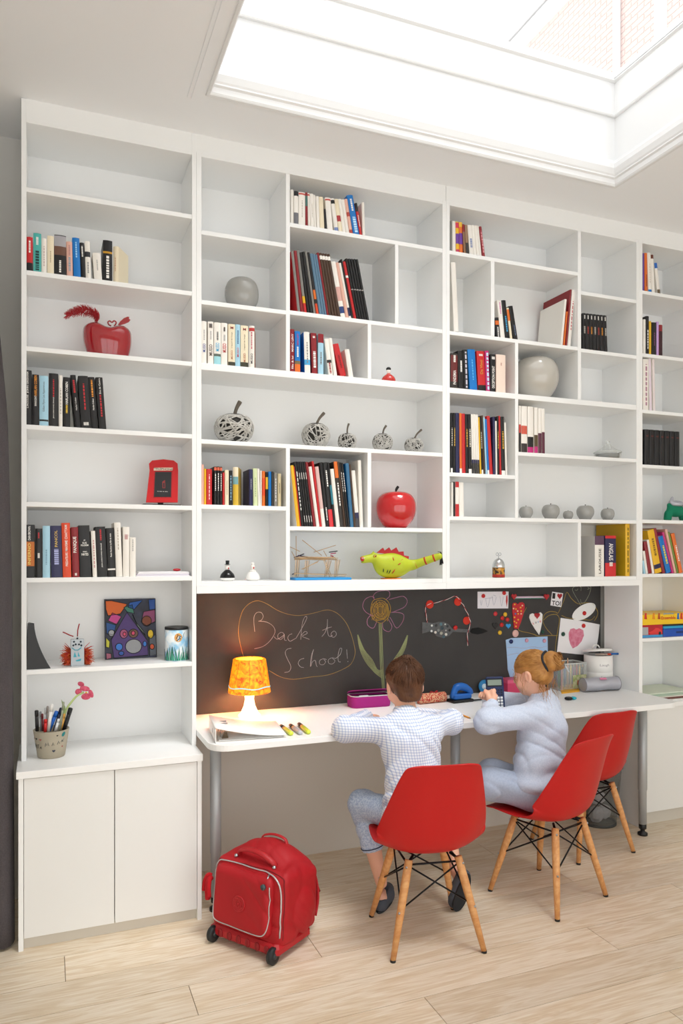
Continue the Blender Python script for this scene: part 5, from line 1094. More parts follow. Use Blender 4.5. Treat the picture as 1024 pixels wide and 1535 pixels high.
flat('painted_heart', [(640, 450), (655, 415), (685, 408), (705, 420), (730, 408), (765, 425), (770, 470), (750, 520), (715, 560), (675, 580), (655, 545), (642, 500)], *A6, 0.0006, WC, y=BY - 0.0015, parent=pp)
disc('magnet', 592, 458, *A6, 0.0125, '#1f4a3a', 'dark green round magnet on the pink heart painting', y=BY - 0.0022); disc('magnet', 766, 387, *A6, 0.0125, RED, 'round red magnet on the pink heart painting', y=BY - 0.0022)

# ---------------------------------------------------------------- things on the desk
DZ = 0.7502
def dk(u, v): return on_z(u, v, DZ)
# lamp
lp = dk(374, 1069); LY = min(lp.y, 0.20)
lp = Vector((on_y(374, 1069, LY).x, LY, DZ))
lm = thing('table_lamp', 'lit table lamp with orange painted shade and white waisted foot', 'lamp', lp)
GLOW = mat('glowing_white_plastic', '#fff1da', 0.4, emit=2.2, ecol='#ffe2b0')
H1 = on_y(374, 1037, LY).z - DZ; H2 = on_y(374, 987, LY).z - DZ; PXM = on_y(405, 1000, LY).x - on_y(374, 1000, LY).x
obj('base', MB().lathe([(0.052, 0), (0.052, 0.005), (0.042, 0.014), (0.027, H1 * 0.42), (0.021, H1 * 0.7), (0.024, H1 * 0.95), (0.028, H1 + 0.01)], 28, lp), GLOW, lm)
SHD = bpy.data.materials.new('painted_lamp_shade'); SHD.use_nodes = True
nt = SHD.node_tree; pb = nt.nodes['Principled BSDF']; tc = nt.nodes.new('ShaderNodeTexCoord'); n1 = nt.nodes.new('ShaderNodeTexNoise'); n1.inputs['Scale'].default_value = 26; n1.inputs['Detail'].default_value = 5; n1.inputs['Distortion'].default_value = 2.0
r1 = nt.nodes.new('ShaderNodeValToRGB'); e = r1.color_ramp.elements; e[0].position = 0.30; e[0].color = (*lin('#a52408'), 1); e[1].position = 0.68; e[1].color = (*lin('#f0a412'), 1)
q = r1.color_ramp.elements.new(0.44); q.color = (*lin('#e3760a'), 1)
nt.links.new(tc.outputs['Object'], n1.inputs['Vector']); nt.links.new(n1.outputs['Fac'], r1.inputs['Fac']); nt.links.new(r1.outputs['Color'], pb.inputs['Base Color']); nt.links.new(r1.outputs['Color'], pb.inputs['Emission Color']); pb.inputs['Emission Strength'].default_value = 0.6; pb.inputs['Roughness'].default_value = 0.6
R0, R1 = PXM * 0.98, PXM * 0.76
sh = obj('lamp_shade', MB().lathe([(R0, H1), (R0 + 0.001, H1 + 0.002), (R1, H2 - 0.004), (R1 - 0.006, H2), (R1 - 0.012, H2 - 0.001)], 36, lp, caps=False), SHD, lm, solid=0.0015)
for k in range(9):
    a = 2 * PI * k / 9 + 0.2; ln_ = []
    for i in range(6):
        t_ = i / 5; r = R0 + (R1 - R0) * t_ + 0.0009; a2 = a + 0.10 * math.sin(3 * t_ + k) ; ln_.append((lp.x + r * math.cos(a2), lp.y + r * math.sin(a2), lp.z + H1 + 0.004 + (H2 - H1 - 0.012) * t_))
    obj('ink_line', MB().tube(ln_, 0.0009, 4), cm('#4a1c08', 0.7), sh)
bn = MB(); pts = []
for i in range(41):
    a = 2 * PI * i / 40; z = H1 + 0.028 + 0.003 * math.sin(a * 5); r = R0 + (R1 - R0) * 0.028 / (H2 - H1) + 0.0008
    pts.append((lp.x + r * math.cos(a), lp.y + r * math.sin(a), lp.z + z))
obj('blue_brush_line', bn.tube(pts[:-1], 0.0028, 6, closed=True), mat('lit_blue_paint', '#7fc0cc', 0.6, emit=0.5), sh)
bl_ = bpy.data.lights.new('lamp_bulb', 'POINT'); bl_.energy = 3.4; bl_.color = (1.0, 0.58, 0.22); bl_.shadow_soft_size = 0.03
bo = bpy.data.objects.new('lamp_bulb', bl_); COL.objects.link(bo); bo.parent = lm; bo.location = (0, 0, (H1 + H2) / 2 - 0.01)
# lever-arch binder
WB = cm('#f1efec', 0.45)
bd = thing('ring_binder', 'white ring binder lying open beside the lamp', 'binder', (dk(332, 1108).x, dk(332, 1108).y, DZ), 0)
c0, c1, c2, c3 = dk(331, 1110), dk(431, 1107), dk(400, 1068), dk(312, 1080)
P0, P1_, P2_, P3_ = Vector((0.634, -0.262, DZ)), Vector((0.925, -0.287, DZ)), Vector((0.955, -0.030, DZ)), Vector((0.660, -0.008, DZ))
obj('bottom_cover', MB().add([tuple(p + Vector((0, 0, dz))) for dz in (0, 0.003) for p in (P0, P1_, P2_, P3_)], [(0, 1, 2, 3), (7, 6, 5, 4), (0, 4, 5, 1), (1, 5, 6, 2), (2, 6, 7, 3), (3, 7, 4, 0)]), WB, bd)
sv = Vector((0, 0, 0.058)); th_ = (P1_ - P0).normalized() * 0.003
spn = obj('spine', MB().add([tuple(p) for p in (P0, P0 + th_, P3_ + th_, P3_, P0 + sv, P0 + th_ + sv, P3_ + th_ + sv, P3_ + sv)], [(0, 3, 2, 1), (4, 5, 6, 7), (0, 1, 5, 4), (1, 2, 6, 5), (2, 3, 7, 6), (3, 0, 4, 7)]), WB, bd)
fw_ = (P3_ - P0).normalized(); out_ = Vector((-fw_.y, fw_.x, 0)); 
if out_.x > 0: out_ = -out_
pc = P0.lerp(P3_, 0.42) + Vector((0, 0, 0.029)); obj('finger_hole', MB().tube([pc, pc + out_ * 0.0012], 0.009, 16), CHROME, spn)
rows = []
for i in range(13):
    t_ = i / 12; z = 0.058 * (1 - t_) ** 1.6 + 0.012 * t_ + 0.004; rows.append([tuple(P0.lerp(P1_, t_) + Vector((0, 0, z))), tuple(P3_.lerp(P2_, t_) + Vector((0, 0, z)))])
tcv = obj('top_cover', MB().grid(rows), WB, bd, solid=0.003)
obj('paper_sheet', MB().add([tuple(P0.lerp(P1_, 0.06) + Vector((0, 0.012, 0.006))), tuple(P0.lerp(P1_, 0.97) + Vector((0, 0.012, 0.006))), tuple(P3_.lerp(P2_, 0.95) + Vector((0, -0.02, 0.006))), tuple(P3_.lerp(P2_, 0.06) + Vector((0, -0.02, 0.006)))], [(0, 1, 2, 3)]), cm('#e6e6e6', 0.8), bd, solid=0.002)
for k in (0.36, 0.64):
    m_ = P0.lerp(P3_, k) + (P1_ - P0).normalized() * 0.03; obj('ring', MB().tube([m_ + Vector((0.0, 0, 0.004)), m_ + Vector((0, 0, 0.030)), m_ + Vector((0.015, 0, 0.036)), m_ + Vector((0.028, 0, 0.026)), m_ + Vector((0.028, 0, 0.004))], 0.0016, 6), CHROME, bd)
lvr = MB(); m_ = P0.lerp(P3_, 0.22) + (P1_ - P0).normalized() * 0.045
for k in range(4): lvr.box(m_.x - 0.014 + 0.004 * k, m_.x + 0.012, m_.y - 0.01 + 0.006 * k, m_.y - 0.004 + 0.006 * k, DZ + 0.004, DZ + 0.012 + 0.005 * k)
obj('lever_mechanism', lvr, cm('#6a5a48', 0.35, metal=0.8), bd)
for k in range(2):
    p = P3_.lerp(P2_, 0.14) * (0.62 - 0.16 * k) + P0.lerp(P1_, 0.14) * (0.38 + 0.16 * k); z = 0.058 * 0.86 ** 1.6 + 0.012 * 0.14 + 0.0065
    obj('rivet_slot', MB().box(p.x - 0.008, p.x + 0.022, p.y - 0.003, p.y + 0.003, DZ + z - 0.004, DZ + z + 0.0008), cm('#8d8a88', 0.5), tcv)
# highlighters
for (u0, v0, u1, v1, c_, lb) in ((421, 1089, 437, 1102, '#cfe04a', 'yellow-green highlighter nearest the binder'), (435, 1088, 451, 1101, '#b9bcc4', 'grey highlighter between two yellow ones'), (448, 1086, 463, 1100, '#d6e24a', 'yellow-green highlighter farthest from the binder')):
    a, e2 = dk(u0, v0 + 2), dk(u1, v1 + 1); a.z = e2.z = DZ + 0.0095; d_ = (e2 - a).normalized()
    hl = thing('highlighter', lb, 'highlighter', (a + e2) / 2 - Vector((0, 0, 0.0095)), 0, 'highlighters on the desk')
    L = (e2 - a).length
    obj('barrel', MB().tube([a + d_ * L * 0.42, e2 - d_ * 0.004, e2], [0.0105, 0.0105, 0.009], 10, flat=0.85), cm(c_, 0.35), hl)
    obj('cap', MB().tube([a, a + d_ * 0.004, a + d_ * L * 0.3], [0.006, 0.0085, 0.0095], 10, flat=0.85), cm('#2a2722', 0.4), hl); obj('grip', MB().tube([a + d_ * L * 0.3, a + d_ * L * 0.43], [0.009, 0.0103], 10, flat=0.85), cm('#d99a5a', 0.5), hl)
# purple pencil case, open
PUR = mat('purple_fabric', '#a11f7c', 0.8, bump=(260, 0.3)); c_ = (dk(527, 1062) + dk(584, 1059)) / 2
pcx = thing('pencil_case', 'purple fabric pencil case with open zip', 'pencil case', (c_.x + 0.01, c_.y + 0.045, DZ), math.radians(-3))
rim = rrect(-0.105, 0.105, -0.05, 0.05, 0.03)
obj('body', MB().grid([[(x * k, y * k, z) for x, y in rim] for k, z in ((0.97, 0.0), (1.0, 0.01), (1.0, 0.045), (0.985, 0.056))], closed=True).add([(x * 0.97, y * 0.97, 0.0) for x, y in rim], [tuple(range(len(rim)))]), PUR, pcx, world=False, solid=0.002)
rim2 = [(x * 0.985, y * 0.985, 0.057) for x, y in rim]
obj('zip', MB().tube(rim2, 0.0028, 6, closed=True), cm('#cfcdd2', 0.4), pcx, world=False)
obj('lining', MB().add([(x * 0.95, y * 0.95, 0.045) for x, y in rim], [tuple(range(len(rim)))]), cm('#151416', 0.8), pcx, world=False)
lid = MB().grid([[(x * 0.985, 0.05 + (y + 0.05) * 0.72 * math.cos(q_) - 0.004, 0.060 + (y + 0.05) * 0.30) for x, y in rim] for q_ in (0.0, 0.02)], closed=True)
lid.add([(x * 0.985, 0.046 - (0.05 - y) * 0.55, 0.060 + (0.05 - y) * 0.30 + 0.012) for x, y in rim if y > -0.03], [tuple(range(len([1 for x, y in rim if y > -0.03])))])
obj('flap', MB().add([(x * 0.985, 0.05 - (0.05 - y) * 0.5, 0.058 + (0.05 - y) * 0.22) for x, y in rim], [tuple(range(len(rim)))]), PUR, pcx, world=False, solid=0.003)
obj('paper_slip', MB().box(-0.06, -0.015, -0.045, -0.02, 0.045, 0.058), cm('#dfe3ea', 0.6), pcx, world=False)
# small red patterned case
rc = thing('pencil_case', 'small red patterned pencil case with a bow', 'pencil case', ((dk(636, 1057).x + dk(668, 1052).x) / 2, dk(652, 1055).y + 0.03, DZ), math.radians(4))
RP = mat('red_print_fabric', '#b8332c', 0.8, vary=(150, '#d9b08a', 0.05))
obj('body', MB().tube([(-0.09, 0, 0.026), (-0.085, 0, 0.026), (0.07, 0, 0.026), (0.076, 0, 0.026)], [0.012, 0.026, 0.026, 0.016], 16), RP, rc, world=False)
obj('bow', MB().tube([(0.0, -0.005, 0.05), (0.02, -0.01, 0.062), (0.03, 0, 0.056), (0.012, 0.0, 0.051), (-0.012, 0, 0.058), (-0.02, 0, 0.052), (0.004, 0, 0.051), (0.035, -0.01, 0.05)], 0.0022, 6), cm('#b01f28', 0.8), rc, world=False)
# hole punch
hp0 = dk(697, 1053); hp = thing('hole_punch', 'blue hole punch on a black base', 'hole punch', (hp0.x, hp0.y + 0.03, DZ), math.radians(5))
obj('base', MB().cbox(-0.075, 0.055, -0.035, 0.04, 0.0, 0.014, 0.004), BLACKP, hp, world=False); obj('paper_guide', MB().box(0.055, 0.125, -0.03, -0.018, 0.004, 0.008).box(0.118, 0.125, -0.032, -0.016, 0.004, 0.022), BLACKP, hp, world=False)
HPB = cm('#1c62b5', 0.35)
arc = [(-0.046, 0.0, 0.022), (-0.050, 0.0, 0.045), (-0.036, 0.0, 0.072), (-0.008, 0.0, 0.078), (0.025, 0.0, 0.068), (0.046, 0.0, 0.052), (0.050, 0.0, 0.036)]
obj('handle', MB().tube([tuple(p) for p in spl(arc, 4)], [0.017] * 8 + [0.02] * 9 + [0.018] * 8, 12), HPB, hp, world=False); obj('housing', MB().cbox(-0.06, 0.05, -0.022, 0.03, 0.013, 0.042, 0.006), HPB, hp, world=False)
# orange pencil, blue disc, pink box
a, e2 = dk(690, 1072), dk(706, 1078); a.z = e2.z = DZ + 0.004
pn = thing('pencil', 'short orange pencil near the desk edge', 'pencil', (a + e2) / 2 - Vector((0, 0, 0.004))); obj('barrel', MB().tube([a, a.lerp(e2, 0.85)], 0.004, 6), cm('#e39a3c', 0.4), pn); obj('tip', MB().tube([a.lerp(e2, 0.85), e2], [0.004, 0.0008], 6), cm('#c99a6a', 0.7), pn)
c_ = on_y(729, 1030, 0.27); cdsk = thing('round_disc', 'small blue round disc propped behind the calculator', 'disc', (c_.x, 0.285, DZ))
obj('disc_face', MB().lathe([(1e-4, 0), (0.036, 0), (0.036, 0.003), (1e-4, 0.003)], 28).xf(Matrix.Translation((c_.x, 0.29, DZ + 0.036)) @ Matrix.Rotation(PI / 2 - 0.15, 4, 'X')), cm('#2d86c2', 0.3), cdsk)
obj('disc_label', MB().lathe([(1e-4, 0), (0.016, 0), (0.016, 0.001), (1e-4, 0.001)], 20).xf(Matrix.Translation((c_.x, 0.2865, DZ + 0.036)) @ Matrix.Rotation(PI / 2 - 0.15, 4, 'X')), cm('#cfe4ef', 0.4), cdsk)
bx0 = on_y(758, 1020, 0.22).x; bx1 = on_y(784, 1020, 0.22).x
pk_ = thing('pink_box', 'red-pink cardboard box on the desk beyond the girl\'s face', 'box', ((bx0 + bx1) / 2, 0.24, DZ))
obj('carton', MB().cbox(bx0, bx1, 0.20, 0.29, DZ, DZ + 0.075, 0.001), cm('#c73a62', 0.5), pk_); obj('lid', MB().cbox(bx0 - 0.001, bx1 + 0.001, 0.199, 0.291, DZ + 0.06, DZ + 0.078, 0.001), cm('#d6567a', 0.5), pk_)
# clear plastic box with pencils
CLR = mat('clear_plastic', '#e6ecea', 0.12, alpha=0.2)
q0 = on_y(842, 1020, 0.17).x; q1 = on_y(880, 1020, 0.17).x; ztop = on_y(860, 995, 0.17).z
bxp = thing('plastic_box', 'clear plastic box full of coloured pencils and stickers', 'box', ((q0 + q1) / 2, 0.225, DZ))
wl = MB()
for b_ in ((q0, q1, 0.172, 0.174, DZ, ztop), (q0, q1, 0.29, 0.292, DZ, ztop), (q0, q0 + 0.002, 0.174, 0.29, DZ, ztop), (q1 - 0.002, q1, 0.174, 0.29, DZ, ztop), (q0, q1, 0.172, 0.292, DZ, DZ + 0.002)): wl.box(*b_)
obj('box_walls', wl, CLR, bxp); obj('rim', MB().tube([(q0, 0.172, ztop), (q1, 0.172, ztop), (q1, 0.292, ztop), (q0, 0.292, ztop)], 0.003, 6, closed=True), cm('#d9dedd', 0.3), bxp)
flx = q0 + 0.45 * (q1 - q0)
obj('sticker', MB().box(flx, q1 - 0.004, 0.1708, 0.1716, DZ + 0.012, DZ + 0.085), mat('green_sticker', '#8fa05a', 0.5, vary=(40, '#c9c7a0', 0.1)), bxp)
obj('sticker', MB().box(flx + 0.03, flx + 0.055, 0.1700, 0.1708, DZ + 0.03, DZ + 0.055), cm('#b8482c', 0.5), bxp)
rr = random.Random(9)
for i, c_ in enumerate(('#c23b2e', '#2f6fb0', '#e0b53a', '#3f8a4f', '#8a3f7a', '#d9713a', '#d9a98a', '#222222', '#4fa3c0', '#b5302f', '#6a4a2f', '#e0c070')):
    x = q0 + 0.012 + (q1 - q0 - 0.024) * ((i * 5) % 12) / 11; y = 0.184 + 0.095 * ((i * 7) % 12) / 11; L = ztop - DZ + rr.uniform(-0.012, 0.004) + (0.022 if i == 6 else 0)
    pe = thing('coloured_pencil', ('red', 'blue', 'yellow', 'green', 'purple', 'orange', 'tallest peach', 'black', 'sky blue', 'dark red', 'brown', 'sand')[i] + ' pencil standing in the clear plastic box', 'pencil', (x, y, DZ + 0.003), 0, 'pencils in the clear box')
    obj('barrel', MB().tube([(x, y, DZ + 0.003), (x, y, DZ + L - 0.012)], 0.0042, 6), cm(c_, 0.4), pe); obj('tip', MB().tube([(x, y, DZ + L - 0.012), (x, y, DZ + L)], [0.0042, 0.001], 6), cm('#d8b48a', 0.7), pe)
# white enamel tin with lid ajar
tcn = on_y(897, 1010, 0.218); ti = thing('storage_tin', 'white round tin lettered Laugh with its lid ajar', 'tin', (tcn.x, 0.218, DZ)); TR = 0.080; TZ = on_y(897, 984, 0.15).z - DZ
ENA = cm('#f0efec', 0.3); tc_ = (tcn.x, 0.218, DZ)
obj('body', MB().lathe([(TR * 0.98, 0), (TR, 0.004), (TR, TZ * 0.48), (TR * 0.985, TZ * 0.49), (TR, TZ * 0.5), (TR, TZ), (TR * 0.95, TZ), (TR * 0.95, TZ - 0.02), (1e-4, TZ - 0.021)], 32, tc_), ENA, ti)
ldm = MB().lathe([(1e-4, 0.012), (TR * 0.6, 0.011), (TR * 1.0, 0.006), (TR * 1.03, 0.0), (TR * 1.0, -0.004)], 32); ldm.xf(Matrix.Translation((tcn.x - 0.004, 0.221, DZ + TZ + 0.022)) @ Matrix.Rotation(-0.14, 4, 'X')); ld = obj('lid', ldm, ENA, ti)
obj('lid_handle', MB().tube([tuple(p) for p in spl([(tcn.x - 0.03, 0.235, DZ + TZ + 0.034), (tcn.x - 0.015, 0.237, DZ + TZ + 0.05), (tcn.x + 0.012, 0.237, DZ + TZ + 0.05), (tcn.x + 0.025, 0.236, DZ + TZ + 0.036)], 4)], 0.004, 8), ENA, ld)
for tx, zz, w_, h_ in (('Laugh', TZ * 0.72, 0.055, 0.016), ('Love', TZ * 0.36, 0.04, 0.012)):
    vs, fs = text_mesh(tx); xs = [p[0] for p in vs]; ys = [p[1] for p in vs]; cx, cy = (min(xs) + max(xs)) / 2, (min(ys) + max(ys)) / 2
    m = MB(); out = []
    for x, y, z in vs:
        a = -PI / 2 - 0.25 + (x - cx) / (max(xs) - min(xs)) * w_ / TR; slant = (y - cy) * 0.012
        out.append((tcn.x + (TR + 0.0008) * math.cos(a + slant), 0.218 + (TR + 0.0008) * math.sin(a + slant), DZ + zz + (y - cy) / (max(ys) - min(ys)) * h_))
    obj('lettering', m.add(out, fs), cm('#8d8b90', 0.5), ti)
for k, (c_, dx) in enumerate((('#d2502f', 0.02), ('#1f63b0', 0.055), ('#b9a79a', -0.005))):
    p = thing('felt_pen', ('orange-red', 'blue', 'pale beige')[k] + ' felt pen lying under the ajar tin lid', 'pen', (tcn.x + dx * 0.5, 0.17, DZ + TZ - 0.006), 0, 'pens in the white tin')
    a = Vector((tcn.x + dx - 0.035, 0.195, DZ + TZ + 0.004)); e2 = Vector((tcn.x + dx + (0.05 if k == 1 else 0.02), 0.16, DZ + TZ + 0.006)); obj('barrel', MB().tube([a, a.lerp(e2, 0.8)], 0.0055, 8), cm(c_, 0.4), p); obj('cap', MB().tube([a.lerp(e2, 0.8), e2], 0.006, 8), cm(c_, 0.3), p)
# silver pouch
p0, p1_ = Vector((2.765, 0.118, DZ)), Vector((2.985, 0.098, DZ)); mid = (p0 + p1_) / 2; pr = 0.040
po = thing('pencil_pouch', 'crinkled silver cylinder pencil pouch with pink label', 'pencil case', (mid.x, mid.y, DZ)); SIL = mat('silver_fabric', '#b9bac4', 0.38, metal=0.55, bump=(35, 0.8))
m = MB(); rows = []; Ldir = (p1_ - p0); L = Ldir.length; Ld = Ldir.normalized(); sdv = Vector((-Ld.y, Ld.x, 0))
for i in range(25):
    t_ = i / 24; rows.append([tuple(Vector((p0.x, p0.y, DZ)) + Ld * (t_ * L) + sdv * (math.cos(a) * pr * (0.98 + 0.06 * math.sin(9 * t_ + 3 * a) * math.sin(PI * t_))) + Vector((0, 0, pr * 0.97 + math.sin(a) * pr * 0.96 * (0.97 + 0.07 * math.sin(11 * t_ + 2 * a + 1) * math.sin(PI * t_))))) for a in [2 * PI * k / 24 for k in range(24)]])
m.grid(rows, closed=True); m.add(rows[0], [tuple(range(24))]); m.add(rows[-1], [tuple(range(24))]); obj('pouch_body', m, SIL, po)
lbm = Vector((p0.x, p0.y, DZ)) + Ld * (L * 0.52) + sdv * (-pr * 0.55) + Vector((0, 0, pr * 1.80)); obj('pink_label', MB().add([tuple(lbm + Ld * a + sdv * b_ * 0.8 + Vector((0, 0, b_ * 0.55))) for a, b_ in ((-0.02, -0.008), (0.02, -0.008), (0.02, 0.006), (-0.02, 0.006))], [(0, 1, 2, 3)]), cm('#dd86a6', 0.6), po, solid=0.002)
for q_, nm in ((rows[0], 0), (rows[-1], 1)): obj('end_piping', MB().tube(q_, 0.0022, 6, closed=True), cm('#8f8f98', 0.5), po)
# yellow envelope pad and cutter
e0, e1, e3 = dk(842, 1040), dk(869, 1037), dk(838, 1028)
ye = thing('envelope', 'mustard yellow envelope lying behind the girl', 'envelope', (e0.x, e0.y, DZ)); E2_ = e1 + (e3 - e0)
ev = MB(); ev.prism([(e0.x, e0.y), (e1.x, e1.y), (E2_.x, E2_.y), (e3.x, e3.y)], lambda a, b_, t_: (a, b_, t_), DZ, DZ + 0.007); obj('envelope_body', ev, cm('#dfa527', 0.6), ye)
fm = (e0 + e1 + E2_ + e3) / 4; obj('flap', MB().prism([(e3.x, e3.y), (E2_.x, E2_.y), (fm.x, fm.y)], lambda a, b_, t_: (a, b_, t_), DZ + 0.0072, DZ + 0.0084), cm('#e8b53a', 0.6), ye)
k0, k1 = dk(849, 1047), dk(862, 1051); cu = thing('sharpener', 'small black and turquoise sharpener on the desk', 'sharpener', ((k0.x + k1.x) / 2, (k0.y + k1.y) / 2, DZ), 0.0)
obj('case', MB().cbox(-0.03, 0.005, -0.016, 0.016, 0, 0.016, 0.005), BLACKP, cu, world=False); obj('cover', MB().cbox(0.005, 0.032, -0.014, 0.014, 0, 0.015, 0.005), cm('#2fb3c9', 0.3), cu, world=False)

# ---------------------------------------------------------------- waste bin
bb = on_z(906, 1240, 0.0); bc_ = (bb.x + 0.02, bb.y + 0.075, 0.0)
bi = thing('waste_bin', 'smoky translucent waste bin beside the desk leg', 'bin', bc_); SMK = mat('smoky_plastic', '#6f7270', 0.25, alpha=0.5)
BH = 0.33
obj('bin_wall', MB().lathe([(1e-4, 0.004), (0.095, 0.004), (0.098, 0.01), (0.128, BH)], 32, bc_, caps=False), SMK, bi); obj('rim', MB().lathe([(0.128, BH - 0.012), (0.134, BH - 0.010), (0.134, BH), (0.126, BH)], 32, bc_, caps=False), cm('#4b4d4c', 0.3), bi); obj('base_ring', MB().lathe([(0.094, 0.0), (0.1, 0.0), (0.1, 0.012), (0.094, 0.012)], 32, bc_, caps=False), cm('#3f4140', 0.4), bi)
rr = random.Random(12)
for k, (dx, dy, z, r, lb) in enumerate(((-0.03, -0.02, 0.056, 0.048, 'crumpled white paper ball low in the waste bin'), (0.042, 0.0, 0.056, 0.044, 'crumpled paper ball at the right of the waste bin'), (0.0, 0.01, 0.142, 0.05, 'crumpled paper ball on top in the waste bin'))):
    m = MB(); m.ell((bc_[0] + dx, bc_[1] + dy, z), r, 14, 10); m.v = [tuple((Vector(v) - Vector((bc_[0] + dx, bc_[1] + dy, z))) * rr.uniform(0.78, 1.0) + Vector((bc_[0] + dx, bc_[1] + dy, z))) for v in m.v]; m.sm = [False] * len(m.sm)
    tag(obj('paper_ball', m, cm('#e6e6ea', 0.8)), lb, 'paper')

# ---------------------------------------------------------------- red trolley school bag
WL, WR = on_z(317, 1412, 0), on_z(407, 1447, 0)
fx = (WR - WL).normalized(); rotb = math.atan2(fx.y, fx.x); fy = Vector((-fx.y, fx.x, 0))
cen = (WL + WR) / 2 + fy * 0.02
BG = thing('school_bag', 'red wheeled school bag standing on the floor', 'bag', (cen.x, cen.y, 0), rotb)
RN = mat('red_nylon', '#a50a17', 0.6, bump=(28, 0.25), vary=(7, '#ae101c', 0.25)); RN2 = mat('red_rubber', '#ad1a22', 0.5); ZIP = cm('#c9c9cb', 0.35, metal=0.5)
from mathutils.bvhtree import BVHTree
def rbox(s, lo, hi, r, k, lean=0.10):
    X, Y, Z = np.meshgrid(*s.ax, indexing='ij', sparse=True); Y = Y - (Z - 0.05) * lean
    c_ = [(a + b_) / 2 for a, b_ in zip(lo, hi)]; h_ = [(b_ - a) / 2 - r for a, b_ in zip(lo, hi)]
    q = [np.abs(A - c_[i]) - h_[i] for i, A in enumerate((X, Y, Z))]
    d = np.sqrt(np.maximum(q[0], 0) ** 2 + np.maximum(q[1], 0) ** 2 + np.maximum(q[2], 0) ** 2) + np.minimum(np.maximum(np.maximum(q[0], q[1]), q[2]), 0) - r
    s._join((slice(None),) * 3, d.astype(np.float32), k)
def local_sdf(name, s, m, parent, it=1):
    V, F = s.mesh(); me = bpy.data.meshes.new(name); me.from_pydata(V.tolist(), [], F.tolist()); me.materials.append(m); me.polygons.foreach_set('use_smooth', [True] * len(me.polygons)); me.update()
    o = bpy.data.objects.new(name, me); COL.objects.link(o); o.parent = parent; q = o.modifiers.new('relax', 'SMOOTH'); q.factor = 0.5; q.iterations = it
    return o, BVHTree.FromPolygons(V.tolist(), F.tolist())
W2 = 0.178
s = SDF((-0.22, -0.06, 0.0), (0.22, 0.36, 0.42), 0.005)
rbox(s, (-0.176, 0.0, 0.035), (0.176, 0.115, 0.315), 0.035, 0.0); rbox(s, (-0.170, 0.07, 0.035), (0.170, 0.262, 0.30), 0.05, 0.02, 0.03)
s.ell((-0.01, 0.165, 0.262), (0.158, 0.105, 0.108), None, 0.05); s.ell((0.172, 0.15, 0.14), (0.022, 0.065, 0.085), None, 0.012)
s.folds([(0.007, (14, 22, 26), 2.4, (12, 15, 10), 0.7), (0.006, (-20, 8, 24), 2.2, (10, 12, 14), 2.0)])
bgo, BV = local_sdf('bag_body', s, RN, BG, 2)
s = SDF((-0.20, -0.08, 0.04), (0.18, 0.10, 0.33), 0.005)
rbox(s, (-0.155, -0.026, 0.078), (0.128, 0.04, 0.296), 0.026, 0.0); s.folds([(0.005, (16, 10, 22), 2.2, (12, 15, 10), 1.7)])
fpo, BV2 = local_sdf('front_pocket', s, RN, BG, 2)
def onbag(x, z, off=0.003, tree=None):
    for t_ in ((tree,) if tree else (BV2, BV)):
        h_ = t_.ray_cast(Vector((x, -0.4, z)), Vector((0, 1, 0)))
        if h_[0] is not None: return h_[0] - Vector((0, off, 0))
    return Vector((x, 0.04, z))
def bag_line(name, pts, r, m, tree, flat_=0.7, n=6, off=0.002, parent=BG):
    return obj(name, MB().tube([onbag(q[0], q[1], off, tree) for q in spl(pts, n)], r, 6, flat=flat_), m, parent, world=False)
bag_line('pocket_piping', [(-0.152, 0.285), (-0.152, 0.20), (-0.148, 0.12), (-0.128, 0.092), (-0.06, 0.086), (0.06, 0.086), (0.105, 0.095), (0.122, 0.125), (0.124, 0.20), (0.122, 0.27)], 0.0024, ZIP, BV2)
bag_line('zip', [(-0.166, 0.20), (-0.166, 0.26), (-0.155, 0.298), (-0.12, 0.307), (0.0, 0.308), (0.09, 0.306), (0.135, 0.296), (0.155, 0.27), (0.163, 0.20), (0.165, 0.09)], 0.0042, ZIP, BV, 0.6)
bag_line('seam', [(-0.16, 0.305), (0.0, 0.312), (0.145, 0.305), (0.169, 0.26), (0.172, 0.08)], 0.0016, cm('#6d0a12', 0.7), BV)
q0_ = onbag(0.100, 0.304, 0.006); zpl = obj('zip_pull', MB().tube([q0_, q0_ + Vector((0.002, -0.014, -0.012)), q0_ + Vector((0.003, -0.022, -0.022))], 0.003, 6), CHROME, BG, world=False)
q1_ = onbag(0.104, 0.272, 0.004, BV2); obj('zip_tag', MB().tube([q1_, q1_ - Vector((0, 0.008, 0))], 0.0105, 16), cm('#4b5a5f', 0.3, metal=0.5), zpl, world=False)
bq = onbag(-0.015, 0.180, 0.0, BV2); MBq = Matrix.Translation(bq - Vector((0, 0.0005, 0))) @ Matrix.Rotation(PI / 2 - 0.1, 4, 'X')
lg_ = obj('round_badge', MB().lathe([(1e-4, 0.002), (0.026, 0.002), (0.028, 0.0035), (0.030, 0.002), (0.031, -0.002)], 28).xf(MBq), RN2, BG, world=False)
obj('badge_ring', MB().tube([(0.012 * math.cos(a), 0.012 * math.sin(a), 0.003) for a in [2 * PI * i / 20 for i in range(20)]], 0.0014, 6, closed=True).xf(MBq), RN2, lg_, world=False)
nb_ = MB()
for i in range(14):
    a = 2 * PI * i / 14; nb_.ell((0.0205 * math.cos(a), 0.0205 * math.sin(a), 0.002), 0.0022, 6, 4)
obj('badge_relief', nb_.ell((0, 0, 0.002), 0.0045, 8, 6).xf(MBq), RN2, lg_, world=False)
bsm = MB(); bsm.cbox(-0.17, 0.172, -0.014, 0.20, 0.022, 0.066, 0.012); bse = obj('rubber_base', bsm, RN2, BG, world=False)
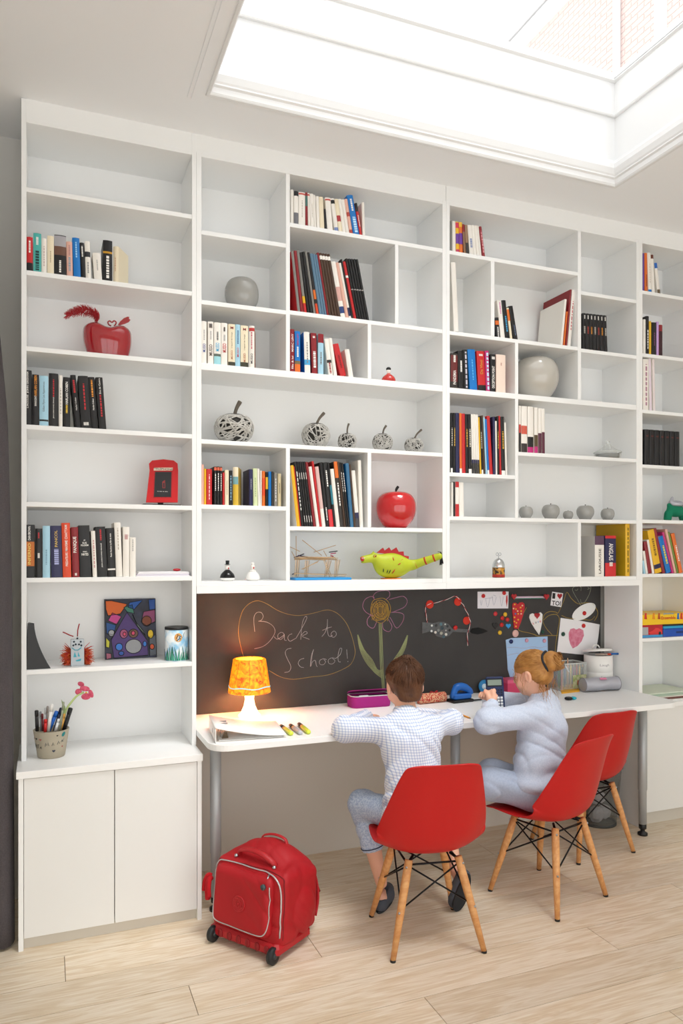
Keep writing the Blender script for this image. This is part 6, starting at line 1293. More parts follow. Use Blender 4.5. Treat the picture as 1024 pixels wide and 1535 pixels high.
for k in range(6):
    x = -0.108 + k * 0.046; obj('base_slot', MB().lathe([(1e-4, 0), (0.0125, 0), (0.011, 0.003), (1e-4, 0.003)], 16, sy=1.35).xf(Matrix.Translation((x, -0.0142, 0.045)) @ Matrix.Rotation(PI / 2, 4, 'X')), cm('#8d0f18', 0.6), bse, world=False)
for x in (-0.147, 0.150):
    wh = obj('wheel', MB().lathe([(0.012, -0.011), (0.026, -0.012), (0.031, -0.007), (0.031, 0.007), (0.026, 0.012), (0.012, 0.011)], 24).xf(Matrix.Translation((x, -0.012, 0.031)) @ Matrix.Rotation(PI / 2, 4, 'Y')), cm('#1d2022', 0.5), BG, world=False)
    obj('wheel_hub', MB().tube([(x - 0.013, -0.012, 0.031), (x + 0.013, -0.012, 0.031)], 0.011, 14), cm('#33373a', 0.4), wh, world=False)
hnd = MB(); hnd.tube([tuple(p) for p in spl([(-0.085, 0.075, 0.322), (-0.075, 0.066, 0.345), (-0.02, 0.06, 0.362), (0.04, 0.06, 0.358), (0.085, 0.066, 0.336), (0.095, 0.075, 0.318)], 4)], 0.0125, 10, flat=0.55); obj('top_handle', hnd, RN2, BG, world=False)
for x, z in ((-0.09, 0.324), (0.10, 0.320)): obj('rivet', MB().ell((x, 0.058, z), 0.008, 10, 6), CHROME, BG, world=False)
hs_ = MB(); hs_.tube([tuple(p) for p in spl([(-0.07, 0.185, 0.352), (-0.055, 0.19, 0.372), (-0.005, 0.195, 0.382), (0.045, 0.195, 0.374), (0.06, 0.19, 0.350)], 4)], 0.007, 8, flat=0.5); obj('carry_loop', hs_, RN2, BG, world=False)
for x in (0.10, -0.10):
    obj('shoulder_strap', MB().tube([tuple(p) for p in spl([(x, 0.235, 0.30), (x * 1.05, 0.275, 0.26), (x * 1.15, 0.302, 0.19), (x * 1.25, 0.300, 0.12), (x * 1.3, 0.275, 0.06)], 4)], 0.016, 8, flat=0.4), RN, BG, world=False)
    obj('strap_buckle', MB().tube([(x * 1.2, 0.306, 0.16), (x * 1.28, 0.308, 0.14)], 0.012, 8, flat=0.6), cm('#8a1018', 0.5), BG, world=False)
kc = obj('plush_charm', MB().tube([tuple(p) for p in spl([(-0.186, 0.02, 0.235), (-0.197, 0.012, 0.238), (-0.206, 0.004, 0.215), (-0.208, 0.0, 0.180)], 4)], [0.010] * 13, 8).tube([tuple(p) for p in spl([(-0.184, 0.016, 0.232), (-0.184, 0.0, 0.222), (-0.182, -0.008, 0.19), (-0.180, -0.008, 0.155)], 4)], [0.011] * 13, 8).tube([tuple(p) for p in spl([(-0.182, 0.012, 0.234), (-0.176, -0.004, 0.226), (-0.172, -0.012, 0.2), (-0.170, -0.012, 0.168)], 4)], [0.0095] * 13, 8), mat('red_plush', '#b5101b', 0.95, bump=(300, 0.8)), BG, world=False)

# ---------------------------------------------------------------- curtain at the left
CUR = mat('grey_brown_curtain', '#575154', 0.9, bump=(500, 0.5), vary=(220, '#494447', 0.2)); m = MB(); rows = []
for i in range(34):
    z = 0.012 + (3.28 - 0.012) * i / 33; r_ = []
    sh_ = float(np.interp(z, (0, 1.4, 2.05, 2.6, 3.3), (0.0, -0.010, -0.026, -0.075, -0.20)))
    for k in range(61):
        t_ = k / 60; x = -0.112 - t_ * 0.75 + sh_; r_.append((x + 0.012 * math.sin(t_ * 55), -0.095 + 0.045 * math.sin(t_ * 46 + 2.2) * (0.8 + 0.2 * math.sin(z)), z))
    rows.append(r_)
ct = thing('curtain', 'dark grey-brown floor-length curtain left of the bookcase', 'curtain', (-0.5, -0.09, 0)); obj('curtain_fabric', m.grid(rows), CUR, ct, solid=0.003)
obj('curtain_fold_shade', MB().grid([[(p[0] * 1.0 - 0.002, p[1] + 0.012, p[2]) for p in r_] for r_ in rows]), cm('#1d1a1c', 0.95), ct)  # near-black sheet behind the cloth, standing in for the shaded fold
obj('curtain_track', MB().box(-1.1, -0.33, -0.12, -0.07, 3.29, 3.329), GLOSSW, ct)

# ---------------------------------------------------------------- brick house seen through the skylight
XB = 7.0
BRK = mat('pale_brick', '#cfaea4', 0.9, vary=(3, '#bfa6a2', 0.3)); MOR = mat('mortar', '#efeae4', 0.95); WTR = mat('white_painted_wood', '#eef0f2', 0.5)
hz = on_x(860, 0, XB)
hs0 = thing('brick_house', 'neighbouring brick house with white eaves seen through the skylight', 'house', (XB, 0.0, 0))
ylo, yhi = 1.5, 9.5
e_a, e_b = on_x(762, 78, XB), on_x(905, 128, XB)
ZE = 9.50
obj('wall_core', MB().box(XB + 0.012, XB + 0.4, ylo, yhi, 0, ZE), MOR, hs0)
obj('eaves_board', MB().box(XB - 0.14, XB + 0.3, ylo, yhi, ZE, ZE + 0.16), WTR, hs0)
rf = obj('roof', MB().prism([(XB - 0.18, ZE + 0.16), (XB + 2.2, ZE + 1.9), (XB + 2.2, ZE + 2.0), (XB - 0.18, ZE + 0.24)], lambda a, b_, t_: (a, t_, b_), ylo, yhi), mat('grey_slate', '#a9a6a6', 0.8), hs0)
bl2, bh2, gp = 0.225, 0.078, 0.012
bm_ = MB().box(0, 0.08, 0, bl2 - gp, 0, bh2 - gp); bme = None; cnt = 0; stuff = MB()
z = ZE - bh2; rowi = 0
vis = []
while z > 6.6:
    y = 7.6 - (0.1125 if rowi % 2 else 0)
    while y > 2.6:
        vis.append((y - bl2, z)); y -= bl2
    z -= bh2; rowi += 1
def seen(y, z):
    p = Vector((XB, y, z)) - CAMP; zf = p.x * _s + p.y * _c; 
    if zf < 0.1: return False
    u = 512 + FPX * (p.x * _c - p.y * _s) / zf; v = YH - FPX * p.z / zf
    # seen through the skylight opening from the camera's side
    t_ = (3.83 - CAMP.z) / p.z; hx, hy = CAMP.x + p.x * t_, CAMP.y + p.y * t_
    return 740 < u < 1050 and -30 < v < 200 and hx < SX1 + 0.1 and hy < SY1 + 0.1 and hy > SY0 - 0.1
near = [q for q in vis if seen(q[0] + bl2 / 2, q[1])]; nset = set(near[:300])
for y, z in vis:
    if (y, z) in nset:
        if bme is None:
            o = obj('brick', bm_, BRK, hs0, world=False); bme = o.data
        else:
            o = bpy.data.objects.new('brick', bme); COL.objects.link(o); o.parent = hs0
        o.location = (0.0, y, z)
    else: stuff.box(XB, XB + 0.08, y, y + bl2 - gp, z, z + bh2 - gp)
if stuff.v:
    so_ = obj('brickwork', stuff, BRK, hs0); so_['kind'] = 'stuff'
pA = on_x(929, 60, XB); pB = on_x(992, 30, XB)
obj('downpipe', MB().tube([(XB - 0.05, pA.y, 3.0), (XB - 0.05, pA.y, ZE)], 0.05, 12), WTR, hs0)
wf = obj('window_frame', MB().box(XB - 0.04, XB + 0.02, pB.y - 0.08, pB.y + 0.08, 3.5, ZE - 0.1).box(XB - 0.04, XB + 0.02, pB.y - 1.1, pB.y - 0.95, 3.5, ZE - 0.1).box(XB - 0.04, XB + 0.02, pB.y - 1.1, pB.y + 0.08, ZE - 0.25, ZE - 0.1), WTR, hs0)
# ---------------------------------------------------------------- ornaments on the shelves
def at(u, y, z): p = on_y(u, 800, y); return Vector((p.x, y, z))
def mpx(y, x): return (x * _s + (y + 3.24) * _c) / FPX          # metres per pixel at a place
def apple_prof(R, H, base=0.45):
    pts = [(0.001, 0.0), (base * 0.8, 0.0), (base, 0.02), (0.72, 0.14), (0.93, 0.34), (1.0, 0.56), (0.95, 0.76), (0.78, 0.92), (0.50, 1.0), (0.26, 0.985), (0.10, 0.93), (0.02, 0.88)]
    return [(max(p[0], 0.001) * R, p[1] * H) for p in [tuple(q) for q in spl(pts, 3)]]
def apple(name, label, u0, u1, vt, z, y, m, stem_m, group=None, stem=0.2, lean=0.15, base=0.45, cat='ornament'):
    c = at((u0 + u1) / 2, y, z); R = (u1 - u0) / 2 * mpx(y, c.x); H = on_y((u0 + u1) / 2, vt, y).z - z
    o = thing(name, label, cat, c, 0, group)
    obj('body', MB().lathe(apple_prof(R, H, base), 40, c), m, o)
    a = c + Vector((0, 0, H * 0.88)); st_ = H * stem
    obj('stem', MB().tube([tuple(p) for p in spl([a, a + Vector((0, 0, H * 0.14)), a + Vector((lean * st_ * 0.3, 0, H * 0.14 + st_ * 0.5)), a + Vector((lean * st_, 0, H * 0.14 + st_))], 3)], [R * 0.05] * 5 + [R * 0.07] * 5, 8), stem_m, o)
    return o
GREYG = mat('grey_glaze', '#9b9a96', 0.22, coat=0.6); GREYL = mat('pale_grey_glaze', '#bcb8b0', 0.16, coat=0.8); DKS = cm('#3a3531', 0.6)
REDG = mat('red_lacquer', '#c00d15', 0.1, coat=1.0); REDC = mat('dark_red_glaze', '#a00f1c', 0.12, coat=1.0)
apple('round_vase', 'grey ceramic apple vase alone in the upper left cubby', 337, 388, 419, 2.615, 0.12, GREYG, DKS, stem=0.02, base=0.55, cat='vase')
apple('round_vase', 'large pale grey glossy apple vase beside the thick novels', 769, 837, 538, 2.336, 0.12, GREYL, DKS, stem=0.03, base=0.55, cat='vase')
apple('lacquer_apple', 'large glossy red apple with black stem', 563, 624, 738, 1.638, 0.11, REDG, cm('#1b1212', 0.4), stem=0.14, lean=0.5, base=0.5)
for u0, u1, vt, lb in ((382, 455, 157, 'leftmost small grey ceramic apple in the row of five'), (503, 596, 147, 'second grey ceramic apple from left, largest pair'), (615, 668, 180, 'tiniest grey ceramic apple, middle of the row'), (687, 778, 152, 'fourth grey ceramic apple from left in the row of five'), (815, 886, 168, 'rightmost grey ceramic apple in the row of five')):
    apple('ceramic_apple', lb, 670 + u0 / 3.531, 670 + u1 / 3.531, 715 + vt / 3.531, 1.699, 0.09, GREYG, DKS, 'grey ceramic apples', stem=0.06, base=0.6)
# wicker apples
WK = mat('grey_wicker', '#a5a29c', 0.85, vary=(40, '#c9c6c0', 0.2)); WKD = mat('dark_wicker_core', '#3a3835', 0.9)
def wicker(label, u0, u1, vt, stx, sty, seed):
    y = 0.11; z = 2.010; c = at((u0 + u1) / 2, y, z); R = (u1 - u0) / 2 * mpx(y, c.x); H = on_y((u0 + u1) / 2, vt, y).z - z; rr = random.Random(seed)
    o = thing('wicker_apple', label, 'ornament', c, 0, 'grey wicker apples')
    pf = apple_prof(R, H, 0.6)
    obj('core', MB().lathe([(a * 0.82, 0.06 * H + b_ * 0.86) for a, b_ in pf], 18, c), WKD, o)
    m = MB()
    for k in range(66):
        n = Vector((rr.uniform(-1, 1), rr.uniform(-1, 1), rr.uniform(-1, 1))).normalized(); u = n.orthogonal().normalized(); v = n.cross(u); a0 = rr.uniform(0, 6.28); off = rr.uniform(-0.35, 0.35); arc = rr.uniform(2.2, 4.6); pts = []
        for i in range(15):
            a = a0 + arc * i / 14; d_ = (u * math.cos(a) + v * math.sin(a)) * math.sqrt(1 - off * off) + n * off
            zz = d_.z * 0.5 + 0.5; dip = 1 - 0.13 * max(0, d_.z - 0.72) / 0.28; flat_ = max(0.035, zz * dip)
            k_ = rr.uniform(0.955, 0.985)
            pts.append((c.x + d_.x * R * k_, c.y + d_.y * R * k_, z + flat_ * H * 0.97 + 0.002))
        m.tube(pts, R * 0.035, 5)
    obj('wicker', m, WK, o)
    tp = on_y(stx, sty, y); a = c + Vector((0, 0, H * 0.85))
    obj('stem', MB().tube([tuple(p) for p in spl([a, a.lerp(tp, 0.5) + Vector((-0.003, 0, 0.004)), tp], 4)], [R * 0.08, R * 0.08, R * 0.09, R * 0.085, R * 0.09, R * 0.095, R * 0.1, R * 0.11, R * 0.11], 8), mat('twig', '#6f675d', 0.9), o)
wicker('largest grey wicker apple at the left of the shelf', 321, 381, 618, 360, 602, 1); wicker('second largest grey wicker apple', 452, 495, 632, 486, 619, 2); wicker('smallest grey wicker apple in the middle with upright stem', 506, 535, 648, 523, 635, 3)
wicker('fourth grey wicker apple from left', 558, 589, 648, 579, 638, 4); wicker('rightmost grey wicker apple with slanted stem', 606, 635, 655, 632, 644, 5)
# heart vase with feather
c = at(162, 0.12, 2.342); K = mpx(0.12, c.x)
hv = thing('heart_vase', 'glossy dark red heart-shaped vase with a red feather', 'vase', c)
m = MB(); rows = []; Hh = on_y(161, 482, 0.12).z - 2.342
for i in range(19):
    t_ = i / 18; r = (0.60 + 0.42 * math.sin(PI * min(1, t_ * 0.62 + 0.12)) ** 1.0) if t_ < 0.999 else 0.2
    rx = 33 * K * (0.66 + 0.40 * math.sin(PI * (0.12 + 0.62 * t_))); ry = rx * 0.72
    if t_ > 0.72: q_ = (t_ - 0.72) / 0.28; rx *= math.sqrt(max(0.02, 1 - q_ ** 2.4)); ry *= math.sqrt(max(0.02, 1 - q_ ** 2.2))
    lp_ = []
    for k in range(40):
        a = 2 * PI * k / 40; x = rx * math.cos(a); dip = Hh * 0.17 * max(0, (t_ - 0.55) / 0.45) * math.exp(-((x - 0.004) / (14 * K)) ** 2); lp_.append((c.x + x - 0.004 * t_, c.y + ry * math.sin(a), c.z + t_ * Hh - dip))
    rows.append(lp_)
m.grid(rows, closed=True).add(rows[0], [tuple(range(40))]).add(rows[-1], [tuple(range(40))]); obj('vase_body', m, REDC, hv)
hp_ = lambda u, v, y=0.12: on_y(90 + u / 8.533, 445 + v / 8.533, y)
obj('heart_handle', MB().tube([hp_(*p) for p in [tuple(q) for q in spl([(655, 372), (625, 355), (612, 325), (635, 308), (665, 326), (690, 306), (718, 325), (708, 355), (690, 372)], 3)]], 0.0032, 8), REDC, hv)
lf = [(735, 365), (765, 320), (815, 275), (860, 256), (885, 258), (882, 285), (902, 295), (880, 325), (830, 348), (780, 362)]
P_ = [hp_(*q) for q in lf]; obj('ceramic_leaf', MB().prism([(p.x, p.z) for p in P_], lambda a, b_, t_: (a, t_, b_), 0.115, 0.121), REDC, hv, bevel=0.0015)
obj('feather_quill', MB().tube([hp_(470, 310), hp_(480, 270), hp_(400, 220), hp_(250, 200), hp_(70, 245)], [0.002, 0.002, 0.0015, 0.001, 0.0005], 6), cm('#7a1118', 0.6), hv)
fe = MB(); rr = random.Random(21); q = spl([(478, 300), (485, 240), (420, 190), (310, 170), (200, 190), (75, 245)], 10)
for k in range(650):
    t_ = rr.random() ** 0.9; i = min(len(q) - 2, int(t_ * (len(q) - 1))); p = q[i]; b0 = hp_(p[0], p[1]); sgn = rr.choice((-1, 1)); wd = 0.021 * math.sin(PI * (0.12 + 0.80 * (1 - t_))) + 0.005
    d_ = Vector((rr.uniform(-0.9, 0.25), rr.uniform(-0.8, 0.8), sgn * rr.uniform(0.3, 1.0))).normalized() * wd; mid = b0 + d_ * 0.55 + Vector((rr.uniform(-1, 1), rr.uniform(-1, 1), rr.uniform(-1, 1))) * 0.002; e2 = b0 + d_ + Vector((-0.004, 0, rr.uniform(-0.006, 0.002)))
    fe.tube([b0, mid, e2], [0.0011, 0.0009, 0.0005], 3, caps=False)
obj('feather_down', fe, mat('red_feather', '#c9303a', 0.8, vary=(120, '#b3252c', 0.2)), hv)
obj('bud', MB().ell(tuple(hp_(493, 250)), (0.005, 0.004, 0.015), 10, 8), REDC, hv)
# telephone box photo frame
y = 0.055; z = 1.720; sc_ = 3.197; ph = lambda u, v: on_y(u / sc_, 540 + v / sc_, y)
tb = thing('photo_frame', 'red telephone-box photo frame standing on the shelf', 'photo frame', at(243, y, z))
PHR = cm('#c41a1f', 0.3); ol = [(700, 682), (722, 525), (720, 490), (735, 475), (790, 469), (840, 475), (858, 490), (860, 525), (852, 682)]
P_ = [ph(*q) for q in ol]; obj('frame', MB().prism([(p.x, max(p.z, z + 0.006)) for p in P_], lambda a, b_, t_: (a, t_ + (b_ - z) * 0.22, b_), y - 0.004, y + 0.006), PHR, tb, bevel=0.001)
def phq(name, pts, m, dy):
    Q = [ph(*q) for q in pts]; return obj(name, MB().prism([(p.x, p.z) for p in Q], lambda a, b_, t_: (a, t_ + (b_ - z) * 0.22, b_), y - 0.004 - dy, y - 0.0038), m, tb)
phq('inner_moulding', [(733, 660), (744, 526), (832, 526), (824, 660)], cm('#a8141a', 0.35), 0.0008); phq('photo', [(738, 655), (748, 532), (827, 532), (820, 655)], cm('#232326', 0.3), 0.0014); phq('sign_plate', [(741, 525), (743, 511), (834, 511), (832, 525)], cm('#e9dcc8', 0.5), 0.0016)
def ph_text(t_, u, v, w_, h_, c_, dy):
    p = ph(u, v); M = Matrix.Translation((p.x, y - 0.004 - dy + (p.z - z) * 0.22, p.z)) @ Matrix.Rotation(PI / 2 - math.atan(0.22), 4, 'X'); return lettering(t_, M, w_ / sc_ * mpx(y, p.x) * 1.06, h_ / sc_ * mpx(y, p.x), cm(c_, 0.5), tb, bold=0.015)
ph_text('TELEPHONE', 788, 518, 84, 10, '#3a1a14', 0.0022); phq('red_emblem', [(781, 612), (781, 580), (794, 572), (794, 612)], cm('#8c2a2a', 0.4), 0.002); phq('emblem_pane', [(784, 609), (784, 588), (791, 585), (791, 609)], cm('#232326', 0.4), 0.0024)
ph_text('~ ~~ ~ ~~', 780, 628, 46, 4, '#bdb9b5', 0.002)
obj('foot', MB().box(at(214, y, z).x, at(270, y, z).x, y - 0.02, y + 0.05, z, z + 0.006), cm('#1b1718', 0.4), tb); obj('back_strut', MB().box(tb.location.x - 0.012, tb.location.x + 0.012, y + 0.045, y + 0.05, z + 0.006, z + 0.1), cm('#1b1718', 0.5), tb)
# paper stack with red bead
a, b_ = at(204, 0.02, 1.416), at(285, 0.02, 1.416)
for k in range(4): tag(obj('paper_pad', MB().box(a.x + 0.004 * k, b_.x - 0.002 - 0.003 * (k % 2), 0.014 + 0.004 * k, 0.20, 1.4162 + 0.005 * k, 1.4206 + 0.005 * k), cm(('#e9e6ec', '#dcd6e2', '#f1eff2', '#efedf0')[k], 0.8)), ('bottom', 'second lowest', 'second highest', 'top')[k] + ' white pad in the flat paper stack', 'paper', 'flat white pads')
p = at(265, 0.06, 1.437); tag(obj('red_eraser', MB().ell((p.x, p.y, p.z + 0.006), (0.017, 0.01, 0.0062), 14, 8), cm('#b3222c', 0.4)), 'small red oval eraser on the paper stack', 'eraser')
# black tent calendar
q3 = lambda u, v, y: on_y(30 + u / 3.793, 870 + v / 3.793, y); z = 1.047
cal = thing('desk_calendar', 'black tent-shaped desk calendar at the shelf\'s left end', 'calendar', at(45, 0.05, z)); BC = cm('#1c1c1e', 0.35)
x0 = at(38, 0.03, z).x; H = 0.185
rows = []
for i in range(9):
    t_ = i / 8; xx = x0 + 0.012 + 0.062 * (1 - t_) ** 1.7; rows.append([(xx + 0.02, 0.02, z + H * t_), (xx - 0.0, 0.16, z + H * t_ * 0.96)])
obj('printed_face', MB().grid(rows), mat('calendar_print', '#20242a', 0.3, vary=(14, '#2d4a55', 0.15)), cal, solid=0.002)
obj('side_fold', MB().add([(x0 + 0.004, 0.02, z), (rows[0][0][0], 0.02, z)] + [r_[0] for r_ in rows[1:]] + [(x0 + 0.010, 0.02, z + H)], [tuple(range(11))]), BC, cal, solid=0.002); obj('back_leaf', MB().grid([[(x0 + 0.004, 0.02, z), (x0 + 0.004, 0.16, z)], [(x0 + 0.010, 0.02, z + H), (x0 + 0.010, 0.16, z + H * 0.96)]]), BC, cal, solid=0.002)
# robot bug
y = 0.06; c = at(30 * 0 + 116, y, z); K = mpx(y, c.x); rb = thing('robot_figure', 'homemade silver box bug with red feather wings and antennae', 'figure', c)
X0, X1 = at(106, y, z).x, at(126, y, z).x; HH = (994 - 954) * K
obj('box_body', MB().cbox(X0, X1, y - 0.016, y + 0.016, z, z + HH, 0.001), cm('#a5abb0', 0.35, metal=0.4), rb)
for u, v in ((116, 957), (111, 962), (121, 962), (113.5, 966), (118.5, 966), (110, 967.5), (122, 967.5)):
    p = on_y(u, v, y - 0.017); obj('eye', MB().lathe([(1e-4, 0), (0.0042, 0), (0.0038, 0.0016), (1e-4, 0.002)], 12).xf(Matrix.Translation((p.x, y - 0.0165, p.z)) @ Matrix.Rotation(PI / 2, 4, 'X')), cm('#23303a', 0.3), rb)
TQ = cm('#3f9fb0', 0.5)
obj('smile', MB().tube([on_y(u, v, y - 0.0175) for u, v in ((108, 971), (112, 974.5), (117, 974.5), (122, 970.5))], 0.0018, 6), TQ, rb)
for pl in (((110, 985), (112, 977), (115, 985)), ((117, 977), (120, 984), (116.5, 984)), ((113, 990), (122, 987), (121, 990.5), (115, 991.5))):
    Q = [on_y(*q, y - 0.0165) for q in pl]; obj('patch', MB().prism([(p.x, p.z) for p in Q], lambda a, b_, t_: (a, t_, b_), y - 0.0185, y - 0.016), TQ, rb)
PCR = mat('red_pipe_cleaner', '#9c1822', 0.95, bump=(400, 1.0))
for pl in (((116, 954), (116.5, 945), (118, 938), (119, 935)), ((110, 954), (104, 952), (98, 949), (94, 947.5))): obj('antenna', MB().tube([on_y(*q, y) for q in pl], 0.0024, 7), PCR, rb)
for sg in (-1, 1):
    fe = MB(); rr = random.Random(31 + sg)
    for k in range(260):
        b0 = Vector((c.x + sg * 0.018, y + 0.012, z + rr.uniform(0.02, 0.055))); d_ = Vector((sg * rr.uniform(0.2, 1), rr.uniform(-0.5, 0.5), rr.uniform(-1.1, 0.5))).normalized() * rr.uniform(0.024, 0.056); e2 = b0 + d_; e2.z = max(e2.z, z + 0.003)
        fe.tube([b0, b0.lerp(e2, 0.5) + Vector((0, 0, 0.003)), e2], [0.002, 0.0018, 0.0008], 3, caps=False)
    obj('feather_wing', fe, mat('red_orange_feather', '#b81f2a', 0.8, vary=(60, '#d9642a', 0.15)), rb)
# painted canvas leaning on the back
cvm = thing('painted_canvas', 'colourful child painting on canvas with purple triangle', 'painting', at(196, 0.2, z)); za, zb = z, z + (on_y(196, 888, 0.22).z - on_y(196, 987, 0.22).z)
CA, CBx = at(157.5, 0.2, z).x, at(235, 0.2, z).x; HC = 0.262
def cvp(u, v, o_=0.0):   # u,v in 0..1 over the canvas
    return (CA + (CBx - CA) * u, 0.196 + 0.05 * v - o_, z + 0.0005 + HC * v)
obj('canvas', MB().add([cvp(0, 0), cvp(1, 0), cvp(1, 1), cvp(0, 1), cvp(0, 0, -0.018), cvp(1, 0, -0.018), cvp(1, 1, -0.018), cvp(0, 1, -0.018)], [(0, 1, 2, 3), (7, 6, 5, 4), (0, 4, 5, 1), (1, 5, 6, 2), (2, 6, 7, 3), (3, 7, 4, 0)]), mat('dark_painted_canvas', '#24262b', 0.5, vary=(18, '#3a3f55', 0.2)), cvm)
def cpoly(pts, col, o_=0.0008, outl=True):
    Q = [(((u - 480) / 297), 1 - (v - 68) / 372) for u, v in pts]
    obj('paint_shape', MB().add([cvp(a, b_, o_) for a, b_ in Q] + [cvp(a, b_, 0.0) for a, b_ in Q], [tuple(range(len(Q)))] + [(i, (i + 1) % len(Q), (i + 1) % len(Q) + len(Q), i + len(Q)) for i in range(len(Q))]), mat('acrylic_' + col.strip('#'), col, 0.4, bump=(60, 0.4)), cvm)
    if outl: obj('paint_outline', MB().tube([cvp(a, b_, o_ + 0.0006) for a, b_ in Q], 0.0016, 5, closed=True), cm('#121214', 0.5), cvm)
cpoly([(486, 78), (520, 76), (610, 100), (570, 160), (500, 170), (488, 130)], '#d9641f'); cpoly([(525, 152), (575, 178), (548, 225), (500, 200)], '#c2408a'); cpoly([(488, 210), (545, 230), (530, 290), (490, 280)], '#1f4f8f')
cpoly([(625, 90), (700, 78), (650, 135), (615, 120)], '#1f56a5'); cpoly([(735, 75), (775, 72), (775, 135), (740, 140)], '#1d4a95'); cpoly([(590, 120), (640, 105), (650, 160), (610, 150)], '#3a7a68'); cpoly([(705, 150), (772, 140), (772, 215), (720, 240), (690, 215)], '#8a3f68')
cpoly([(608, 152), (725, 335), (725, 425), (530, 432), (515, 320)], '#4a3070', 0.0012); cpoly([(640, 165), (660, 215), (700, 270), (712, 300), (668, 240)], '#7f8f86', 0.001)
cpoly([(735, 310), (775, 300), (775, 425), (735, 428)], '#5a5f68'); cpoly([(486, 305), (508, 330), (505, 368), (486, 362)], '#c5c23a'); cpoly([(486, 400), (515, 405), (515, 432), (488, 438)], '#a55a70')
E_ = lambda cx, cy, rx, ry: ellp(cx, cy, rx, ry, 0, 18)
for a_ in ((722, 210, 28, 32, '#7a3a1c'), (518, 278, 18, 20, '#a5a7ab'), (588, 285, 22, 28, '#a55078'), (643, 285, 27, 27, '#6a4a38'), (592, 287, 9, 12, '#d4476a'), (642, 283, 11, 13, '#d4476a'), (643, 365, 47, 44, '#97989b'), (743, 292, 17, 27, '#e3bf22'), (560, 365, 20, 22, '#2f74c9'), (572, 405, 15, 13, '#2453a5'), (708, 353, 11, 17, '#2f74c9'), (750, 372, 13, 17, '#d5552a')): cpoly(E_(*a_[:4]), a_[4], 0.0018 if a_[0] in (592, 642) else 0.0015)
# drum tin with snail picture
y = 0.085; c = at(264.5, y, z); K = mpx(y, c.x); R = 17 * K; H = (986 - 936) * K
dr = thing('storage_tin', 'round tin with a snail and grass picture and black lid', 'tin', c)
GRS = bpy.data.materials.new('snail_print'); GRS.use_nodes = True; nt = GRS.node_tree; pb = nt.nodes['Principled BSDF']; tc = nt.nodes.new('ShaderNodeTexCoord'); nz = nt.nodes.new('ShaderNodeTexNoise'); nz.inputs['Scale'].default_value = 20; rp = nt.nodes.new('ShaderNodeValToRGB'); rp.color_ramp.elements[0].color = (*lin('#8fc4e4'), 1); rp.color_ramp.elements[1].color = (*lin('#eaf2f5'), 1); rp.color_ramp.elements[0].position = 0.4; rp.color_ramp.elements[1].position = 0.55
nt.links.new(tc.outputs['Object'], nz.inputs['Vector']); nt.links.new(nz.outputs['Fac'], rp.inputs['Fac']); nt.links.new(rp.outputs['Color'], pb.inputs['Base Color']); pb.inputs['Roughness'].default_value = 0.35
obj('tin_body', MB().lathe([(R * 0.97, 0), (R, 0.002), (R, H - 0.012)], 32, c), GRS, dr); obj('lid', MB().lathe([(R * 1.01, H - 0.012), (R * 1.02, H - 0.004), (R * 0.98, H), (R * 0.8, H - 0.003), (1e-4, H - 0.003)], 32, c), cm('#1b1b1d', 0.35), dr)
def wrap(u, v, o_=0.0006):   # picture point on the tin: u around (-1..1), v up (0..1)
    a = -PI / 2 - 0.15 + u * 1.3; return (c.x + (R + o_) * math.cos(a), c.y + (R + o_) * math.sin(a), c.z + v * H)
rr = random.Random(41)
for k in range(17):
    u0 = -1 + k * 0.125; ln = rr.uniform(0.25, 0.48); bd_ = rr.uniform(-0.22, 0.22); bl = [wrap(u0 - 0.05, 0.02), wrap(u0 + 0.07, 0.02), wrap(u0 + 0.05 + bd_ * 0.5, ln * 0.6), wrap(u0 + bd_, ln), wrap(u0 - 0.02 + bd_ * 0.4, ln * 0.6)]
    obj('grass_blade', MB().add(bl, [tuple(range(5))]), cm(('#4fae93', '#7cc9b0', '#3c9a80')[k % 3], 0.5), dr); obj('blade_outline', MB().tube(bl, 0.0007, 4, closed=True), cm('#20302c', 0.5), dr)
obj('snail_shell', MB().add([wrap(0.12 + 0.26 * math.cos(a), 0.70 + 0.13 * math.sin(a), 0.0008) for a in [2 * PI * i / 20 for i in range(20)]], [tuple(range(20))]), cm('#e3a85f', 0.5), dr)
for k in range(9): obj('shell_spot', MB().ell(wrap(0.12 + 0.16 * math.cos(k * 2.4) * (0.4 + 0.08 * k), 0.70 + 0.09 * math.sin(k * 2.4) * (0.4 + 0.08 * k)), 0.0026, 8, 5), cm('#241c18', 0.5), dr)
obj('snail_horn', MB().tube([wrap(0.40, 0.68), wrap(0.5, 0.78), wrap(0.56, 0.84)], 0.0008, 4), cm('#241c18', 0.5), dr)
# decorated pot with pens and flower
y = 0.045; z = 0.685; c = at(77, y, z); K = mpx(y, c.x); R1, R0 = 25.5 * K, 19.5 * K; H = (1124 - 1084) * K * 1.02
pt = thing('pencil_pot', 'beige pot decorated with hearts and handwriting on the worktop', 'pot', c); POT = mat('beige_pot_clay', '#a89f8c', 0.7, bump=(80, 0.1))
obj('pot_body', MB().lathe([(1e-4, 0), (R0 * 0.95, 0), (R0, 0.004), (R1, H), (R1 - 0.004, H), (R0 - 0.004, 0.01), (1e-4, 0.01)], 36, c, caps=False), POT, pt)
def potp(u, v, o_=0.0006): r = R0 + (R1 - R0) * v + o_; a = -PI / 2 - 0.28 + u * 1.25; return (c.x + r * math.cos(a), c.y + r * math.sin(a), c.z + v * H)
def pot_shape(name, pts, col): obj(name, MB().add([potp(u, v) for u, v in pts], [tuple(range(len(pts)))]), cm(col, 0.6), pt)
def potu(u, v): return ((u - 365) / 190.0, (920 - v) / 340.0)
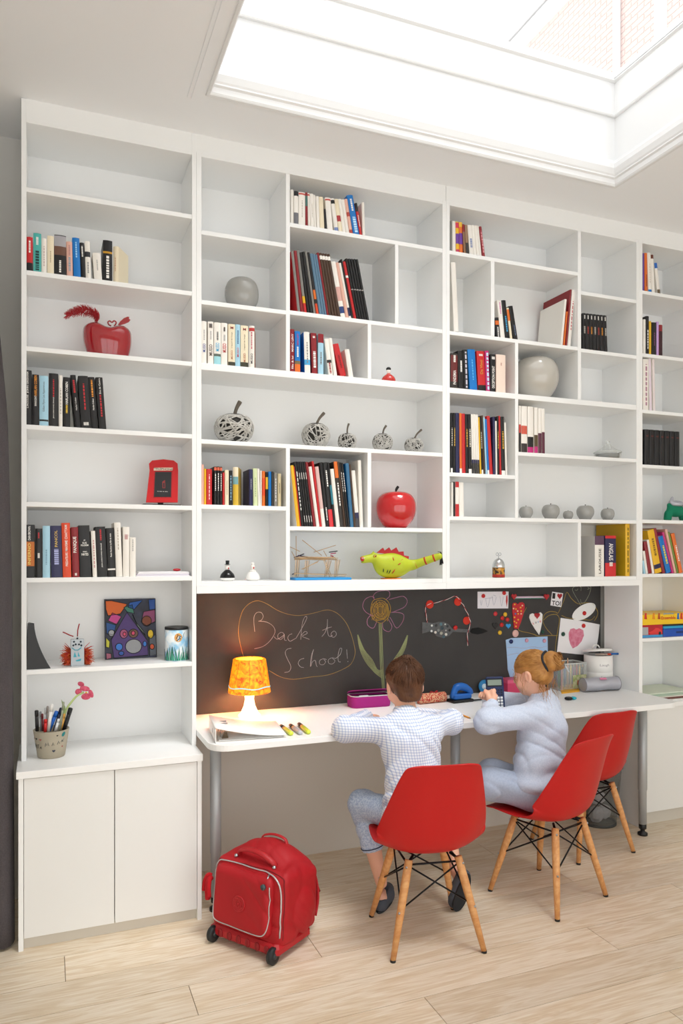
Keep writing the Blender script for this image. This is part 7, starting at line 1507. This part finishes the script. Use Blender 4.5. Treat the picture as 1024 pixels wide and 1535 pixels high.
for (u, v, s_, c_) in ((250, 672, 15, '#2c2b2e'), (430, 822, 17, '#3a3d4a'), (200, 675, 15, '#8a4a48'), (302, 676, 15, '#b5746a'), (458, 632, 9, '#33343a'), (520, 780, 10, '#9a3a3a')): pot_shape('heart_motif', [potu(a, b_) for a, b_ in heart(u, v, s_ * 2, s_ * 2, 16)], c_)
pot_shape('teal_motif', [potu(a, b_) for a, b_ in ellp(520, 625, 18, 30, 0.3, 12)], '#1f7f80')
for pls, c_ in (([[(210, 740), (212, 785)], [(210, 740), (235, 735)], [(210, 762), (228, 760)], [(240, 745), (240, 785), (256, 785)], [(268, 738), (268, 783)], [(258, 742), (280, 740)], [(305, 760), (292, 768), (292, 782), (310, 784)], [(292, 772), (308, 770)]], '#25252a'), ([[(348, 758), (354, 712), (366, 742), (378, 705), (384, 748)], [(412, 752), (420, 708), (432, 750)], [(462, 742), (472, 700), (486, 735)], [(500, 720), (510, 690), (518, 722), (532, 680)]], '#4a5a68')):
    obj('handwriting', (lambda m: [m.tube([potp(*potu(*q)) for q in pl], 0.0008, 4) for pl in pls] and m)(MB()), cm(c_, 0.6), pt)
f4 = lambda u, v, yy=0.045: on_y(30 + u / 7.877, 1010 + v / 7.877, yy)
pens = [((200, 590), (195, 430), 0.0062, '#1d1c1e', 'black marker leaning left in the beige pot'), ((245, 590), (240, 445), 0.0038, '#8a8d90', 'grey pen at the left of the beige pot'), ((268, 590), (262, 470), 0.0036, '#6a2028', 'dark red pencil in the beige pot'), ((300, 590), (300, 400), 0.0036, '#b9bcc0', 'silver pen in the beige pot'), ((325, 590), (325, 380), 0.0034, '#8d8580', 'grey-brown pencil in the beige pot'), ((345, 590), (378, 355), 0.0058, '#e9e8e6', 'fat white marker in the beige pot'),
        ((300, 600), (302, 535), 0.0052, '#cf2a2a', 'short red pen in the beige pot'), ((375, 590), (438, 440), 0.0068, '#2166c4', 'bright blue clip pen in the beige pot'), ((430, 590), (490, 400), 0.0055, '#161c3a', 'navy pen leaning right in the beige pot'), ((440, 600), (462, 530), 0.005, '#e6e9ec', 'white capped pen at the front of the beige pot'), ((480, 590), (515, 330), 0.0036, '#9aa08a', 'olive pencil standing tall in the beige pot'), ((510, 580), (525, 470), 0.0038, '#d9a24a', 'ochre pencil in the beige pot'), ((545, 580), (600, 400), 0.0072, '#19191b', 'thick black marker at the right of the beige pot')]
for k, (a, b_, r, col, lb) in enumerate(pens):
    yy = 0.03 + 0.006 * ((k * 5) % 6); p0, p1 = f4(*a, yy), f4(*b_, yy); p0 = p0 + (p0 - p1).normalized() * 0.03
    r *= 1.3; pe = thing('pen', lb, 'pen', p0, 0, 'pens in the beige pot'); obj('barrel', MB().tube([p0, p0.lerp(p1, 0.72)], r * 0.92, 9), cm(col, 0.35), pe); obj('cap', MB().tube([p0.lerp(p1, 0.72), p0.lerp(p1, 0.97), p1], [r, r, r * 0.6], 9), cm(col, 0.3), pe)
fl_ = thing('fabric_flower', 'pink felt flower on a green stalk in the pot', 'flower', f4(520, 560)); 
obj('stalk', MB().tube([f4(*q) for q in [tuple(k) for k in spl([(510, 590), (545, 430), (610, 330), (680, 255), (755, 218)], 4)]], 0.0042, 8), cm('#b9cc86', 0.7), fl_); obj('leaf', MB().add([f4(520, 560), f4(545, 460), f4(535, 390), f4(488, 300), f4(500, 400), f4(505, 480)], [(0, 1, 2, 3, 4, 5)]), cm('#8ba06a', 0.7), fl_, solid=0.002)
FP = mat('pink_felt', '#dd6f88', 0.9, vary=(90, '#c2405c', 0.2))
for k, (u, v, ru, rv, ro) in enumerate(((720, 122, 40, 28, 0.5), (765, 175, 58, 32, 0.25), (690, 212, 38, 36, 0.0), (780, 268, 55, 40, 0.0), (838, 235, 26, 52, -0.35))):
    pp_ = f4(u, v, 0.045 - 0.006 * (k == 1)); S1 = 1 / 7.877 * K
    obj('petal', MB().ell((0, 0, 0), (ru * S1, 0.004, rv * S1), 16, 10).xf(Matrix.Translation(pp_) @ Matrix.Rotation(ro, 4, 'Y')), FP, fl_)
obj('flower_eye', MB().ell(tuple(f4(782, 222, 0.036)), (0.0048, 0.003, 0.003), 10, 6), cm('#e0b82c', 0.8), fl_)
# little red doll
def doll(name, label, u, vb, vt, ru, z, y, cb, cfront, hat, parts):
    c = at(u, y, z); K = mpx(y, c.x); R = ru * K; H = on_y(u, vt, y).z - z; o = thing(name, label, 'figurine', c, 0, None)
    obj('body', MB().lathe([tuple(q) for q in spl([(R * 0.7, 0), (R * 0.95, H * 0.07), (R, H * 0.17), (R * 0.82, H * 0.34), (R * 0.42, H * 0.5), (R * 0.2, H * 0.58)], 4)], 26, c), cb, o)
    obj('head', MB().lathe([tuple(q) for q in spl([(R * 0.2, H * 0.55), (R * 0.30, H * 0.64), (R * 0.31, H * 0.76), (R * 0.2, H * 0.84), (0.0005, H * 0.86)], 4)], 20, c), cm('#efe9e3', 0.3), o)
    return o, c, R, H
o, c, R, H = doll('figurine', 'little red and white doll figurine with black hair', 582.5, 572, 550, 10.5, 2.342, 0.04, mat('red_glaze', '#c3281e', 0.2, coat=0.6), None, None, None)
obj('hair', MB().ell((c.x, c.y, c.z + H * 0.86), (R * 0.36, R * 0.36, H * 0.13), 14, 8), cm('#17161a', 0.3), o)
WG = cm('#f0eeea', 0.2); BG_ = cm('#151517', 0.2)
o, c, R, H = doll('figurine', 'black and white groom figurine with top hat', 341, 871, 842, 11, 1.391, 0.08, WG, None, None, None)
obj('tail_coat', MB().lathe([tuple(q) for q in spl([(R * 1.01, H * 0.16), (R * 1.015, H * 0.2), (R * 0.86, H * 0.36), (R * 0.46, H * 0.52), (R * 0.24, H * 0.585)], 4)], 26, c, caps=False), BG_, o); obj('top_hat', MB().lathe([(R * 0.4, H * 0.85), (R * 0.4, H * 0.87), (R * 0.24, H * 0.875), (R * 0.27, H * 1.06), (1e-4, H * 1.065)], 18, c), BG_, o); obj('red_mouth', MB().ell((c.x + R * 0.08, c.y - R * 0.29, c.z + H * 0.66), (R * 0.1, R * 0.06, R * 0.13), 8, 6), cm('#b5202a', 0.3), o)
obj('bow_tie', MB().ell((c.x, c.y - R * 0.28, c.z + H * 0.56), (R * 0.22, R * 0.08, R * 0.1), 10, 6), BG_, o)
o, c, R, H = doll('figurine', 'white bride figurine beside the groom', 379, 870, 842, 10.5, 1.391, 0.08, WG, None, None, None)
obj('hair_bun', MB().ell((c.x, c.y, c.z + H * 0.9), (R * 0.26, R * 0.26, R * 0.2), 12, 8), WG, o); obj('red_mouth', MB().ell((c.x + R * 0.05, c.y - R * 0.29, c.z + H * 0.68), (R * 0.11, R * 0.06, R * 0.16), 8, 6), cm('#b5202a', 0.3), o); obj('veil_collar', MB().tube([(c.x + R * 0.42 * math.cos(a), c.y + R * 0.42 * math.sin(a), c.z + H * 0.52) for a in [2 * PI * i / 18 for i in range(18)]], R * 0.09, 6, closed=True), WG, o)
# matchstick bridge on blue base
z = 1.391; y = 0.08; mb0, mb1 = at(437, y, z).x, at(520, y, z).x
br_ = thing('stick_model', 'matchstick bridge model on a blue base', 'model', ((mb0 + mb1) / 2, y, z)); obj('blue_base', MB().cbox(mb0, mb1, 0.02, 0.145, z, z + 0.011, 0.002), cm('#1f8fd0', 0.5), br_)
STK = cm('#cfae86', 0.8); rr = random.Random(51); f2 = lambda u, v, yy: on_y(430 + u / 4.096, 790 + v / 4.096, yy)
def stick(a, b_, y0, y1, nm='stick', mt=None, r=0.0017): 
    p, q_ = f2(*a, y0), f2(*b_, y1); p.z = max(p.z, z + 0.012); q_.z = max(q_.z, z + 0.012); obj(nm, MB().tube([p, q_], r, 5), mt or STK, br_)
for k in range(26): stick((45 + rr.uniform(0, 120), 190 + rr.uniform(-10, 12)), (170 + rr.uniform(0, 145), 192 + rr.uniform(-10, 14)), 0.035 + rr.uniform(0, 0.09), 0.035 + rr.uniform(0, 0.09))
for k in range(14): x = 55 + rr.uniform(0, 250); stick((x, 195 + rr.uniform(-5, 5)), (x, 200), 0.03, 0.125)
for a, b_ in (((55, 200), (50, 310)), ((70, 200), (62, 312)), ((115, 205), (108, 315)), ((130, 205), (118, 315)), ((300, 200), (292, 312)), ((318, 200), (300, 312)), ((225, 200), (265, 308)), ((265, 205), (240, 305)), ((250, 200), (230, 308)), ((90, 260), (190, 215)), ((45, 285), (360, 300)), ((40, 300), (55, 285))):
    stick(a, b_, 0.045, 0.045); stick((a[0] + 8, a[1]), (b_[0] + 8, b_[1] - 8), 0.115, 0.115)
for a, b_ in (((58, 190), (57, 55)), ((95, 80), (215, 175)), ((300, 112), (165, 155)), ((20, 122), (80, 150)), ((225, 145), (245, 180)), ((30, 150), (50, 190))): stick(a, b_, 0.08, 0.08)
for a, b_, col in (((45, 188), (105, 165), '#2e2a44'), ((70, 175), (130, 185), '#3a2f4a'), ((260, 155), (310, 148), '#3a3a4a'), ((270, 165), (300, 160), '#c95a80'), ((35, 290), (52, 282), '#232030'), ((270, 175), (285, 180), '#c03a5a')): stick(a, b_, 0.06, 0.09, 'coloured_stick', cm(col, 0.7), 0.0026)
# green dragon
y = 0.045
dg = thing('dragon_figure', 'lime green papier-mache dragon with red spikes', 'figure', at(590, y, z)); LG = mat('lime_paint', '#a9b81f', 0.5, bump=(60, 0.3), vary=(12, '#b9c430', 0.3))
obj('foot_plate', MB().lathe([(0.055, 0), (0.055, 0.004), (1e-4, 0.004)], 24, (f2(640, 315, y).x, y, z), sx=0.95, sy=0.75), cm('#e0802a', 0.5), dg)
s = SDF(tuple(np.array(f2(440, 320, y)) - 0.1), tuple(np.array(f2(960, 130, y)) + 0.06), 0.004); A_ = lambda u, v: np.array(f2(u, v, y), np.float32)
bc0 = A_(640, 238); s.ell(bc0, (0.088, 0.045, 0.062), None, 0.02); s.cap(A_(545, 195), A_(590, 220), 0.022, 0.03, 0.03); s.cap(A_(470, 200), A_(540, 188), 0.018, 0.022, 0.01); s.cap(A_(700, 240), A_(790, 230), 0.035, 0.022, 0.03); TE = np.array(f2(935, 180, -0.035), np.float32); s.cap(A_(770, 235), TE, 0.022, 0.0165, 0.01); s.cap(A_(528, 165), A_(533, 150), 0.007, 0.003, 0.008)
s.cut((0, 0, z + 0.004), (0, 0, -1)); s.ell(A_(452, 205), (0.012, 0.03, 0.008), None, 0.003, 'sub'); sdf_obj('dragon_body', s, LG, dg, 1)
sp3 = [(552, 158), (590, 128), (600, 146), (628, 126), (640, 146), (672, 126), (685, 152), (715, 150), (718, 175), (748, 180), (745, 200), (690, 182), (640, 168), (590, 162)]; Q = [f2(*q, y) for q in sp3]; obj('spikes', MB().prism([(p.x, p.z) for p in Q], lambda a, b_, t_: (a, t_, b_), y - 0.004, y + 0.004), cm('#b3202a', 0.6), dg)
RB = cm('#b5341f', 0.6); DKG = cm('#34421a', 0.6)
for (u, v, l_, an_, mt) in ((578, 202, 20, 1.5, RB), (602, 198, 18, 1.4, RB), (633, 196, 20, 1.45, RB), (690, 200, 26, -0.5, RB), (668, 226, 22, -0.6, RB), (633, 272, 30, -1.1, RB), (576, 265, 22, 1.5, DKG), (598, 272, 22, 1.7, DKG), (611, 274, 24, -1.3, DKG)):
    pts = []
    for k in (-0.5, 0, 0.5):
        p = f2(u + l_ * k * math.cos(an_), v + l_ * k * math.sin(an_), y); ex = ((p.x - bc0[0]) / 0.088) ** 2 + ((p.z - bc0[2]) / 0.062) ** 2; p.y = y - 0.045 * math.sqrt(max(0.05, 1 - ex)) - 0.001; pts.append(p)
    obj('stripe', MB().tube(pts, [0.0015, 0.003, 0.0015], 6), mt, dg)
for k, t_ in enumerate((0.04, 0.13, 0.5, 0.82)):
    p = Vector(A_(770, 235).tolist()).lerp(Vector(TE.tolist()), t_); d_ = (Vector(TE.tolist()) - Vector(A_(770, 235).tolist())).normalized(); r = 0.022 + (0.0165 - 0.022) * t_ + 0.0008
    obj('tail_band', MB().tube([p - d_ * 0.004, p + d_ * 0.004], r, 18), DKG if k == 0 else RB, dg)
p = f2(532, 180, y); obj('eye', MB().ell((p.x, y - 0.021, p.z), (0.0085, 0.004, 0.0065), 12, 8), cm('#d9a92a', 0.4), dg); obj('pupil', MB().ell((p.x + 0.001, y - 0.0245, p.z), (0.003, 0.0015, 0.0045), 8, 6), BG_, dg); obj('eye_rim', MB().tube([(p.x + 0.009 * math.cos(a), y - 0.0205, p.z + 0.007 * math.sin(a)) for a in [2 * PI * i / 16 for i in range(16)]], 0.0012, 5, closed=True), BG_, dg)
p = f2(460, 196, y); obj('mouth', MB().ell((p.x - 0.002, y - 0.012, p.z), (0.010, 0.008, 0.011), 12, 8), cm('#c22a2a', 0.5), dg)
tm = MB()
for k in range(4): tm.tube([(p.x - 0.007 + 0.004 * k, y - 0.0205, p.z + 0.006), (p.x - 0.007 + 0.004 * k, y - 0.0205, p.z - 0.001)], [0.0018, 0.0004], 5)
obj('teeth', tm, cm('#f0ece0', 0.4), dg)
ts = MB(); e0 = f2(942, 172, -0.038)
for k in range(26):
    a = rr.uniform(-1, 1); b2_ = rr.uniform(-1, 1); ts.tube([tuple(q) for q in spl([e0 + Vector((-0.012, 0.004 * a, 0.016)), e0 + Vector((0.003, 0.005 * b2_, 0.012)), e0 + Vector((0.006 + 0.004 * a, 0.006 * b2_, -0.015)), e0 + Vector((0.008 + 0.007 * a, 0.009 * b2_, -0.045 - 0.006 * b2_))], 3)], 0.0013, 4)
obj('tail_tassel', ts, cm('#1a1a1c', 0.8), dg)
# glass dome dish
y = 0.06; z = 2.038; c = at(911, y, z); K = mpx(y, c.x); R = 19.5 * K; gd = thing('glass_dish', 'small ribbed glass dish with domed glass lid', 'dish', c); GL = mat('dish_glass', '#e4e9e6', 0.05, alpha=0.32, coat=0.5)
obj('dish', MB().lathe([(R * 0.86, 0.0), (R * 0.97, 0.004), (R, 0.034), (R * 0.97, 0.036)], 40, c, mod=lambda a, zz: 1 + 0.015 * math.cos(20 * a), caps=False), GL, gd); obj('dark_filling', MB().lathe([(R * 0.8, 0.003), (R * 0.88, 0.006), (R * 0.88, 0.026), (1e-4, 0.028)], 28, c), cm('#3b3936', 0.7), gd)
obj('lid', MB().lathe([tuple(q) for q in spl([(R * 1.02, 0.036), (R * 0.9, 0.044), (R * 0.55, 0.056), (R * 0.28, 0.074), (R * 0.14, 0.086), (R * 0.16, 0.096), (0.0005, 0.101)], 4)], 32, c, caps=False), GL, gd); obj('rim', MB().lathe([(R * 1.03, 0.033), (R * 1.05, 0.036), (R * 1.03, 0.039), (R * 0.99, 0.037)], 36, c, caps=False), cm('#c9cdca', 0.2), gd)
# wind-up tin with chrome dome
y = 0.07; z = 1.391; c = at(747.5, y, z); K = mpx(y, c.x); R = 9.2 * K; wt = thing('music_tin', 'little round tin with chrome dome and wind-up key', 'tin', c)
obj('tin_body', MB().lathe([(R * 0.95, 0), (R, 0.002), (R, 0.052)], 24, c), mat('tin_print', '#2a2018', 0.35, vary=(45, '#c48a2a', 0.06)), wt); obj('red_band', MB().lathe([(R + 0.0004, 0.002), (R + 0.0006, 0.016), (R, 0.0165)], 24, c, caps=False), cm('#a8281f', 0.4), wt); obj('dome', MB().lathe([tuple(q) for q in spl([(R * 1.03, 0.052), (R * 0.98, 0.068), (R * 0.72, 0.088), (R * 0.3, 0.098), (0.0005, 0.1)], 4)], 24, c), mat('chrome', '#d5d8da', 0.08, metal=1.0), wt)
kx = MB(); kx.tube([(c.x, y, z + 0.098), (c.x, y, z + 0.114)], 0.0022, 6)
for sg in (-1, 1): kx.tube([(c.x + sg * (0.008 - 0.007 * math.cos(a)), y, z + 0.121 + 0.007 * math.sin(a) + 0.0) for a in [2 * PI * i / 14 for i in range(14)]], 0.0018, 6, closed=True)
obj('winding_key', kx, CHROME, wt)
# green dinosaur hand puppet, games and papers in the far bookcase
y = 0.07; z = 1.704; s = SDF(tuple(np.array(at(1003, y, z)) - 0.08), tuple(np.array(at(1028, y, z)) + 0.17), 0.005); A_ = lambda u, v, yy=y: np.array(on_y(u, v, yy), np.float32)
pu = thing('soft_toy', 'green plush toy with crinkled silver top', 'toy', at(1012, y, z)); s.ell(A_(1013, 766), (0.052, 0.045, 0.035), None, 0.02); s.cap(A_(1002, 770), A_(1001, 777), 0.022, 0.022, 0.015); s.cap(A_(1022, 768), A_(1024, 777), 0.022, 0.022, 0.015); s.cap(A_(1006, 765), A_(1003, 757), 0.02, 0.012, 0.015); s.cut((0, 0, z + 0.0005), (0, 0, -1)); sdf_obj('toy_body', s, mat('green_plush', '#0e7a5a', 0.9, bump=(200, 0.5)), pu, 1)
s = SDF(tuple(np.array(at(1003, y, z)) - 0.08), tuple(np.array(at(1028, y, z)) + 0.2), 0.005); s.ell(A_(1014, 756), (0.05, 0.04, 0.02), None, 0.02); s.cap(A_(1006, 752), A_(1008, 746), 0.012, 0.006, 0.01); s.folds([(0.006, (90, 60, 70), 1.0, (40, 30, 20), 0.3)]); sdf_obj('silver_top', s, SIL, pu, 1)
z = 1.044; XL = at(963, 0.01, z).x
gb = thing('game_box', 'red board game box with a red car picture', 'game box', (XL + 0.08, 0.12, z)); obj('box', MB().cbox(3.082, at(991.5, 0.03, z).x, 0.02, 0.24, z, z + 0.072, 0.001), cm('#b5202a', 0.4), gb); gx1 = at(991.5, 0.03, z).x
obj('blue_print', MB().box(3.083, gx1 - 0.001, 0.0192, 0.02, z + 0.001, z + 0.016), cm('#3f94c9', 0.4), gb); obj('car_picture', MB().prism([(3.15, z + 0.02), (gx1 - 0.006, z + 0.02), (gx1 - 0.004, z + 0.035), (gx1 - 0.03, z + 0.052), (3.19, z + 0.055), (3.165, z + 0.038), (3.14, z + 0.032)], lambda a, b_, t_: (a, t_, b_), 0.0186, 0.02), cm('#d8383a', 0.3), gb); obj('car_wheel', MB().tube([(gx1 - 0.022, 0.0188, z + 0.024), (gx1 - 0.022, 0.0178, z + 0.024)], 0.009, 14), cm('#26262a', 0.4), gb); obj('grey_print', MB().box(3.09, 3.135, 0.0192, 0.02, z + 0.018, z + 0.06), cm('#a5a8ac', 0.4), gb)
g2 = thing('game_box', 'blue plastic tray box beside the red game box', 'game box', (gx1 + 0.08, 0.12, z)); obj('tray', MB().cbox(gx1 + 0.006, 3.485, 0.02, 0.24, z, z + 0.046, 0.004), cm('#1b4fb0', 0.35), g2); obj('tray_lid', MB().cbox(gx1 + 0.008, 3.483, 0.022, 0.238, z + 0.046, z + 0.062, 0.003), cm('#2f9fd0', 0.35), g2); obj('grip_slot', MB().box(gx1 + 0.1, gx1 + 0.2, 0.0192, 0.0205, z + 0.018, z + 0.03), cm('#0f2f70', 0.4), g2); obj('dark_sheet', MB().box(gx1 + 0.004, 3.486, 0.021, 0.239, z + 0.062, z + 0.0718), cm('#2a211c', 0.6), g2)
g3 = thing('game_box', 'flat yellow board game box lettered Ensemble lying on top', 'game box', (3.28, 0.12, z + 0.0725)); obj('box', MB().cbox(3.079, 3.486, 0.015, 0.25, z + 0.0725, z + 0.130, 0.001), cm('#eec31f', 0.4), g3)
def gtext(t_, u, v, w_, h_, col): p = on_y(940 + u / 3.488, 860 + v / 3.488, 0.0142); M = Matrix.Translation((p.x, 0.0142, p.z)) @ Matrix.Rotation(PI / 2, 4, 'X'); lettering(t_, M, w_, h_, cm(col, 0.5), g3, bold=0.02)
gtext('Ensemble', 217, 230, 0.105, 0.018, '#c8281f'); gtext('Jouons', 217, 209, 0.075, 0.014, '#2f8fc9')
for k, (u, c_) in enumerate(((98, '#c8341f'), (140, '#d98a1f'), (168, '#b5501f'), (268, '#2f6fb5'), (285, '#c8341f'))):
    p = on_y(940 + u / 3.488, 860 + 222 / 3.488, 0.0145); obj('printed_figure', MB().prism([(p.x - 0.010, p.z - 0.016), (p.x + 0.010, p.z - 0.018), (p.x + 0.006, p.z + 0.004), (p.x + 0.009, p.z + 0.016), (p.x - 0.006, p.z + 0.018), (p.x - 0.008, p.z)], lambda a, b_, t_: (a, t_, b_), 0.0142, 0.0152), cm(c_, 0.5), g3)
z = 0.680
for k, (h_, col, lb) in enumerate(((0.010, '#e8e6e4', 'lowest white sheaf in the far paper pile'), (0.012, '#7a4a44', 'brown-red folder in the far paper pile'), (0.009, '#dcd8cf', 'cream sheaf in the far paper pile'), (0.010, '#a9bfae', 'pale green folder in the far paper pile'), (0.008, '#d5dccb', 'topmost pale sheet in the far paper pile'))):
    tag(obj('paper_sheaf', MB().box(3.085 + 0.006 * (k % 3), 3.47 + 0.004 * (k % 2), 0.012 + 0.008 * ((k * 2) % 3), 0.255, z, z + h_ - 0.0004), cm(col, 0.75)), lb, 'paper', 'far paper pile'); z += h_
tag(obj('paper_sheet', MB().prism([(3.14, z + 0.0), (3.24, z + 0.0), (3.235, z + 0.085), (3.12, z + 0.075)], lambda a, b_, t_: (a, 0.2 + t_ + (b_ - z) * 0.55, b_), 0.0, 0.001), cm('#eceeec', 0.8)), 'small white sheet propped upright on the paper pile', 'paper')
